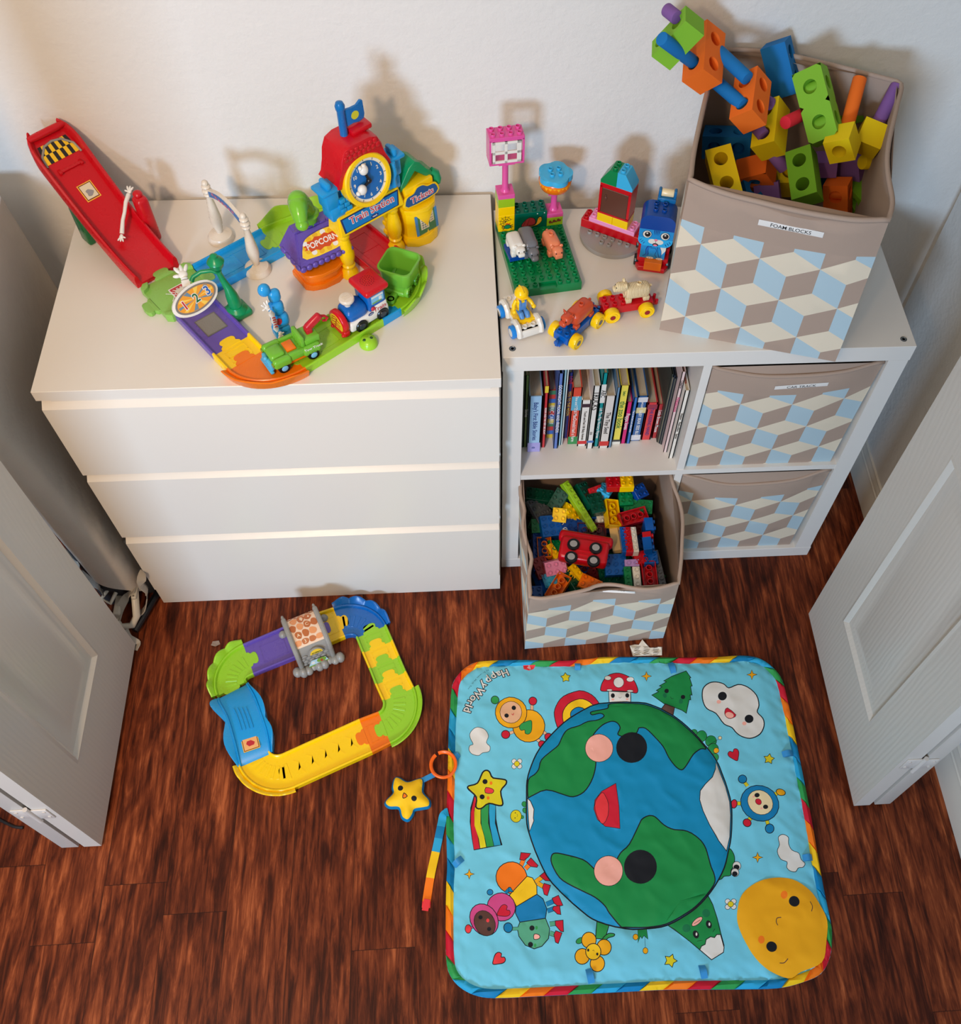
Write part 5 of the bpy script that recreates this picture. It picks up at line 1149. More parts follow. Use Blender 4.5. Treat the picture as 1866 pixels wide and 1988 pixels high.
# ------------------------------------------------------------------ white car with driver
def wheel(t, x, y, r, w, col, hub, side, zc=None, hubr=0.35):
    b = MB(); zc = r if zc is None else zc; x0 = x-w/2
    b.lathe([(0.0, -w*0.5+0.002), (r*hubr, -w*0.5+0.001), (r*hubr, -w/2), (r*0.62, -w/2), (r*0.66, -w/2+0.001), (r*0.80, -w/2+0.001), (r*0.84, -w/2), (r*0.95, -w/2+0.0004), (r, -w/2+0.002), (r, w/2-0.002), (r*0.95, w/2-0.0004), (r*0.84, w/2), (r*0.80, w/2-0.001), (r*0.66, w/2-0.001), (r*0.62, w/2), (r*hubr, w/2), (r*hubr, w/2-0.001), (0.0, w/2-0.002)], (x, y, zc), 0, 28, rot=RM(0, 90, 0), cap=False)
    for s_ in (-1, 1): b.cyl((x+s_*(w/2)-0.0006, y, zc), r*hubr*0.98, 0.0012, 1, rot=RM(0, 90, 0), seg=16)
    return obj('wheel', b, [kb(col), kb(hub)], t)
t = thing('toy_car', 'small white open toy car with blue wheels beside the gap between the units', 'toy car', (0.8583, 0.1040, HS), R_(20.5))
b = MB(); b.box((0, 0.006, 0.015), (0.050, 0.012, 0.018), 0, bev=0.004, seg=3); b.box((0, 0.050, 0.013), (0.036, 0.092, 0.012), 0, bev=0.002)
b.box((0, 0.012, 0.021), (0.034, 0.022, 0.006), 0, bev=0.001)
for sx in (-1, 1):
    for y in (0.018, 0.072):
        b.tube([(sx*0.021, y-0.017, 0.012), (sx*0.021, y-0.014, 0.024), (sx*0.021, y-0.006, 0.031), (sx*0.021, y+0.005, 0.031), (sx*0.021, y+0.013, 0.024), (sx*0.021, y+0.016, 0.012)], 0.0052, 0, 8)
        b.box((sx*0.020, y, 0.022), (0.008, 0.026, 0.014), 0, bev=0.002)
b.box((0, 0.078, 0.022), (0.034, 0.030, 0.010), 0, bev=0.002)
for x in (-0.008, 0.008): stud(b, x, 0.010, 0.0238); stud(b, x, 0.082, 0.027)
obj('car_body', b, kb('white'), t)
b = MB(); b.box((0, 0.030, 0.022), (0.034, 0.020, 0.014), 0, bev=0.0015); b.box((0, 0.050, 0.020), (0.034, 0.022, 0.008), 0)
obj('seat_block', b, kb('yellow'), t)
for sx in (-1, 1):
    for y in (0.018, 0.072):
        b = MB(); b.cyl((sx*0.0285-0.004, y, 0.0125), 0.0125, 0.008, 0, rot=RM(0, 90, 0), bev=0.001)
        for s_ in (-1, 1):
            b.cyl((sx*0.0285+s_*0.004-0.0004, y, 0.0125), 0.0078, 0.0008, 1, rot=RM(0, 90, 0))
        obj('wheel', b, [K('wheel_blue', (20, 130, 214)), kb('white')], t)
b = MB()
b.box((0, 0, 0.024), (0.020, 0.014, 0.026), 0, bev=0.004, seg=3)          # jacket
for s_ in (-1, 1):
    b.tube([(s_*0.010, 0, 0.034), (s_*0.0165, -0.004, 0.027), (s_*0.019, -0.011, 0.022)], [0.0040, 0.0038, 0.0034], 0, 10); b.sph((s_*0.019, -0.0135, 0.0215), 0.0042, 0, seg=12, rings=8)
b.box((0, -0.0068, 0.022), (0.014, 0.002, 0.018), 1, bev=0.0006)          # dungaree bib
for s_ in (-1, 1):
    b.box((s_*0.0050, -0.004, 0.030), (0.0030, 0.010, 0.014), 1); b.tube([(s_*0.0052, 0.0, 0.008), (s_*0.0056, -0.014, 0.011), (s_*0.0056, -0.019, 0.004)], [0.0050, 0.0052, 0.0046], 1, 10); b.box((s_*0.0056, -0.022, -0.001), (0.0084, 0.013, 0.006), 2, bev=0.0015)
b.sph((0, -0.001, 0.044), (0.0098, 0.0092, 0.0088), 3)
b.lathe([(0.0128, 0), (0.0127, 0.004), (0.0108, 0.0090), (0.0070, 0.0122), (0.003, 0.0134), (0, 0.0136)], (0, 0, 0.047), 0, 20); b.box((0, -0.0125, 0.0485), (0.014, 0.009, 0.0016), 0, bev=0.0006); b.tube([(0, -0.010, 0.0575), (0, 0, 0.0612), (0, 0.010, 0.0575)], 0.0018, 0, 8)
for s_ in (-1, 1): b.sph((s_*0.0035, -0.0098, 0.0450), 0.0010, 4, seg=8, rings=6)
b.tube([(-0.003, -0.0102, 0.0415), (0, -0.0108, 0.0405), (0.003, -0.0102, 0.0415)], 0.0004, 4, 6)
o = obj('toy_figure', b, [kb('yellow'), K('denim', (84, 140, 200)), kb('yellow'), K('toy_skin', (232, 170, 130)), kb('black')], ang=50)
o.location = (0.8583-math.sin(R_(20.5))*0.046, 0.1040+math.cos(R_(20.5))*0.046, HS+0.0245); o.rotation_euler = (0, 0, R_(20.5)); tag(o, 'toy builder in a yellow hard hat and blue dungarees sitting in the white car', 'toy figure')
# ------------------------------------------------------------------ wagons and riders
def wagon(label, col, loc, rz, hook):
    t = thing('toy_wagon', label, 'toy wagon', loc, rz); b = MB()
    bricks(b, -1, -3, 0.0095, 2, 6, 0.0165, 0, True, skip=[(i, j) for i in range(2) for j in range(*hook)])
    b.box((0, -0.053, 0.012), (0.014, 0.012, 0.006), 0, bev=0.001); b.tube([(0, -0.056, 0.008), (0, -0.060, 0.012), (0, -0.060, 0.022)], 0.0032, 0, 8)
    b.box((0, 0.053, 0.012), (0.018, 0.012, 0.006), 0, bev=0.001); b.cyl((0.007, 0.058, 0.010), 0.0030, 0.010, 0, seg=10); b.cyl((-0.007, 0.058, 0.010), 0.0030, 0.010, 0, seg=10)
    obj('chassis', b, kb(col), t)
    for sx in (-1, 1):
        for y in (-0.033, 0.033): wheel(t, sx*0.0235, y, 0.0148, 0.0135, 'yellow', 'dred' if col == 'red' else 'dgrey', sx)
    return t
axc = Vector((0.9418+0.000, 0.1194)); wagon('blue toy wagon with yellow wheels carrying the orange cow', 'blue', (0.9425, 0.1225, HS), R_(47.8-90), (2, 5))
animal('toy_cow', 'orange-brown toy cow with horns standing on the blue wagon', 'cow', (0.9465, 0.1265, HS+0.0255), R_(47.8-90), L=0.056, W=0.030, H=0.034, head=(0.020, 0.022, 0.019), head_at=(-0.003, -0.034, 0.026), ears=0.0036, snout=0.006, horns=True, tailr=0.003, leg=0.006)
wagon('red toy wagon with yellow wheels carrying the cream sheep', 'red', (1.0380, 0.1720, HS), R_(10-90), (3, 6))
animal('toy_sheep', 'cream toy sheep with ridged wool standing on the red wagon', 'cream', (1.0560, 0.1760, HS+0.0255), R_(10-90), L=0.048, W=0.026, H=0.034, head=(0.017, 0.024, 0.017), head_at=(0, -0.030, 0.034), ears=0.0050, snout=0.005, ridges=True, tailr=0.003, leg=0.007)
# ================================================================== toy track pieces
def V2(a, b=None): return Vector((a, b)) if b is not None else Vector(a)
def hermite(p, d, q, e, n):
    out = []
    for k in range(n+1):
        s = k/n; out.append((2*s**3-3*s*s+1)*p+(s**3-2*s*s+s)*d+(-2*s**3+3*s*s)*q+(s**3-s*s)*e)
    return out
PROF = [(0.0, 0.0), (0.0, 0.0150), (0.018, 0.0162), (0.045, 0.0162), (0.062, 0.0150), (0.085, 0.0090), (0.915, 0.0090), (0.938, 0.0150), (0.955, 0.0162), (0.982, 0.0162), (1.0, 0.0150), (1.0, 0.0)]
def sweep(b, secs, prof, z0, m=0, zs=None):
    """secs: (left, right) ground points across the lane; zs: extra height per section"""
    vs = []; fs = []; n = len(prof)
    for i, (l, r) in enumerate(secs):
        for u, h in prof: p = l.lerp(r, u); vs.append((p.x, p.y, z0+(zs[i] if zs else 0)+h))
    for i in range(len(secs)-1):
        for k in range(n-1): a = i*n+k; fs.append((a, a+1, a+n+1, a+n))
    fs.append(tuple(range(n))); fs.append(tuple((len(secs)-1)*n+k for k in range(n))[::-1])
    bm = bmesh.new(); vv = [bm.verts.new(v) for v in vs]
    for f in fs: bm.faces.new([vv[i] for i in f])
    bmesh.ops.recalc_face_normals(bm, faces=bm.faces[:]); bmesh.ops.triangulate(bm, faces=[f for f in bm.faces if len(f.verts) > 4]); b.addbm(bm, m)
KNOB = [(-0.001, -0.019), (0.004, -0.0185), (0.007, -0.0150), (0.008, -0.0125), (0.011, -0.0145), (0.016, -0.0150), (0.020, -0.0115), (0.0215, -0.005), (0.0215, 0.005), (0.020, 0.0115), (0.016, 0.0150), (0.011, 0.0145), (0.008, 0.0125), (0.007, 0.0150), (0.004, 0.0185), (-0.001, 0.019)]
def knob(b, c, d, z0, m=0):
    s_ = Vector((-d.y, d.x)); pts = [(c+d*x+s_*y) for x, y in KNOB]; b.prism([(p.x, p.y) for p in pts], z0+0.0084, z0+0.0098, m, None, 0.0004, 1)
def track(name, label, col, A, B, z0, tabs='', curve=False, bend=1.0, n=14, ribs='box', wall=None, group=None, decal=None):
    """A, B: (left, right) lane edges at the two ends, travelling from A to B. tabs: '<' at A, '>' at B"""
    A = [Vector(p) for p in A]; B = [Vector(p) for p in B]
    ca, cb = (A[0]+A[1])/2, (B[0]+B[1])/2
    da = (A[1]-A[0]); da = Vector((-da.y, da.x)).normalized(); db = (B[1]-B[0]); db = Vector((-db.y, db.x)).normalized()
    b = MB(); secs = []
    if not curve: secs = [(A[0].lerp(B[0], k/2), A[1].lerp(B[1], k/2)) for k in range(3)]
    else:
        L0 = (B[0]-A[0]).length*bend; L1 = (B[1]-A[1]).length*bend
        l = hermite(A[0], da*L0*1.15, B[0], db*L0*1.15, n); r = hermite(A[1], da*L1*1.15, B[1], db*L1*1.15, n); secs = list(zip(l, r))
    sweep(b, secs, PROF, z0)
    if '>' in tabs: knob(b, cb, db, z0)
    if '<' in tabs: knob(b, ca, -da, z0)
    loc = (ca+cb)/2
    t = thing(name, label, 'toy track', (loc.x, loc.y, z0), group=group)
    N = len(secs)-1
    def at_(u, s):      # lane point: u across, s along 0..1
        f = s*N; i = min(N-1, int(f)); return secs[i][0].lerp(secs[i][1], u).lerp(secs[i+1][0].lerp(secs[i+1][1], u), f-i)
    if ribs == 'fan':
        for k in range(7):
            s = 0.12+0.76*k/6; p, q = at_(0.34, s), at_(0.70, s); b.prism(stroke([p, q], 0.0055), z0+0.0088, z0+0.0098, 0, None, 0.0003, 1)
    elif ribs == 'box':
        for s0, s1 in ((0.18, 0.82),):
            for a, c in (((0.25, s0), (0.25, s1)), ((0.75, s0), (0.75, s1)), ((0.25, s0), (0.75, s0)), ((0.25, s1), (0.75, s1)), ((0.25, 0.5), (0.75, 0.5))):
                p, q = at_(*a), at_(*c); b.prism(stroke([p, q], 0.0018), z0+0.0088, z0+0.0096)
    elif ribs == 'zig':
        for k in range(5):
            s = 0.14+0.17*k; b.prism(stroke([at_(0.30, s), at_(0.45, s+0.04), at_(0.40, s+0.08), at_(0.62, s+0.04), at_(0.72, s+0.10)], 0.0022), z0+0.0088, z0+0.0096)
    obj('lane', b, col, t, world=True, ang=30)
    if wall:            # scalloped raised rim on one side, with a printed strip: (side, lobes, height, strip colours)
        side, lobes, hgt, cols = wall; b = MB(); M_ = 40; vs = []; fs = []
        for i in range(M_+1):
            s = i/M_; p = at_(side, s); q = at_(0.5, s); o = (p-q).normalized(); h = 0.016+hgt*(0.35+0.65*abs(math.sin(PI*lobes*s)))*min(1, 5*s+0.15, 5*(1-s)+0.15)
            for d, z in ((-0.001, 0.012), (0.0035+0.006*(h/0.03), h), (0.0050+0.006*(h/0.03), h+0.0008), (0.0075+0.006*(h/0.03), h), (0.005, 0.0)):
                w_ = p+o*d; vs.append((w_.x, w_.y, z0+z))
        for i in range(M_):
            for k in range(4): a = i*5+k; f = (a, a+1, a+6, a+5); fs.append(f if side < 0.5 else f[::-1])
        b.add(vs, fs); obj('scalloped_rim', b, col, t, world=True, ang=45)
        if cols:
            b = MB(); vs = []; fs = []; mm = []
            for i in range(M_+1):
                s = 0.08+0.84*i/M_; p = at_(side, s); q = at_(0.5, s); o = (p-q).normalized(); h = 0.016+hgt*(0.35+0.65*abs(math.sin(PI*lobes*s)))*min(1, 5*s+0.15, 5*(1-s)+0.15)-0.0035
                for j in range(4):
                    v = j/3; z = 0.0165+(h-0.0165)*v; d = 0.0002+(0.0035+0.006*(h/0.03))*(z-0.012)/(h-0.012) if h > 0.0125 else 0; w_ = p+o*(d-0.0006); vs.append((w_.x, w_.y, z0+z))
            for i in range(M_):
                for k in range(3): a = i*4+k; f = (a, a+1, a+5, a+4); fs.append(f if side < 0.5 else f[::-1]); mm.append(0 if k < 1 else ((i*7+k*3) % 5 == 0)+1)
            b.add(vs, fs, mm); obj('picture_strip', b, [K('strip_'+c, SC_[c], 0.4) for c in cols], t, world=True, ang=60)
    return t, at_
SC_ = dict(grass=(110, 170, 70), skyp=(150, 205, 225), dots=(196, 90, 60), navy=(40, 70, 110), pale=(214, 222, 226))
Z0 = 0.0004
def FP(x, y): q = atz(0.009, x, y); return (q.x, q.y)
J = {k: (FP(*o), FP(*i)) for k, (o, i) in {1: ((472.6, 1251.9), (493.2, 1311)), 2: ((612.8, 1192.7), (634.7, 1253.2)), 3: ((647.5, 1181.2), (670.7, 1237.7)), 4: ((750.4, 1214.6), (691.3, 1239)), 5: ((763.3, 1244.2), (703.3, 1268.6)),
     6: ((776.1, 1275), (716.5, 1299.5)), 7: ((789, 1304.6), (728.6, 1330.4)), 8: ((804.4, 1335.5), (742.7, 1361.7)), 9: ((758.7, 1444.8), (735, 1383)), 10: ((723.4, 1462.8), (697.7, 1397.2)), 11: ((573, 1531), (549.8, 1464)), 12: ((462.3, 1486), (525.3, 1459)), 13: ((421.2, 1352.2), (479, 1322.6))}.items()}
GT = 'track pieces of the loop on the floor'
# travelling clockwise seen from above: left edge is the outer one
track('toy_track', 'purple straight track running under the stone tunnel on the floor', pl('purple'), J[1], J[2], Z0, '>', group=GT)
track('toy_track', 'short yellow track between the stone tunnel and the dark blue curve', pl('yellow'), J[2], J[3], Z0, '>', group=GT)
track('toy_track', 'dark blue curved track with a farm picture rim, in floor loop', pl('dblue'), J[3], J[4], Z0, '', True, group=GT, ribs='fan', wall=(0, 4, 0.016, ('grass', 'pale', 'navy')))
track('toy_track', 'short green track just below the dark blue curve', pl('lime'), J[4], J[5], Z0, '<', group=GT)
track('toy_track', 'upper of two short yellow tracks on the right of the floor loop', pl('yellow'), J[5], J[6], Z0, '<', group=GT)
track('toy_track', 'short green track between the two short yellow ones', pl('lime'), J[6], J[7], Z0, '<', group=GT)
track('toy_track', 'lower of two short yellow tracks on the right of the floor loop', pl('yellow'), J[7], J[8], Z0, '<', group=GT)
track('toy_track', 'green curved track at the right corner of the floor loop', pl('lime'), J[8], J[9], Z0, '<>', True, group=GT, ribs='fan', wall=(0, 2, 0.004, None))
track('toy_track', 'short orange track between the right green curve and the long yellow track', pl('orange'), J[9], J[10], Z0, '>', group=GT)
track('toy_track', 'long yellow straight track along the front of the floor loop', pl('yellow'), J[10], J[11], Z0, '>', group=GT, ribs='zig')
track('toy_track', 'yellow curved track at the front left corner of the floor loop', pl('yellow'), J[11], J[12], Z0, '>', True, group=GT, ribs='fan', wall=(0, 5, 0.006, None))
track('toy_track', 'green curved track with picture rim, left in the floor loop', pl('lime'), J[13], J[1], Z0, '<>', True, group=GT, ribs='fan', wall=(0, 4, 0.014, ('skyp', 'pale', 'dots')))
# blue humped bridge piece with flaring wavy sides
C8 = lambda x, y: (380+x/3.8875, 1140+y/3.8875)
def CP(z, pts): return [Vector(atz(z, *C8(*p)))for p in pts]
lf = CP(0.022, [(325, 1345), (290, 1180), (235, 990), (170, 870), (160, 828)]); rt = CP(0.022, [(565, 1240), (548, 1100), (505, 960), (450, 820), (385, 712)])
def rs(pts, n):
    pts = [Vector((p.x, p.y)) for p in pts]; return [Vector(q) for q in smooth(pts, n, False)]
lf, rt = rs(lf, 5), rs(rt, 5); n = len(lf)
t = thing('toy_bridge_track', 'light blue humped bridge track with wavy sides, left in floor loop', 'toy track', ((lf[n//2]+rt[n//2])/2).to_3d(), group=GT)
b = MB(); hump = [0.009+0.017*math.sin(PI*i/(n-1))**0.8 for i in range(n)]
pf = [(0.0, -0.008), (0.0, 0.004), (0.02, 0.006), (0.05, 0.005), (0.07, 0.0), (0.93, 0.0), (0.95, 0.005), (0.98, 0.006), (1.0, 0.004), (1.0, -0.008)]
sweep(b, list(zip(lf, rt)), pf, Z0, 0, hump)
for k in range(4):
    u = 0.30+0.11*k; p = [lf[i].lerp(rt[i], u) for i in range(n//2-3, n//2+3)]
    b.tube([(q.x, q.y, Z0+hump[n//2-3+i]+0.0008) for i, q in enumerate(p)], 0.0016, 0, 8)
obj('humped_lane', b, pl('blue'), t, world=True, ang=40)
for side, sg in ((lf, 1), (rt, -1)):
    b = MB(); vs = []; fs = []; fl = [0.020, 0.010][sg < 0]
    for i in range(n):
        s = i/(n-1); o = ((lf[i]-rt[i])*sg).normalized(); wv = abs(math.sin(PI*2*s+0.35)); e = (0.002+fl*wv)*math.sin(PI*min(1, s*1.02+0.03)); zt = hump[i]+0.003+0.010*wv
        for d, z in ((0.0, hump[i]+0.004), (e, zt), (e+0.0022, zt), (e+0.0022, zt-0.003), (0.003+e*0.6, 0.0)):
            q = side[i]+o*d; vs.append((q.x, q.y, Z0+z))
    for i in range(n-1):
        for k in range(4): a = i*5+k; f = (a, a+1, a+6, a+5); fs.append(f if sg < 0 else f[::-1])
    b.add(vs, fs); obj('wavy_side', b, pl('blue'), t, world=True, ang=50)
i0 = int(n*0.20); c = lf[i0].lerp(rt[i0], 0.45); d = (rt[i0]-lf[i0]).normalized(); e = Vector((-d.y, d.x)); zc = Z0+hump[i0]+0.0012; b = MB()
for w_, h_, m, dz in ((0.036, 0.032, 0, 0), (0.033, 0.029, 1, 0.0002), (0.030, 0.026, 2, 0.0004)): b.box((c.x, c.y, zc+dz), (w_, h_, 0.0008), m, rot=RM(0, 6 if False else 0, math.degrees(math.atan2(d.y, d.x))))
b.prism([(c.x+x, c.y+y) for x, y in ((-0.009, -0.002), (-0.002, -0.007), (0.008, -0.003), (0.009, 0.003), (0.0, 0.007), (-0.008, 0.004))], zc, zc+0.0010, 3)
obj('picture_sticker', b, [K('st_amber', (240, 190, 70), 0.4), K('st_brown', (110, 60, 30), 0.4), K('st_peach', (240, 176, 110), 0.4), K('st_crimson', (190, 40, 50), 0.4)], t, world=True)
# stone tunnel over the purple track
ta = math.atan2(*(Vector(J[2][1])-Vector(J[1][1])).yx); cx, cy = 0.3555, -0.1290
t = thing('toy_tunnel', 'grey stone toy tunnel with an orange pebble roof over the purple track', 'toy tunnel', (cx, cy, 0.0), ta)
def arc_prof():
    return [(-0.046, 0.012), (-0.046, 0.050), (-0.043, 0.068), (-0.034, 0.080), (-0.015, 0.089), (0.010, 0.092), (0.034, 0.088), (0.046, 0.076), (0.050, 0.056), (0.051, 0.012)]
ap = [Vector((0, y, z)) for y, z in arc_prof()]
W2 = 0.034
def shell(b, i0, i1, x0, x1, th=0.004, m=0, lift=0.0):
    pts = smooth([(p.y, p.z) for p in ap], 4, False)[i0*4:i1*4+1]; n = len(pts); vs = []; fs = []
    cen = Vector((0.0, 0.03))
    for y, z in pts:
        o = (Vector((y, z))-cen).normalized()
        for d in (lift, -th):
            q = Vector((y, z))+o*d; vs += [(x0, q.x, q.y), (x1, q.x, q.y)]
    for i in range(n-1):
        a = i*4; fs += [(a, a+1, a+5, a+4), (a+3, a+2, a+6, a+7), (a+1, a+3, a+7, a+5), (a+2, a, a+4, a+6)]
    fs += [(0, 2, 3, 1), ((n-1)*4, (n-1)*4+1, (n-1)*4+3, (n-1)*4+2)]
    b.add(vs, fs, m); return pts
b = MB(); shell(b, 0, 3, -W2, W2, 0.005)
random.seed(3)
for r in range(4):
    for k in range(5):
        x = -W2+0.006+0.0135*k+(0.005 if r % 2 else 0); z = 0.018+0.0125*r
        if x < W2-0.006: b.sph((x, -0.0465, z), (0.0068, 0.0022, 0.0060), 0, seg=10, rings=6)
for k in range(9):
    x = -0.050+0.0125*k; b.sph((x, -0.056+0.004*math.cos(k*2.1), 0.009), (0.0105, 0.0125, 0.011+0.003*math.sin(k*1.7)), 0, seg=12, rings=8)
    b.sph((x, 0.052, 0.009), (0.010, 0.010, 0.010), 0, seg=12, rings=8)
obj('stone_wall', b, pl('grey'), t)
for x in (-W2-0.003, W2+0.003):
    b = MB(); pts = smooth([(p.y, p.z) for p in ap], 4, False); b.tube([(x, y*1.04, z*1.03+0.001) for y, z in pts], 0.0058, 0, 10); b.sph((x, 0.058, 0.070), (0.004, 0.007, 0.008), 0, seg=10, rings=6); obj('arch_rail', b, pl('grey'), t)
b = MB(); shell(b, 3, 9, -W2, W2, 0.003, 0, 0.0)
pts = smooth([(p.y, p.z) for p in ap], 4, False)[12:37]; L = len(pts)-1
random.seed(11); cen = Vector((0.0, 0.03))
def roofp(x, s, d):
    f = s*L; i = min(L-1, int(f)); q = Vector(pts[i]).lerp(Vector(pts[i+1]), f-i); o = (q-cen).normalized(); q = q+o*d; return (x, q.x, q.y)
chars = iter('3AC7BM24E851N9GKJ6')
for r in range(7):
    for k in range(4):
        s = 0.09+0.125*r; x = -W2+0.010+0.0165*k+(0.006 if r % 2 else -0.001)
        if abs(x) > W2-0.005: continue
        rx, rs_ = 0.0073+random.random()*0.0016, 0.050+random.random()*0.014; a0 = random.random()*180
        poly = [roofp(x+rx*(1+0.12*math.sin(3*a+k))*math.cos(a), s+rs_*(1+0.12*math.cos(2*a+r))*math.sin(a), 0.0006) for a in [2*PI*q/14 for q in range(14)]]
        b.add(poly, [tuple(range(14))], 2 if (k+r) % 3 else 1)
        if (k+r) % 3 == 1:
            y, z = roofp(x, s, 0.0009)[1:]; y2, z2 = roofp(x, s+0.02, 0.0009)[1:]; ang = math.degrees(math.atan2(z2-z, y2-y))
            b.text(next(chars), 0.011, TM(x, y, z) @ RM(ang, 0, 0), 3, 0.0001)
obj('pebble_roof', b, [K('roof_buff', (236, 206, 178), 0.4), K('pebble_tan', (226, 150, 96), 0.4), K('pebble_brown', (186, 104, 52), 0.4), K('pebble_light', (246, 218, 180), 0.4)], t, ang=60)
b = MB(); A_ = [(-0.002+0.0175*math.cos(a), 0.0175*math.sin(a)*0.95) for a in [PI*k/16 for k in range(17)]]; xf = TM(0.006, -0.0485, 0.062) @ RM(75, 0, 0)
b.prism(A_, 0, 0.004, 0, xf, 0.0008); b.prism([(x*0.82, y*0.82+0.001) for x, y in A_], 0.004, 0.0046, 1, xf); b.text('ANIMAL', 0.0064, xf @ TM(-0.001, 0.0045, 0.0050), 2, 0.00015)
obj('name_arch', b, [pl('grey'), K('arch_yellow', (244, 206, 60), 0.4), K('arch_ink', (60, 90, 40), 0.4)], t)
b = MB(); sheet([(-0.024, 0), (0.026, 0.0), (0.020, 0.016), (-0.012, 0.018)], [(ell(0.010, 0.011, 0.011, 0.007), 1), (ell(0.010, 0.009, 0.003, 0.004), 3), ([(-0.03, -0.001), (0.03, -0.001), (0.03, 0.004), (-0.03, 0.0035)], 1), (ell(-0.010, 0.010, 0.004, 0.004), 2)], lambda x, y: (x, -0.0505-0.006*(1-y/0.018), 0.016+y), 0.01, 0, b)
obj('picture_sticker', b, [K('ps_sky', (176, 210, 222), 0.4), K('ps_green', (120, 160, 60), 0.4), K('ps_white', (226, 226, 220), 0.4), K('ps_rust', (170, 70, 40), 0.4)], t)
# ================================================================== track, train and buildings on the chest of drawers
ED = math.radians(38.5); E1 = Vector((math.cos(ED), math.sin(ED))); E2 = Vector((-math.sin(ED), math.cos(ED))); HW = 0.0385
def JT(c, d): c = Vector(c); d = Vector(d).normalized(); s_ = Vector((-d.y, d.x)); return (c+s_*HW, c-s_*HW)
ZD = HD+0.0004; GD = 'track pieces of the loop on the chest of drawers'
def JJ(c, d):   # joint with left edge first for travel direction d
    a, b_ = JT(c, d); return (a, b_)
cr = Vector((0.2225, 0.2205))
jb0 = cr+E1*0.052; jb1 = jb0+E1*0.150; jr0 = Vector((0.522, 0.374)); jr1 = Vector((0.6115, 0.2675)); js0 = Vector((0.602, 0.186)); js1 = Vector((0.5705, 0.1605)); jg1 = Vector((0.440, 0.053)); jy0 = Vector((0.3585, 0.0500)); jp1 = Vector((0.3305, 0.0850)); jp0 = cr-E2*0.046
def rev(j): return (j[0], j[1])
track('toy_track', 'light blue straight track behind the white gate, left of the popcorn stand', pl('blue'), JJ(jb0, E1), JJ(jb1, E1), ZD, '', group=GD)[0]
track('toy_track', 'green curved track at the back, mostly behind the popcorn stand', pl('lime'), JJ(jb1, E1), JJ(jr0, -E2), ZD, '<', True, group=GD, ribs='fan', wall=(0, 3, 0.020, ('skyp', 'pale', 'navy')))
track('toy_track', 'red straight track running between the pillars of the train station', pl('red'), JJ(jr0, -E2), JJ(jr1, -E2), ZD, '<', group=GD)
track('toy_track', 'green curved track with a leafy raised rim around the green wagon', pl('lime'), JJ(jr1, -E2), JJ(js0, -E1), ZD, '>', True, group=GD, ribs='fan', wall=(0, 4, 0.014, ('grass', 'navy', 'dots')))
track('toy_track', 'short light blue track behind the train engine', pl('blue'), JJ(js0, -E1), JJ(js1, -E1), ZD, '', group=GD)
tt, at_ = track('toy_track', 'long green straight track under the train engine', pl('lime'), JJ(js1, -E1), JJ(jg1, -E1), ZD, '>', group=GD)
b = MB(); q = atz(HD, 716, 668); b.lathe([(0.0165, 0.0), (0.0165, 0.004), (0.0145, 0.010), (0.009, 0.0145), (0, 0.016)], (q.x, q.y, ZD), 0, 24)
for dx, dy in ((-0.006, -0.004), (0.006, 0.001)): b.sph((q.x+dx, q.y+dy, ZD+0.0145), (0.0032, 0.0032, 0.0015), 1, seg=12, rings=6)
obj('side_lug', b, [pl('lime'), K('lug_dark', (40, 80, 20))], tt, world=True)
track('toy_track', 'orange curved track at the front corner, beside the green truck', pl('orange'), JJ(jg1, -E1), JJ(jy0, E2), ZD, '>', True, group=GD, ribs='', wall=(0, 2.5, 0.006, None))
track('toy_track', 'short yellow track between the purple and orange pieces', pl('yellow'), JJ(jy0, E2), JJ(jp1, E2), ZD, '>', group=GD)
tp, ap_ = track('toy_track', 'purple straight track with a metal plate sticker', pl('purple'), JJ(jp1, E2), JJ(jp0, E2), ZD, '', group=GD, ribs='')
def plate(parent, c, a, w_, h_, z, frame, fill, extra=None):
    b = MB(); b.box((c.x, c.y, z), (w_, h_, 0.0008), 0, rot=RM(0, 0, a)); b.box((c.x, c.y, z+0.0002), (w_*0.92, h_*0.90, 0.0008), 1, rot=RM(0, 0, a))
    mats = [frame, fill]
    if extra: extra(b, c, a, z+0.0007); mats.append(K('plate_print', (150, 60, 50), 0.5))
    obj('plate_sticker', b, mats, parent, world=True)
M_STEEL = mat('tread_plate', (150, 146, 138), 0.35, 0.5, metal=0.6, bump=(500, 0.8, 0.001)); M_STF = mat('plate_frame', (120, 116, 110), 0.4, metal=0.5)
c = jp1.lerp(jp0, 0.52); plate(tp, c, 38.5, 0.040, 0.046, ZD+0.0094, M_STF, M_STEEL)
# cross piece
t = thing('toy_track', 'green crossing track piece with red and white sticker at the foot of the ramp', 'toy track', (cr.x, cr.y, ZD), ED, group=GD)
b = MB(); h = 0.0505
b.prism([(-h, -0.034), (-0.034, -h), (0.034, -h), (h, -0.034), (h, 0.034), (0.034, h), (-0.034, h), (-h, 0.034)], 0, 0.009, 0, None, 0.0008)
for s_, d in (((-1), None),):
    k = [(-h-x+0.001, y) for x, y in KNOB]; b.prism(k, 0.0, 0.009, 0, None, 0.0006)
k = [(-y, h+x-0.001) for x, y in KNOB]; b.prism(k, 0.0084, 0.0098, 0, None, 0.0004)
k = [(h+x-0.001, y) for x, y in KNOB]; b.prism(k, 0.0084, 0.0098, 0, None, 0.0004)
for sx in (-1, 1):
    for sy in (-1, 1):
        b.prism([(sx*0.033, sy*h), (sx*0.043, sy*(h+0.001)), (sx*(h+0.001), sy*0.043), (sx*h, sy*0.033), (sx*0.041, sy*0.037), (sx*0.037, sy*0.041)], 0, 0.0165, 0, None, 0.0014)
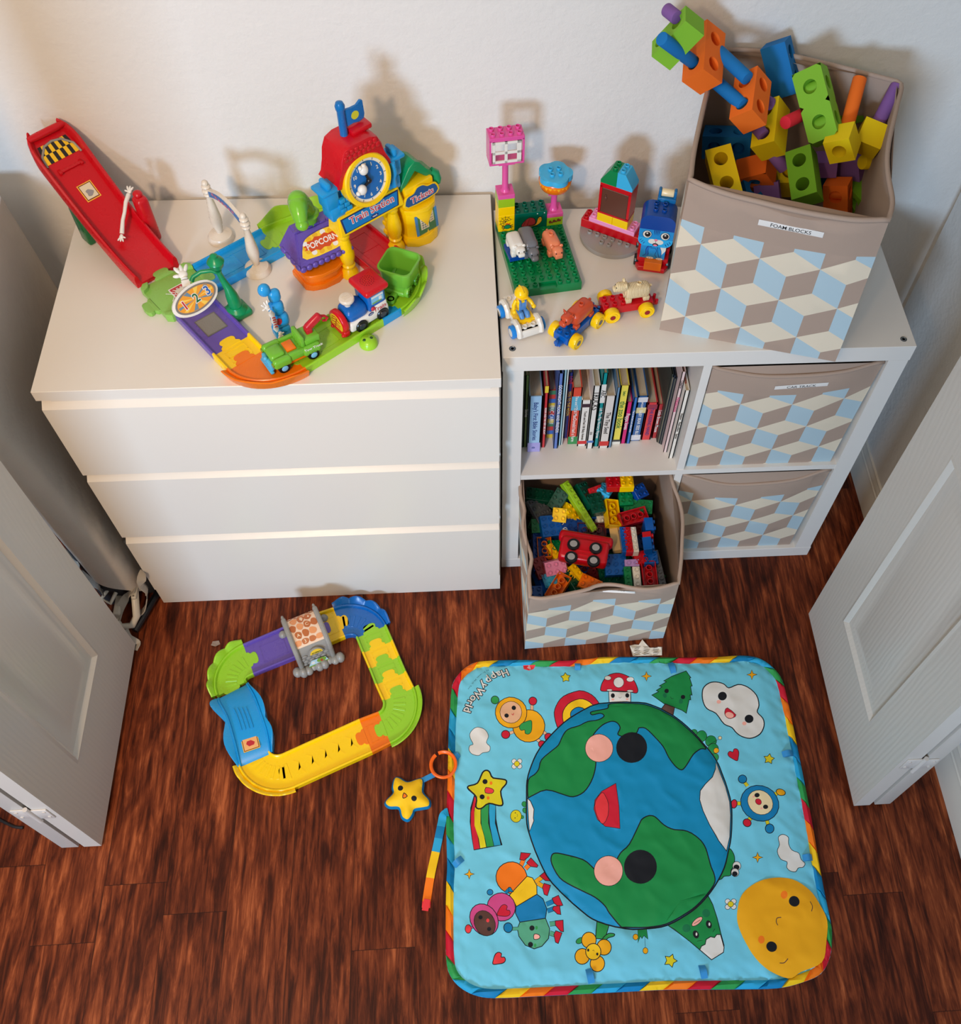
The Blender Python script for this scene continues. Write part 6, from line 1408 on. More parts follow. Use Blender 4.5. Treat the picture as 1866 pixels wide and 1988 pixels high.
obj('crossing_plate', b, P('plastic_leaf', (136, 186, 84)), t)
b = MB(); b.box((0.004, -0.004, 0.0098), (0.036, 0.036, 0.0008), 0); sh = [(stroke([(-0.018, v), (0.018, v+0.012)], 0.0016), 1) for v in (-0.014, -0.004, 0.006)]
b.box((0.004, -0.004, 0.0100), (0.032, 0.032, 0.0008), 1)
for i in range(-2, 3):
    for d in (1, -1): b.box((0.004+i*0.007, -0.004, 0.0104), (0.0012, 0.034, 0.0003), 0, rot=RM(0, 0, 45*d))
b.box((0.004, -0.004, 0.0107), (0.020, 0.016, 0.0004), 2)
obj('crossing_sticker', b, [pl('white'), K('brick_red_print', (186, 50, 50), 0.4), K('sticker_buff', (214, 206, 186), 0.4)], t)
# red ramp leaning back to the wall
r0 = Vector((0.178, 0.2665)); rd = Vector((-0.176, 0.190)).normalized(); N = 26; LR = 0.262
b = MB(); secs = []; zs = []
for i in range(N+1):
    s = i/N; c = r0+rd*(LR*s); w_ = 0.0435+0.004*s; d = E2.lerp(rd, min(1, s*3)).normalized(); s_ = Vector((-d.y, d.x)); z = 0.000+0.160*(s*s*(1.55-0.55*s)*0.72+0.28*s)
    if s > 0.86: w_ *= math.sqrt(max(0.05, 1-((s-0.86)/0.155)**2))*0.55+0.45
    secs.append((c+s_*w_, c-s_*w_)); zs.append(z)
pr = [(0.0, 0.0), (0.0, 0.020), (0.02, 0.0255), (0.055, 0.0268), (0.085, 0.024), (0.105, 0.012), (0.125, 0.008), (0.875, 0.008), (0.895, 0.012), (0.915, 0.024), (0.945, 0.0268), (0.98, 0.0255), (1.0, 0.020), (1.0, 0.0)]
sweep(b, secs, pr, ZD, 0, zs)
t = thing('toy_ramp', 'tall red launch ramp rising from the green crossing to the back wall', 'toy track', (r0.x, r0.y, ZD))
c = r0+rd*(LR-0.006); e_ = secs[-1]
def rp(s, u, dz=0.0):
    f = s*N; i = min(N-1, int(f)); p = secs[i][0].lerp(secs[i][1], u).lerp(secs[i+1][0].lerp(secs[i+1][1], u), f-i); return Vector((p.x, p.y, ZD+zs[i]+(zs[i+1]-zs[i])*(f-i)+dz))
b.tube([rp(0.975, u, 0.022) for u in (0.03, 0.12, 0.3, 0.5, 0.7, 0.88, 0.97)], [0.005, 0.006, 0.0065, 0.0065, 0.0065, 0.006, 0.005], 0, 12)
for u in (0.27, 0.73): b.box(tuple(rp(0.80, u, 0.010)), (0.006, 0.014, 0.004), 0, rot=RM(0, 0, math.degrees(math.atan2(rd.y, rd.x))-90), bev=0.001)
b.tube([rp(0.795, u, 0.0105) for u in (0.28, 0.5, 0.72)], 0.0028, 0, 8)
obj('ramp_lane', b, pl('red'), t, world=True, ang=40)
b = MB()
for i in range(9):      # hazard stripes on the end stop
    for j in range(4):
        s0, s1, u0, u1 = 0.855+0.025*j, 0.855+0.025*(j+1), 0.16+0.68*i/9, 0.16+0.68*(i+1)/9
        b.add([tuple(rp(s0, u0, 0.0092)), tuple(rp(s0, u1, 0.0092)), tuple(rp(s1, u1, 0.0092)), tuple(rp(s1, u0, 0.0092))], [(0, 1, 2, 3)], (i+j//2) % 2)
obj('hazard_sticker', b, [K('hz_yellow', (246, 200, 30), 0.4), K('hz_black', (34, 26, 28), 0.4)], t, world=True)
b = MB(); b.tube([rp(s, u, 0.0095) for s, u in ((0.845, 0.13), (0.90, 0.15), (0.945, 0.30), (0.955, 0.5), (0.945, 0.70), (0.90, 0.85), (0.845, 0.87))], 0.0022, 0, 8); obj('sticker_border', b, pl('grey'), t, world=True)
b = MB()
for k, (a0, a1, u0, u1) in enumerate(((0.60, 0.70, 0.35, 0.66), (0.605, 0.695, 0.37, 0.64), (0.61, 0.69, 0.385, 0.625))):
    b.add([tuple(rp(s, u, 0.0086+0.0002*k)) for s, u in ((a0, u0), (a0, u1), (a1, u1), (a1, u0))], [(0, 1, 2, 3)], k)
b.add([tuple(rp(0.63+0.02*math.sin(a)+0.01, 0.5+0.07*math.cos(a)*(1+0.3*math.cos(3*a)), 0.0094)) for a in [2*PI*q/16 for q in range(16)]], [tuple(range(16))], 3)
obj('picture_sticker', b, [K('st_gold', (246, 186, 60), 0.4), K('st_dkred', (120, 40, 20), 0.4), K('st_cream', (226, 214, 186), 0.4), K('st_grey', (150, 146, 150), 0.4)], t, world=True)
b = MB(); q = rp(0.36, 1.02, 0); b.box((q.x+0.008, q.y+0.002, ZD+0.050), (0.026, 0.024, 0.100), 0, bev=0.008, seg=3, rot=RM(0, 0, -48)); b.sph((q.x+0.006, q.y+0.006, ZD+0.102), (0.009, 0.009, 0.007), 0)
obj('side_tower', b, pl('red'), t, world=True, ang=50)
b = MB(); q = rp(0.66, -0.02, 0); b.box((q.x+0.010, q.y+0.006, ZD+0.040), (0.030, 0.014, 0.078), 0, bev=0.004, rot=RM(0, 0, -48)); q = rp(0.80, 0.5, 0); b.box((q.x+0.01, q.y-0.01, ZD+(q.z-ZD)/2-0.012), (0.012, 0.05, q.z-ZD-0.026), 0, rot=RM(0, 0, -48)); obj('support_leg', b, P('plastic_pine', (20, 110, 60)), t, world=True)
b = MB(); p0, p1 = rp(0.30, 0.44, 0.030), rp(0.42, 1.0, 0.052); mid = (p0+p1)/2+Vector((0, 0, 0.004)); b.tube([p0, p0.lerp(mid, 0.5)+Vector((0.0, 0.003, 0.004)), mid, mid.lerp(p1, 0.5)+Vector((0, -0.002, 0.004)), p1], [0.0042, 0.0034, 0.0032, 0.0036, 0.0044], 0, 10)
def glove(b, c, d, sz, m=0, up=Vector((0, 0, 1))):
    d = d.normalized(); s_ = d.cross(up).normalized(); n_ = s_.cross(d)
    def E(p, r, rr): b.sph((0, 0, 0), r, m, rot=TM(*(c+d*p[0]*sz+s_*p[1]*sz+n_*p[2]*sz)) @ Matrix((( *d, ), ( *s_, ), ( *n_, ))).transposed().to_4x4() @ RM(0, 0, rr), seg=14, rings=10)
    E((0, 0, 0), (0.50*sz, 0.46*sz, 0.26*sz), 0)
    for y, a, L in ((-0.42, -28, 0.50), (0.0, 0, 0.56), (0.42, 28, 0.50)): E((0.55, y, 0), (L*sz, 0.20*sz, 0.20*sz), a)
    E((0.0, -0.62, 0.0), (0.40*sz, 0.19*sz, 0.19*sz), -80)
    b.lathe([(0.30*sz, -0.07*sz), (0.36*sz, 0), (0.30*sz, 0.07*sz)], (0, 0, 0), m, 16, rot=TM(*(c-d*0.48*sz)) @ d.to_track_quat('Z', 'Y').to_matrix().to_4x4())
glove(b, p0+(p0-p1).normalized()*0.006, (p0-p1), 0.0085); glove(b, p1+(p1-p0).normalized()*0.006, (p1-p0), 0.0095)
obj('barrier_arm', b, pl('white'), t, world=True, ang=60)
# white gate over the blue track
g0, g1 = Vector((0.2815, 0.3680)), Vector((0.3575, 0.2790)); gd = (g1-g0).normalized(); ga = math.atan2(gd.y, gd.x)
t = thing('toy_gate', 'cream arched gate with a blue banner spanning the light blue track', 'toy gate', (*((g0+g1)/2), ZD), ga); gw = (g1-g0).length/2
M_CR = pl('cream')
for s_ in (-1, 1):
    b = MB(); b.lathe([(0.0250, 0.0), (0.0250, 0.005), (0.0215, 0.011), (0.012, 0.014), (0.0085, 0.016)], (s_*gw, 0, 0), 0, 28)
    b.lathe([(0.0050, 0.012), (0.0066, 0.020), (0.0108, 0.040), (0.0112, 0.052), (0.0078, 0.080), (0.0052, 0.098), (0.0060, 0.103), (0.0048, 0.108), (0.0062, 0.113)], (s_*gw, 0, 0), 0, 18)
    for dz, r in ((0.104, 0.0085), (0.112, 0.0095), (0.121, 0.0085)): b.sph((s_*gw, 0, dz), (r, r, r*0.55), 0, seg=14, rings=8)
    b.sph((s_*gw, 0, 0.128), 0.0062, 0, seg=14, rings=8); obj('gate_post', b, M_CR, t)
b = MB(); n = 12; up_ = [(-gw+2*gw*k/n, 0.116+0.018*math.sin(PI*k/n)) for k in range(n+1)]; lo_ = [(gw-2*gw*k/n, 0.098+0.018*math.sin(PI*k/n)) for k in range(n+1)]
b.prism(up_+lo_, -0.003, 0.003, 0, RM(90), 0.0006); obj('arch_frame', b, M_CR, t)
b = MB(); w_ = gw*0.84; up_ = [(-w_+2*w_*k/n, 0.1125+0.018*math.sin(PI*(0.08+0.84*k/n))) for k in range(n+1)]; lo_ = [(w_-2*w_*k/n, 0.1005+0.018*math.sin(PI*(0.08+0.84*k/n))) for k in range(n+1)]
for m_y in (1, -1): b.prism(up_+lo_, 0.0030, 0.0034, 0, (RM(90) if m_y > 0 else RM(90) @ RM(0, 180, 0)), 0)
for i in range(7): b.box((-w_*0.66+i*w_*0.21, -0.0037, 0.1205), (w_*0.13, 0.0004, 0.005), 1)
obj('banner', b, [K('banner_blue', (60, 116, 176), 0.4), K('banner_pink', (196, 110, 130), 0.4)], t)
# green lamp post with pointing hand and number wheel
t = thing('toy_signpost', 'green toy lamp post with a white hand and an oval 1 2 3 sign', 'toy signpost', (0.332, 0.170, ZD), 0); M_DG = pl('dgreen')
b = MB(); b.box((0, 0, 0.007), (0.042, 0.040, 0.014), 0, bev=0.005, seg=3, rot=RM(0, 0, 38)); b.lathe([(0.020, 0.012), (0.0185, 0.016), (0.0135, 0.019), (0.0125, 0.022)], (0, 0, 0), 0, 24)
px_ = [(0, 0, 0.020), (-0.001, 0.001, 0.030), (-0.003, 0.003, 0.045), (-0.006, 0.006, 0.058), (-0.012, 0.010, 0.075), (-0.015, 0.012, 0.088), (-0.015, 0.012, 0.094)]; b.tube(px_, [0.0115, 0.0120, 0.0105, 0.0072, 0.0052, 0.0048, 0.0060], 0, 16)
b.lathe([(0.0, 0.0), (0.008, 0.003), (0.0125, 0.010), (0.0135, 0.016), (0.0150, 0.018), (0.0135, 0.021), (0.009, 0.026), (0.0065, 0.028), (0.0065, 0.032), (0.0, 0.036)], (-0.015, 0.012, 0.096), 0, 22)
b.tube([(-0.015, 0.012, 0.088), (-0.028, 0.012, 0.094), (-0.045, 0.010, 0.093), (-0.058, 0.004, 0.088), (-0.062, 0.000, 0.082)], [0.0035, 0.0038, 0.0038, 0.0040, 0.0046], 0, 12)
obj('lamp_post', b, M_DG, t, ang=50)
view = (Vector(CAM)-Vector((0.26, 0.17, 0.86))).normalized(); M_WH = pl('white')
b = MB(); c = Vector((-0.073, 0.001, 0.082)); hd = Vector((-0.30, 0.85, 0.35)).normalized(); glove(b, c+hd*0.012, hd, 0.0175, 0, Vector((0.2, -0.75, 0.63)))
b.box(tuple(c-hd*0.006), (0.014, 0.012, 0.006), 0, rot=RM(20, 0, 15)); obj('pointing_hand', b, M_WH, t, ang=60)
b = MB(); oc = aty(0.135, 379, 580); oc = Vector((oc.x-0.332, oc.y-0.170, oc.z-ZD)); ax1 = Vector((0.060, 0.065, 0.0)).normalized(); vn = (view-ax1*view.dot(ax1)).normalized(); vn = (vn+Vector((0.25, -0.35, 0.30))).normalized(); vn = (vn-ax1*vn.dot(ax1)).normalized(); ax2 = vn.cross(ax1)
OM = Matrix((( ax1.x, ax2.x, vn.x, oc.x), (ax1.y, ax2.y, vn.y, oc.y), (ax1.z, ax2.z, vn.z, oc.z), (0, 0, 0, 1)))
b.prism(ell(0, 0, 0.046, 0.024, 0, 40), -0.003, 0.003, 0, OM, 0.0012)
b.prism(ell(0, 0, 0.0415, 0.0200, 0, 40), 0.003, 0.0034, 1, OM); b.prism(ell(0, 0, 0.0375, 0.0172, 0, 40), 0.0034, 0.0037, 2, OM)
for k in range(10):
    a = 2*PI*k/10; b.prism([(0.003*math.cos(a), 0.002*math.sin(a)), (0.036*math.cos(a-0.13), 0.0168*math.sin(a-0.13)), (0.036*math.cos(a+0.13), 0.0168*math.sin(a+0.13))], 0.0037, 0.0039, 3 if k % 2 else 4, OM)
for ch, x, m in (('1', -0.024, 5), ('2', 0.001, 6), ('3', 0.025, 7)):
    b.text(ch, 0.021, OM @ TM(x, 0.0, 0.0042), 0, 0.0016); b.text(ch, 0.021, OM @ TM(x, 0.0, 0.0045), m, 0.0003)
obj('number_wheel', b, [M_WH, K('w_grey', (130, 124, 118), 0.4), K('w_orange', (238, 160, 50), 0.4), K('w_steel', (110, 140, 160), 0.4), K('w_gold', (244, 206, 90), 0.4), K('w_red', (196, 40, 50), 0.4), K('w_green', (10, 104, 60), 0.4), K('w_blue', (10, 90, 180), 0.4)], t, ang=30)
# popcorn stand
t = thing('toy_popcorn_stand', 'orange popcorn stand with a purple roof and a floppy green hat on top', 'toy building', (0.474, 0.272, ZD), math.radians(33))
b = MB(); fr = [(-0.046, 0.022), (-0.046, -0.026), (-0.036, -0.036), (-0.015, -0.044), (0.015, -0.044), (0.036, -0.034), (0.046, -0.022), (0.046, 0.022), (0.03, 0.030), (-0.03, 0.030)]
b.prism(fr, 0, 0.012, 0, None, 0.003); b.prism([(x*0.90, y*0.86) for x, y in fr], 0.010, 0.030, 0, None, 0.003)
b.prism([(x*0.97, y*0.95-0.001) for x, y in fr], 0.028, 0.034, 0, None, 0.002)
for x in (-0.037, 0.037): b.box((x, -0.012, 0.052), (0.009, 0.020, 0.044), 0, bev=0.002)
b.box((0, 0.020, 0.050), (0.080, 0.014, 0.044), 0)
obj('stand_body', b, pl('orange'), t, ang=45)
b = MB(); b.box((0, 0.010, 0.047), (0.064, 0.006, 0.026), 0)
for i in range(5): b.cyl((-0.022+0.011*i, 0.006, 0.0395+0.003*(i % 2)), 0.0035, 0.001, 1, rot=RM(90), seg=10)
obj('stand_interior', b, [K('dark_red_panel', (150, 50, 20), 0.4), K('p_cream', (230, 200, 150), 0.4)], t)
def hip(pts_lo, pts_hi, z0, z1, b, m=0, bev=0.003):
    bm = bmesh.new(); lo = [bm.verts.new((x, y, z0)) for x, y in pts_lo]; hi = [bm.verts.new((x, y, z1)) for x, y in pts_hi]; n = len(lo)
    bm.faces.new(lo[::-1]); bm.faces.new(hi)
    for i in range(n): bm.faces.new((lo[i], lo[(i+1) % n], hi[(i+1) % n], hi[i]))
    if bev: bmesh.ops.bevel(bm, geom=bm.edges[:], offset=bev, segments=2, affect='EDGES')
    b.addbm(bm, m)
b = MB(); hip([(-0.056, -0.044), (0.056, -0.044), (0.056, 0.038), (-0.056, 0.038)], [(-0.034, -0.004), (0.040, -0.004), (0.040, 0.022), (-0.034, 0.022)], 0.064, 0.112, b)
for k in range(9): b.sph((-0.048+0.012*k, -0.043, 0.064), (0.0068, 0.004, 0.006), 0, seg=10, rings=6)
for k in range(4): b.sph((-0.054, -0.034+0.018*k, 0.066), (0.004, 0.009, 0.006), 0, seg=10, rings=6)
for k in range(6): b.box((-0.030+0.013*k, -0.001, 0.1115), (0.011, 0.006, 0.004), 0, bev=0.001)
obj('purple_roof', b, pl('purple'), t, ang=40)
sl_ = math.degrees(math.atan2(0.048, 0.040)); xf = TM(0.004, -0.0255, 0.0895) @ RM(sl_, 0, 0); b = MB()
O = smooth([(-0.040, -0.017), (0.042, -0.017), (0.040, 0.006), (0.030, 0.017), (0.012, 0.020), (-0.010, 0.019), (-0.028, 0.015), (-0.038, 0.004)], 3); sh = []
for k in range(14): a = 2*PI*k/14; sh.append((ell(0.036*math.cos(a)*0.95, 0.001+0.015*math.sin(a), 0.0052, 0.0045, 0, 12), 2 if k % 3 else 3))
bl = [((0.032+0.006*(k % 2))*math.cos(2*PI*k/24), 0.001+(0.010+0.003*(k % 2))*math.sin(2*PI*k/24)) for k in range(24)]; sh.append((bl, 1))
for tri in textpoly('POPCORN', 0.0142, 0, 0.001, 0, 0.00035, 0.92): sh.append((tri, 3))
sheet(O, sh, lambda x, y: tuple(xf @ Vector((x, y, 0.0016))), 0.02, 0, b)
obj('popcorn_sign', b, [K('pc_yellow', (244, 204, 50), 0.4), K('pc_red', (206, 74, 24), 0.4), K('pc_gold', (232, 176, 30), 0.4), K('pc_white', (232, 228, 222), 0.4)], t)
b = MB(); b.lathe([(0.0150, 0.100), (0.0158, 0.118), (0.0162, 0.124), (0.0205, 0.126), (0.0215, 0.129), (0.0190, 0.132), (0.0155, 0.133), (0.0150, 0.138)], (0.002, 0.012, 0), 0, 26)
b.tube([(0.002, 0.012, 0.134), (-0.001, 0.011, 0.146), (-0.007, 0.008, 0.158), (-0.015, 0.002, 0.166), (-0.020, -0.008, 0.164), (-0.024, -0.018, 0.154), (-0.027, -0.026, 0.146)], [0.0150, 0.0158, 0.0172, 0.0178, 0.0160, 0.0128, 0.0095], 0, 20)
b.sph((-0.012, 0.006, 0.168), (0.0172, 0.0172, 0.0165), 0); b.sph((-0.027, -0.027, 0.145), (0.0115, 0.0115, 0.0105), 0)
obj('floppy_hat', b, P('plastic_applegreen', (120, 188, 50), 0.18), t, ang=60)
# train station
t = thing('toy_train_station', 'yellow train station with clock, red roof and blue flag', 'toy building', (0.5718, 0.2982, ZD), ED); M_Y = pl('yellow')
for s_ in (-1, 1):
    b = MB(); b.lathe([(0.0165, 0.0), (0.0170, 0.003), (0.0150, 0.010), (0.0105, 0.018), (0.0115, 0.022), (0.0125, 0.025), (0.0100, 0.028), (0.0120, 0.034), (0.0142, 0.046), (0.0140, 0.056), (0.0108, 0.074), (0.0082, 0.086), (0.0105, 0.090), (0.0105, 0.095), (0.0085, 0.098), (0.0085, 0.110)], (s_*0.0545, 0, 0), 0, 24); obj('pillar', b, M_Y, t)
b = MB(); hip([(-0.072, -0.020), (0.072, -0.020), (0.072, 0.020), (-0.072, 0.020)], [(-0.066, -0.010), (0.066, -0.010), (0.066, 0.020), (-0.066, 0.020)], 0.106, 0.146, b, 0, 0.003); obj('lintel', b, M_Y, t, ang=40)
sl_ = math.degrees(math.atan2(0.040, 0.010)); xf = TM(0, -0.0150, 0.126) @ RM(sl_, 0, 0); b = MB()
b.prism([(-0.061, -0.014), (0.057, -0.014), (0.063, 0.014), (-0.063, 0.014)], 0.0, 0.0014, 0, xf, 0.0004); b.prism([(-0.058, -0.0122), (0.0545, -0.0122), (0.060, 0.0122), (-0.060, 0.0122)], 0.0014, 0.0017, 1, xf)
b.text('Train Station', 0.0185, xf @ TM(0.002, 0.0035, 0.0019), 2, 0.0011); b.text('Train Station', 0.0185, xf @ TM(0.002, 0.0035, 0.0021), 3, 0.0001)
b.prism(ell(0.004, -0.0088, 0.0085, 0.0034), 0.0017, 0.0020, 4, xf); b.text('vtech', 0.0046, xf @ TM(0.004, -0.0088, 0.0023), 2, 0.0001)
obj('station_sign', b, [K('sg_navy', (16, 40, 90), 0.4), K('sg_blue', (0, 120, 190), 0.4), K('sg_white', (236, 232, 228), 0.4), K('sg_red', (200, 30, 60), 0.4), K('sg_dark', (20, 50, 120), 0.4)], t)
def tiltx(z): return TM(0, -0.014, z) @ RM(78, 0, 0)
ck = tiltx(0.196)
b = MB(); b.box((0, 0.018, 0.200), (0.088, 0.040, 0.085), 0, bev=0.006)          # tower core
for s_ in (-1, 1):
    b.box((s_*0.060, 0.008, 0.150), (0.030, 0.032, 0.028), 0, bev=0.004); b.box((s_*0.067, 0.008, 0.180), (0.026, 0.030, 0.036), 0, bev=0.004); b.box((s_*0.070, 0.008, 0.199), (0.036, 0.036, 0.008), 0, bev=0.003); b.box((s_*0.070, 0.006, 0.209), (0.010, 0.026, 0.014), 0, bev=0.004)
    for r in range(3):
        for q in range(2): b.box((s_*(0.038+0.012*q+0.004*(r % 2)), -0.006, 0.152+0.010*r), (0.011, 0.008, 0.0085), 0, bev=0.0012)
b.tube([(0.058, -0.010, 0.150), (0.056, -0.012, 0.168), (0.060, -0.012, 0.178), (0.058, -0.012, 0.200)], [0.006, 0.005, 0.006, 0.005], 0, 12)
obj('blue_towers', b, pl('blue'), t, ang=40)
b = MB(); sp_ = [(-0.058, 0.200), (-0.052, 0.206), (-0.046, 0.226), (-0.042, 0.248), (-0.034, 0.264), (-0.018, 0.270), (0.018, 0.270), (0.034, 0.264), (0.042, 0.248), (0.046, 0.226), (0.052, 0.206), (0.058, 0.200), (0.050, 0.196), (0.044, 0.205), (0.036, 0.226), (0.022, 0.240), (-0.022, 0.240), (-0.036, 0.226), (-0.044, 0.205), (-0.050, 0.196)]
b.prism(sp_, -0.044, 0.012, 0, RM(90), 0.003); b.box((0, 0.040, 0.235), (0.070, 0.010, 0.060), 0, bev=0.003); b.box((0.018, 0.020, 0.274), (0.040, 0.030, 0.010), 0, bev=0.003)
for r in range(2):
    for k in range(8-r): b.sph((-0.033+0.0094*k+0.0045*r, -0.0125, 0.250+0.009*r), (0.0052, 0.0018, 0.0056), 0, seg=10, rings=6)
obj('red_roof', b, pl('red'), t, ang=40)
b = MB(); R1, R2 = 0.0475, 0.0385
b.lathe([(R2, -0.004), (R2, 0.006), (R2+0.001, 0.0085), (R1-0.002, 0.0085), (R1, 0.006), (R1, -0.012)], (0, 0, 0), 0, 48, rot=ck, cap=False); obj('clock_rim', b, M_Y, t)
b = MB(); b.prism(ell(0, 0, R2+0.0005, None, 0, 48), 0.0, 0.0042, 0, ck); b.prism(ell(0, 0, 0.0335, None, 0, 48), 0.0042, 0.0045, 1, ck)
for k in range(12):
    a = PI/2-2*PI*(k+1)/12; b.prism(stroke([(0.0345*math.cos(a), 0.0345*math.sin(a)), (0.0380*math.cos(a), 0.0380*math.sin(a))], 0.0008), 0.0042, 0.0046, 2, ck)
    b.text(str(k+1), 0.0088, ck @ TM(0.0272*math.cos(a), 0.0272*math.sin(a), 0.0048), 0, 0.0002)
obj('clock_face', b, [K('cf_cream', (230, 224, 206), 0.4), K('cf_blue', (24, 104, 176), 0.4), K('cf_ink', (30, 26, 30), 0.4)], t)
b = MB()
for a, L in ((105, 0.024), (205, 0.020)):
    a = math.radians(a); p0 = ck @ Vector((0, 0, 0.009)); p1 = ck @ Vector((L*0.55*math.cos(a), L*0.55*math.sin(a), 0.009)); p2 = ck @ Vector((L*math.cos(a), L*math.sin(a), 0.010)); b.tube([p0, p1], 0.0026, 1, 8); b.sph(tuple(p2), (0.0085, 0.0075, 0.0095), 0); b.sph(tuple(ck @ Vector(((L+0.007)*math.cos(a)+0.003, (L+0.007)*math.sin(a), 0.011))), 0.0045, 0); b.sph(tuple(ck @ Vector(((L+0.006)*math.cos(a)-0.004, (L+0.006)*math.sin(a), 0.011))), 0.0042, 0)
b.sph(tuple(ck @ Vector((0, 0, 0.008))), 0.005, 1)
obj('clock_hands', b, [pl('white'), pl('black')], t, ang=60)
b = MB(); b.lathe([(0.0068, 0.268), (0.0066, 0.315), (0.0078, 0.318), (0.0085, 0.324), (0.0062, 0.330), (0.0, 0.3325)], (-0.010, 0.020, 0), 0, 18)
fl = [(0.0, 0.0), (0.014, 0.003), (0.026, -0.001), (0.036, 0.002), (0.038, 0.010), (0.037, 0.034), (0.033, 0.036), (0.024, 0.030), (0.012, 0.030), (0.0, 0.032)]
b.prism(fl, -0.0022, 0.0022, 0, TM(-0.004, 0.020, 0.282) @ RM(90), 0.0008); b.prism(ell(0.019, 0.015, 0.0075, None, 0, 20), 0.0022, 0.0026, 1, TM(-0.004, 0.020, 0.282) @ RM(90)); obj('flag', b, [P('plastic_flagblue', (0, 108, 178)), K('flag_dot', (206, 204, 50), 0.4)], t, ang=45)
b = MB(); O = [(0.072, 0.030), (0.072, -0.012), (0.088, -0.026), (0.112, -0.032), (0.134, -0.026), (0.148, -0.010), (0.148, 0.030)]
b.prism(O, 0, 0.020, 0, None, 0.004); b.prism([(0.110+(x-0.110)*0.90, y*0.88) for x, y in O], 0.018, 0.078, 0, None, 0.003); b.prism([(0.110+(x-0.110)*0.98, y*0.95) for x, y in O], 0.076, 0.084, 0, None, 0.002)
b.box((0.110, 0.004, 0.106), (0.066, 0.034, 0.046), 0, bev=0.004); b.box((0.066, 0.024, 0.050), (0.022, 0.020, 0.100), 0, bev=0.002)
for r in range(6):
    for q in range(2): b.box((0.050+0.010*q+0.004*(r % 2), 0.020, 0.030+0.010*r), (0.009, 0.010, 0.0085), 0, bev=0.001)
obj('ticket_booth', b, M_Y, t, ang=40)
xf = TM(0.112, -0.0268, 0.048) @ RM(84, 0, 0); b = MB(); sh = [([(-0.03, -0.03), (-0.020, -0.03), (-0.020, 0.03), (-0.03, 0.03)], 1), ([(0.020, -0.03), (0.03, -0.03), (0.03, 0.03), (0.020, 0.03)], 1), ([(-0.015, -0.012), (0.003, -0.012), (0.003, 0.016), (-0.015, 0.016)], 2), ([(0.006, -0.004), (0.017, -0.004), (0.017, 0.018), (0.006, 0.018)], 3)]
sh += [(stroke([(-0.013, z), (0.001, z)], 0.0012), 4) for z in (-0.008, -0.003, 0.002, 0.007, 0.012)]+[(stroke([(x, -0.011), (x, 0.014)], 0.0010), 4) for x in (-0.010, -0.005)]+[(stroke([(0.008, z), (0.015, z)], 0.0010), 4) for z in (0.0, 0.005, 0.010)]
sheet([(-0.026, -0.022), (0.026, -0.022), (0.026, 0.022), (-0.026, 0.022)], sh, lambda x, y: tuple(xf @ Vector((x, y, 0.0006-abs(x)*0.10))), 0.02, 0, b)
obj('park_map', b, [K('mp_green', (60, 120, 70), 0.4), K('mp_blue', (60, 130, 190), 0.4), K('mp_cream', (226, 220, 196), 0.4), K('mp_sand', (206, 190, 150), 0.4), K('mp_ink', (60, 80, 90), 0.4)], t)
b = MB(); xf = TM(0.110, -0.0150, 0.105) @ RM(84, 0, 0); O = smooth([(-0.036, -0.012), (0.036, -0.012), (0.036, 0.010), (0.018, 0.013), (0.006, 0.021), (-0.008, 0.021), (-0.018, 0.012), (-0.036, 0.009)], 3)
b.prism(O, 0, 0.003, 0, xf, 0.0008); b.prism([(x*0.90, y*0.86+0.0005) for x, y in O], 0.003, 0.0034, 1, xf); b.text('Tickets', 0.0180, xf @ TM(0.001, -0.001, 0.0037), 2, 0.0010); b.text('Tickets', 0.0180, xf @ TM(0.001, -0.001, 0.0040), 3, 0.0001)
obj('ticket_sign', b, [M_Y, K('tk_blue', (30, 84, 140), 0.4), K('sg_white', (236, 232, 228), 0.4), K('sg_red', (200, 30, 60), 0.4)], t)
b = MB(); sp_ = [(-0.040, 0.0), (-0.030, 0.012), (-0.012, 0.038), (0.002, 0.046), (0.014, 0.038), (0.024, 0.018), (0.044, 0.004), (0.046, -0.003), (0.034, -0.004), (0.020, 0.006), (0.0, 0.030), (-0.022, 0.006), (-0.036, -0.006)]
b.prism(sp_, -0.028, 0.010, 0, TM(0.108, 0.004, 0.126) @ RM(90), 0.002); b.tube([(0.148, 0.000, 0.130), (0.155, -0.004, 0.124), (0.156, -0.006, 0.112), (0.154, -0.008, 0.104)], [0.007, 0.008, 0.009, 0.007], 0, 12); obj('green_roof', b, pl('dgreen'), t, ang=40)
# vehicles ---------------------------------------------------------
def vehicle(name, label, loc, ang): return thing(name, label, 'toy vehicle', (loc[0], loc[1], ZD+0.0094), ang)
def vwheel(t, x, y, r, w_, hub):
    b = MB(); b.lathe([(0.0, -w_/2), (r*0.58, -w_/2), (r*0.62, -w_/2+0.001), (r*0.9, -w_/2+0.0004), (r, -w_/2+0.002), (r, w_/2-0.002), (r*0.9, w_/2-0.0004), (r*0.62, w_/2-0.001), (r*0.58, w_/2), (0, w_/2)], (x, y, r), 0, 24, rot=RM(0, 90, 0), cap=False)
    for s_ in (-1, 1): b.sph((x+s_*w_/2, y, r), (0.0012, r*0.55, r*0.55), 1, seg=12, rings=8)
    obj('wheel', b, [pl('black'), hub], t)
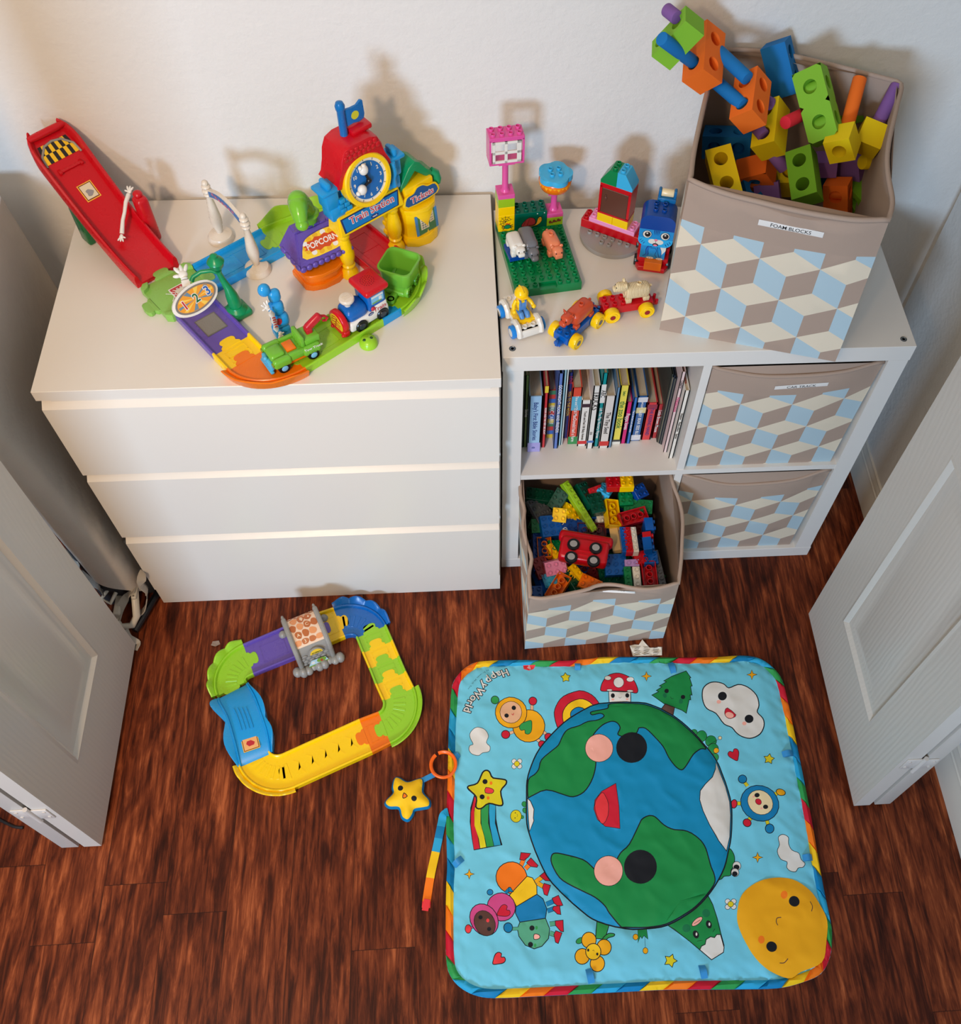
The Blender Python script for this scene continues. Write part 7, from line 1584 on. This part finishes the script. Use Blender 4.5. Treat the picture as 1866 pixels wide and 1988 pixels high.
# local -y is forward
AF = ED+math.radians(180+90)-math.radians(180)   # forward along -E1
t = vehicle('toy_train_engine', 'blue and white train engine with a red roof and cream funnel on the green track', (0.5560, 0.1400), ED-math.radians(90))
b = MB(); b.box((0, 0.004, 0.017), (0.046, 0.084, 0.022), 0, bev=0.005, seg=3); b.box((0, 0.026, 0.030), (0.0465, 0.034, 0.020), 0, bev=0.004); obj('lower_body', b, pl('white'), t, ang=45)
b = MB(); b.box((0, -0.016, 0.036), (0.040, 0.046, 0.030), 0, bev=0.012, seg=4); b.box((0, 0.024, 0.048), (0.044, 0.038, 0.044), 0, bev=0.006, seg=3)
for k in range(3): b.box((0.0185, -0.020+0.005*k, 0.037), (0.0016, 0.0022, 0.012), 0, bev=0.0006, rot=RM(0, -12, 0))
obj('boiler_cab', b, P('plastic_trainblue', (6, 96, 178)), t, ang=45)
b = MB(); b.cyl((0, -0.040, 0.026), 0.0235, 0.012, 0, rot=RM(90), bev=0.003, seg=32); b.box((0, -0.046, 0.010), (0.044, 0.014, 0.014), 0, bev=0.004, seg=3); b.sph((0.016, -0.052, 0.006), 0.0035, 0, seg=12, rings=8); b.sph((-0.016, -0.052, 0.006), 0.0035, 0, seg=12, rings=8)
b.prism(ell(0, 0, 0.0185, None, 0, 30), 0.0120, 0.0124, 1, TM(0, -0.040, 0.026) @ RM(90)); 
for a, c in (((-0.012, 0.004), (0.012, 0.008)), ((-0.012, -0.002), (0.012, -0.001)), ((-0.009, -0.008), (0.010, -0.007)), ((-0.010, 0.010), (0.006, 0.013)), ((-0.004, -0.012), (0.004, 0.012))): b.prism(stroke([a, ((a[0]+c[0])/2, (a[1]+c[1])/2+0.003), c], 0.0016), 0.0124, 0.0128, 2, TM(0, -0.040, 0.026) @ RM(90))
obj('front_face', b, [pl('red'), K('crest_gold', (236, 190, 30), 0.4), K('crest_red', (170, 30, 30), 0.4)], t, ang=45)
b = MB(); b.lathe([(0.0055, 0.0), (0.0055, 0.008), (0.0110, 0.011), (0.0135, 0.015), (0.0135, 0.019), (0.0125, 0.0205), (0.0100, 0.021), (0.0, 0.021)], (0, -0.024, 0.049), 0, 26)
for k in range(5): b.box((-0.005+0.0025*k, -0.024, 0.0702), (0.0010, 0.016, 0.0008), 0)
obj('funnel', b, pl('cream'), t, ang=45)
b = MB(); b.box((0, 0.024, 0.0735), (0.056, 0.050, 0.013), 0, bev=0.006, seg=4)
for r in (0.004, 0.008, 0.012):
    for k in range(int(r*1500)): a = 2*PI*k/int(r*1500); b.cyl((r*math.cos(a), 0.022+r*math.sin(a), 0.0797), 0.0009, 0.0005, 1, seg=8)
obj('cab_roof', b, [pl('red'), K('hole_dark', (90, 6, 16))], t, ang=45)
b = MB()
for s_ in (1, -1): b.box((s_*0.0223, 0.024, 0.054), (0.0006, 0.026, 0.018), 0); b.box((s_*0.0226, 0.024, 0.060), (0.0006, 0.024, 0.004), 1); b.box((s_*0.0226, 0.030, 0.052), (0.0006, 0.006, 0.008), 1); b.box((s_*0.0226, 0.022, 0.047), (0.0006, 0.020, 0.003), 2)
obj('window_sticker', b, [K('win_sky', (120, 190, 226), 0.4), K('win_white', (226, 226, 222), 0.4), K('win_green', (110, 170, 80), 0.4)], t)
b = MB(); xf = TM(0.0234, 0.022, 0.0285) @ RM(90, 0, 90); b.text('Train', 0.0125, xf @ TM(0.004, 0.002, 0.0002), 0, 0.0002); b.prism(ell(-0.016, -0.001, 0.0058, 0.0032), 0, 0.0004, 1, xf); b.text('vtech', 0.0032, xf @ TM(-0.016, -0.001, 0.0006), 2, 0.0001); b.sph((0.0232, 0.012, 0.036), (0.0025, 0.0045, 0.0045), 0, seg=12, rings=8)
obj('side_lettering', b, [K('lt_red', (190, 40, 60), 0.4), K('lt_navy', (30, 60, 130), 0.4), K('lt_white', (230, 230, 226), 0.4)], t)
for x in (-0.0225, 0.0225):
    for y in (-0.016, 0.030): vwheel(t, x, y, 0.0125, 0.008, K('hub_dark', (40, 50, 60)))
# truck, its seat empty
t = vehicle('toy_tow_truck', 'green toy tow truck with a red crane and blue bumper on the orange curve', (0.4400, 0.0560), ED-math.radians(97)); M_TG = P('plastic_truckgreen', (112, 182, 52), 0.22)
b = MB(); b.box((0, 0.004, 0.019), (0.040, 0.084, 0.018), 0, bev=0.005, seg=3); b.box((0, -0.030, 0.027), (0.030, 0.028, 0.016), 0, bev=0.006, seg=3)
for s_ in (-1, 1):
    b.box((s_*0.0205, -0.028, 0.023), (0.013, 0.034, 0.020), 0, bev=0.006, seg=4); b.box((s_*0.0205, 0.028, 0.022), (0.012, 0.034, 0.020), 0, bev=0.006, seg=4); b.box((s_*0.0200, 0.0, 0.024), (0.007, 0.030, 0.016), 0, bev=0.002)
    b.cyl((s_*0.0205, -0.044, 0.024), 0.0042, 0.003, 1, rot=RM(90), bev=0.001)
b.box((0, 0.016, 0.040), (0.036, 0.008, 0.024), 0, bev=0.003)
for k in range(4): b.box((-0.0105+0.007*k, 0.0115, 0.040), (0.0030, 0.0022, 0.018), 0, bev=0.0008)
b.box((0, 0.034, 0.034), (0.034, 0.030, 0.016), 0, bev=0.003)
obj('truck_body', b, [M_TG, K('lamp_olive', (120, 140, 30))], t, ang=45)
b = MB(); b.box((0, -0.046, 0.015), (0.034, 0.008, 0.018), 0, bev=0.003); b.sph((0, -0.049, 0.025), 0.004, 0, seg=12, rings=8)
for k in range(4): b.box((-0.0105+0.007*k, -0.0505, 0.016), (0.003, 0.002, 0.010), 0, bev=0.0008)
b.box((0, -0.049, 0.006), (0.042, 0.007, 0.005), 0, bev=0.002)
obj('front_grille', b, P('plastic_grille', (80, 176, 214)), t, ang=45)
b = MB(); b.box((0, 0.048, 0.058), (0.012, 0.036, 0.015), 0, bev=0.005, seg=3, rot=RM(30)); b.tube([(0, 0.062, 0.064), (0, 0.070, 0.060), (0, 0.075, 0.053), (0, 0.071, 0.048), (0, 0.066, 0.051)], 0.0024, 0, 8); b.box((0, 0.036, 0.044), (0.014, 0.012, 0.016), 0, bev=0.002)
obj('crane_arm', b, P('plastic_crane', (190, 24, 40)), t, ang=45)
b = MB(); b.box((0, 0.004, 0.008), (0.034, 0.070, 0.008), 0, bev=0.001); b.box((0.0, -0.004, 0.029), (0.024, 0.018, 0.004), 0, bev=0.001); obj('orange_chassis', b, pl('orange'), t)
b = MB(); b.text('Tow Truck', 0.0075, TM(0.0268, 0.030, 0.029) @ RM(90, 0, 90), 0, 0.0002); obj('door_lettering', b, pl('white'), t)
for x in (-0.0225, 0.0225):
    for y in (-0.028, 0.028): vwheel(t, x, y, 0.0112, 0.009, K('hub_sky', (120, 186, 220)))
# green hopper wagon
t = vehicle('toy_hopper_wagon', 'empty green bucket wagon on the green curve behind the train', (0.6260, 0.2170), ED-math.radians(62)); M_WG = P('plastic_wagongreen', (116, 186, 60), 0.25)
b = MB()
def rsq(s, r, n=5):
    return [(cx_*(s-r)+r*math.cos(math.radians(a0+90*k/n)), cy_*(s-r)+r*math.sin(math.radians(a0+90*k/n))) for cx_, cy_, a0 in ((1, 1, 0), (-1, 1, 90), (-1, -1, 180), (1, -1, 270)) for k in range(n+1)]
lv = [(0.0225, 0.014), (0.0245, 0.026), (0.0275, 0.030), (0.0305, 0.060), (0.0325, 0.061), (0.0325, 0.063), (0.0295, 0.063), (0.0280, 0.058), (0.0225, 0.020)]
vs = []; fs = []; n = 24
for s_, z in lv: vs += [(x, y, z) for x, y in rsq(s_, s_*0.42)]
for i in range(len(lv)-1):
    for k in range(n): fs.append((i*n+k, i*n+(k+1) % n, (i+1)*n+(k+1) % n, (i+1)*n+k))
fs += [tuple(range(n))[::-1], tuple((len(lv)-1)*n+k for k in range(n))]
b.add(vs, fs); obj('bucket', b, M_WG, t, ang=50)
b = MB(); b.box((0, 0, 0.010), (0.036, 0.056, 0.010), 0, bev=0.003); b.box((0, -0.036, 0.009), (0.012, 0.022, 0.008), 0, bev=0.002); b.lathe([(0.0042, 0.0), (0.0068, 0.0), (0.0068, 0.008), (0.0042, 0.008)], (0, -0.046, 0.006), 0, 18, cap=False); b.lathe([(0.0068, 0.008), (0.0042, 0.008)], (0, -0.046, 0.006), 0, 18, cap=False)
obj('chassis', b, M_WG, t, ang=45)
for x in (-0.021, 0.021):
    for y in (-0.016, 0.018):
        b = MB(); b.cyl((x-0.004, y, 0.0115), 0.0112, 0.008, 0, rot=RM(0, 90, 0), bev=0.001)
        for a in range(4):
            for s_ in (-1, 1): b.box((x+s_*0.0043, y, 0.0115), (0.0006, 0.0016, 0.017), 1, rot=RM(45*a, 0, 0))
        obj('wheel', b, [M_WG, K('spoke_dark', (60, 90, 10))], t)
# blue tiered post with a white ribbon sign
t = thing('toy_ribbon_post', 'light blue lumpy post with a white hand and ribbon sign behind the green truck', 'toy signpost', (0.418, 0.1120, ZD), math.radians(30))
b = MB(); b.box((0, 0.006, 0.012), (0.030, 0.024, 0.024), 0, bev=0.006, seg=3); b.box((0.002, 0.006, 0.036), (0.032, 0.022, 0.030), 0, bev=0.010, seg=4); b.box((0.001, 0.008, 0.064), (0.028, 0.020, 0.030), 0, bev=0.010, seg=4); b.box((0.004, 0.010, 0.090), (0.022, 0.017, 0.026), 0, bev=0.009, seg=4); b.sph((-0.010, 0.012, 0.108), (0.011, 0.009, 0.013), 0)
obj('tiered_post', b, P('plastic_skypost', (40, 156, 222), 0.2), t, ang=50)
b = MB(); b.prism(ell(0, 0, 0.0055, 0.0075), 0, 0.0006, 0, TM(-0.004, -0.0052, 0.044) @ RM(90)); obj('red_button', b, P('plastic_btn', (196, 50, 60)), t)
b = MB(); zz = [(-0.016, -0.010, 0.078), (-0.013, -0.012, 0.070), (-0.015, -0.013, 0.062), (-0.012, -0.012, 0.053), (-0.015, -0.013, 0.044), (-0.012, -0.014, 0.036)]
b.tube(zz, [0.0060, 0.0070, 0.0070, 0.0070, 0.0068, 0.0055], 0, 10, flat=0.35)
glove(b, Vector((-0.018, -0.008, 0.090)), Vector((-0.25, 0.25, 1)), 0.0105, 0, Vector((0.3, -1, 0.1))); glove(b, Vector((-0.010, -0.016, 0.026)), Vector((-0.1, -0.2, -1)), 0.0085, 0, Vector((0.3, -1, 0.1)))
for k in range(5): b.box((-0.0135, -0.0165, 0.0690-0.0055*k), (0.0075, 0.0008, 0.0018), 1, rot=RM(0, 25, 15))
obj('ribbon_sign', b, [pl('white'), K('rb_red', (190, 50, 50), 0.4)], t, ang=60)
# ================================================================== folded cot between door and drawers
t = thing('folded_travel_cot', 'grey folded travel cot with loose straps standing upright between the left door and the drawers', 'travel cot', (-0.10, 0.18, 0))
M_SHEET = mat('grey_vinyl', (196, 188, 178), 0.32, 0.5, bump=(14, 0.5, 0.01)); M_MESH = mat('dark_nylon', (34, 36, 40), 0.7, bump=(600, 0.4, 0.001)); M_STRAP = mat('strap_webbing', (176, 168, 156), 0.7, bump=(500, 0.4, 0.0008)); M_GP = P('cot_plastic', (206, 198, 182), 0.35)
b = MB(); n = 26; vs = []; fs = []
# cover: right face and rounded near edge, as a tall bent shell
prof = [(-0.125, 0.01), (-0.105, -0.018), (-0.085, -0.028), (-0.068, -0.022), (-0.056, -0.004), (-0.050, 0.04), (-0.052, 0.12), (-0.056, 0.22), (-0.060, 0.32), (-0.064, 0.395), (-0.080, 0.405), (-0.150, 0.405)]
prof = smooth(prof, 3, False); m_ = len(prof)
for i in range(n+1):
    s = i/n; z = 0.10+0.762*s
    for k, (x, y) in enumerate(prof):
        u = k/(m_-1); zz = z
        if s == 0: zz = 0.05+0.20*abs(u-0.42)**0.8+0.02*math.sin(9*u)
        elif s < 0.3: zz = z+(1-s/0.3)*(0.20*abs(u-0.42)**0.8-0.05)
        k_w = 1-s; x2 = x+0.030*k_w*math.exp(-((u-0.38)/0.16)**2)-0.040*s*(1 if u < 0.95 else 1)*0.9; y2 = y+0.012*math.sin(6*s+5*u)*0.3
        vs.append((x2, y2, zz))
for i in range(n):
    for k in range(m_-1): a = i*m_+k; fs.append((a, a+1, a+m_+1, a+m_))
top = [n*m_+k for k in range(m_)]; fs.append(tuple(top)); b.add(vs, fs); obj('vinyl_cover', b, M_SHEET, t, world=True, ang=60)
b = MB(); b.box((-0.092, 0.17, 0.20), (0.06, 0.36, 0.36), 0, bev=0.006)
for k in range(6): b.box((-0.058+0.002*k, 0.02+0.035*k, 0.105), (0.010, 0.020, 0.18), 0, bev=0.004)
b.box((-0.03, 0.10, 0.055), (0.035, 0.16, 0.09), 0, bev=0.01); obj('folded_fabric', b, M_MESH, t, world=True)
b = MB()
for k in range(5): b.box((-0.030+0.0, 0.055+0.030*k, 0.12), (0.028, 0.010, 0.16), 0, bev=0.003)
obj('fabric_ribs', b, mat('slate_fabric', (74, 78, 84), 0.7), t, world=True)
b = MB(); q = atz(0.05, 268, 1170); b.tube([(q.x, q.y+0.03, 0.09), (q.x+0.004, q.y, 0.085), (q.x+0.002, q.y-0.035, 0.05), (q.x-0.010, q.y-0.050, 0.035), (q.x-0.035, q.y-0.052, 0.035), (q.x-0.045, q.y-0.040, 0.05)], 0.0065, 0, 10, flat=1.4)
b.box((q.x+0.004, q.y+0.010, 0.090), (0.012, 0.044, 0.010), 0, bev=0.004, seg=3)
for dy in (-0.006, 0.006, 0.020): b.cyl((q.x+0.004, q.y+dy, 0.0945), 0.0024, 0.0012, 1, seg=10)
b.box((q.x-0.040, q.y-0.010, 0.06), (0.016, 0.05, 0.012), 0, bev=0.004); b.tube([(q.x-0.055, q.y+0.02, 0.09), (q.x-0.070, q.y-0.005, 0.085), (q.x-0.050, q.y-0.015, 0.080), (q.x-0.040, q.y+0.01, 0.085)], 0.0045, 0, 8)
obj('plastic_bracket', b, [M_GP, K('rivet', (120, 112, 100))], t, world=True, ang=50)
def strap(pts, w_, nm='strap', m=M_STRAP):
    b = MB(); P_ = [Vector(p) for p in smooth3(pts, 4)]; vs = []; fs = []
    for i, p in enumerate(P_):
        d = (P_[min(i+1, len(P_)-1)]-P_[max(i-1, 0)]).normalized(); s_ = d.cross(Vector((math.sin(i*0.35)*0.5, 0.2, 1))).normalized()*w_/2; up = s_.cross(d).normalized()*0.0012
        vs += [tuple(p-s_+up), tuple(p+s_+up), tuple(p+s_-up), tuple(p-s_-up)]
    for i in range(len(P_)-1):
        for k in range(4): fs.append((i*4+k, i*4+(k+1) % 4, i*4+4+(k+1) % 4, i*4+4+k))
    fs += [(0, 3, 2, 1), tuple(len(P_)*4-4+k for k in range(4))]
    b.add(vs, fs); obj(nm, b, m, t, world=True, ang=70)
S_ = lambda x, y, z: tuple(atz(z, x, y))
strap([S_(85, 1030, 0.33), S_(110, 1060, 0.28), S_(135, 1085, 0.24), S_(155, 1115, 0.20), S_(180, 1135, 0.14), S_(200, 1150, 0.10)], 0.022, m=mat('printed_webbing', (150, 146, 138), 0.7, bump=(260, 1.0, 0.002)))
strap([S_(262, 1145, 0.10), S_(245, 1160, 0.075), S_(232, 1185, 0.06), S_(228, 1205, 0.05)], 0.018)
strap([S_(278, 1110, 0.16), S_(274, 1135, 0.13), S_(285, 1150, 0.10), S_(282, 1180, 0.05), S_(270, 1192, 0.03)], 0.020)
strap([S_(243, 1222, 0.03), S_(250, 1236, 0.02), S_(262, 1244, 0.012), S_(268, 1250, 0.006), S_(262, 1262, 0.004)], 0.014)
b = MB(); p0 = atz(0.02, 262, 1225); p1 = atz(0.02, 312, 1140); b.tube([tuple(p0), tuple((p0+p1)/2), (p1.x, p1.y, 0.02)], 0.008, 0, 10); b.tube([tuple(atz(0.01, 285, 1192)), tuple(atz(0.015, 292, 1170))], 0.006, 0, 8); obj('base_rail', b, P('rail_black', (24, 24, 28), 0.4), t, world=True)
b = MB(); pts = [atz(0.0035, *q) for q in ((-40, 1590), (-10, 1588), (8, 1596), (28, 1605), (45, 1607))]; b.tube(smooth3(pts, 4), 0.003, 0, 8); o = obj('black_cable', b, P('cable_black', (26, 24, 26), 0.4)); tag(o, 'thin black cable on the floor beside the left door', 'cable')
b = MB(); q = atz(0.004, 419, 1249)
sheet([(q.x-0.011, q.y-0.004), (q.x, q.y-0.008), (q.x+0.010, q.y-0.002), (q.x+0.006, q.y+0.007), (q.x-0.008, q.y+0.006)], [], lambda x, y: (x, y, 0.0035+0.003*noise.noise(Vector((x, y, 0))*160)), 0.003, 0, b)
o = obj('paper_scrap', b, mat('clear_scrap', (150, 130, 116), 0.4), ang=60); tag(o, 'tiny crumpled wrapper scrap on the floor above the green left curve', 'litter')
# ================================================================== loose bricks in the pulled-out bin
HG = 'loose toy bricks in the pulled-out bin'
HP = [(1050,205,.30,'red',2,2,1,0,0,0),(1180,205,.30,'yellow',2,2,1,0,0,0),(1310,290,.27,'dblue',2,2,1,30,20,10),(960,290,.27,'sky',2,2,1,60,10,20),(870,305,.27,'red',2,2,1,20,30,0),(300,335,.26,'dkg',2,4,1,85,10,0),(500,370,.27,'dkg',2,3,1,-40,35,0),
(700,440,.27,'lime',1,8,1,35,30,0),(770,330,.27,'dkg',2,4,1,40,20,30),(870,430,.26,'dkg',2,3,2,10,10,0),(310,480,.25,'dgrey',3,4,.5,35,20,20),(505,525,.26,'yellow',2,2,1,-10,30,0),(620,510,.25,'yellow',2,3,1,80,40,0),(1035,510,.26,'yellow',2,4,1,5,190,20),
(1175,370,.26,'green',2,2,1,0,10,0),(1300,440,.25,'green',4,2,1,-8,20,0),(1250,545,.26,'red',4,2,1,15,195,0),(930,540,.24,'white',2,2,1,20,30,10),(870,540,.24,'dblue',2,1,1,10,10,20),(290,640,.24,'green',2,2,1,0,20,0),(400,650,.24,'blue',3,3,2,10,20,10),(530,650,.24,'white',1,4,1,30,20,0),
(640,630,.24,'dblue',4,2,1,-15,10,10),(830,680,.24,'maroon',4,2,1,-3,200,0),(1070,770,.24,'tan',1,4,1,2,0,80),(1160,790,.26,'blue',1,4,1,0,0,0),(1200,790,.262,'red',1,4,1,0,0,0),(1255,790,.26,'white',1,4,1,0,0,0),(1400,665,.25,'blue',3,2,1,0,0,90),(1395,775,.25,'red',3,1,1,0,0,80),(1400,860,.25,'blue',3,2,1,0,0,80),
(350,860,.23,'orange',2,3,1,0,190,0),(300,900,.22,'dblue',2,6,1,0,10,10),(455,860,.22,'green',2,2,1,10,0,20),(320,1060,.22,'dred',2,3,1,20,20,0),(460,1050,.23,'lpink',3,2,1,12,40,0),(510,1010,.22,'yellow',1,6,1,30,10,0),(1070,1035,.23,'blue',3,3,1,0,15,0),(1235,1015,.24,'lilac',2,1,1,0,20,0),(1330,970,.24,'red',2,2,1,5,0,0),(1425,970,.24,'blue',2,2,1,0,0,0),
(400,1180,.21,'sky',2,2,1,20,30,0),(290,1160,.20,'blue',1,6,1,15,0,30),(490,1260,.22,'orange',2,4,1,-35,190,0),(650,1200,.21,'dkg',2,4,1,30,10,20),(710,1150,.22,'yellow',1,4,1,40,20,0),(810,1230,.22,'orange',3,2,1,-25,10,10),(1050,1160,.20,'dkg',4,4,1,0,0,0),(1195,1165,.24,'green',1,3,1,0,10,0),(1285,1165,.24,'white',1,3,1,0,10,0),(1415,1140,.24,'red',2,4,1,0,185,0),(1510,1090,.23,'dgrey',1,6,1,5,0,0),(260,1325,.20,'blue',2,2,1,0,10,0)]
for i in range(20): HP.append((300+310*(i % 4)+40*(i//4), 430+190*(i//4), .15, ('dkg', 'dblue', 'dred', 'blue', 'green')[i % 5], 4, 4, 1, 17*i, 8, 5))
names = {'dkg': 'dark green', 'dblue': 'dark blue', 'dgrey': 'dark grey', 'dred': 'dark red', 'lpink': 'light pink', 'sky': 'sky blue', 'tan': 'tan', 'lilac': 'lilac'}
cache = {}
for x, y, z, col, nx, ny, hh, rz_, rx_, ry_ in HP:
    key = (nx, ny, hh, col, rx_ > 90)
    if key not in cache: b = MB(); bricks(b, -nx/2, -ny/2, -0.0096*hh, nx, ny, 0.0192*hh, 0, True, hollow=rx_ > 90); o = obj('toy_brick', b, kb(col)); cache[key] = o
    else: o = cache[key].copy(); COL.objects.link(o)
    o.location = atz(z, *C7(x, y)); o.rotation_euler = (R_(rx_), R_(ry_), R_(rz_))
    row = 'back' if y < 420 else 'upper middle' if y < 700 else 'lower middle' if y < 1000 else 'front'; side = 'left' if x < 560 else 'centre' if x < 1000 else 'right'
    tag(o, '%s %s toy brick %s in the %s %s of the bin' % (names.get(col, col), 'small' if nx*ny <= 4 else 'long', 'buried low' if z < .18 else 'lying hollow side up' if rx_ > 90 else 'lying', row, side), 'toy brick', HG)
t = thing('toy_fire_engine', 'red toy vehicle lying upside down on top of the bricks in the bin', 'toy car', tuple(atz(.285, *C7(750, 900))), R_(-14), HG)
b = MB(); b.box((0, 0, 0), (0.105, 0.056, 0.030), 0, bev=0.008, seg=3); b.box((0.0, 0.034, -0.004), (0.118, 0.026, 0.024), 0, bev=0.009, seg=3)
for k in range(3): b.box((0, -0.006-0.009*k, 0.0155), (0.060, 0.0022, 0.0022), 0)
obj('vehicle_body', b, kb('red'), t, ang=45)
for x, y in ((-0.024, 0.004), (0.024, 0.004), (-0.024, -0.028), (0.024, -0.028)):
    b = MB(); b.lathe([(0.0, 0), (0.0135, 0), (0.0140, 0.003), (0.0130, 0.007), (0.008, 0.0075)], (x, y, 0.014), 0, 24, cap=False); b.cyl((x, y, 0.019), 0.0080, 0.0025, 1); obj('wheel', b, [kb('black'), kb('grey')], t)
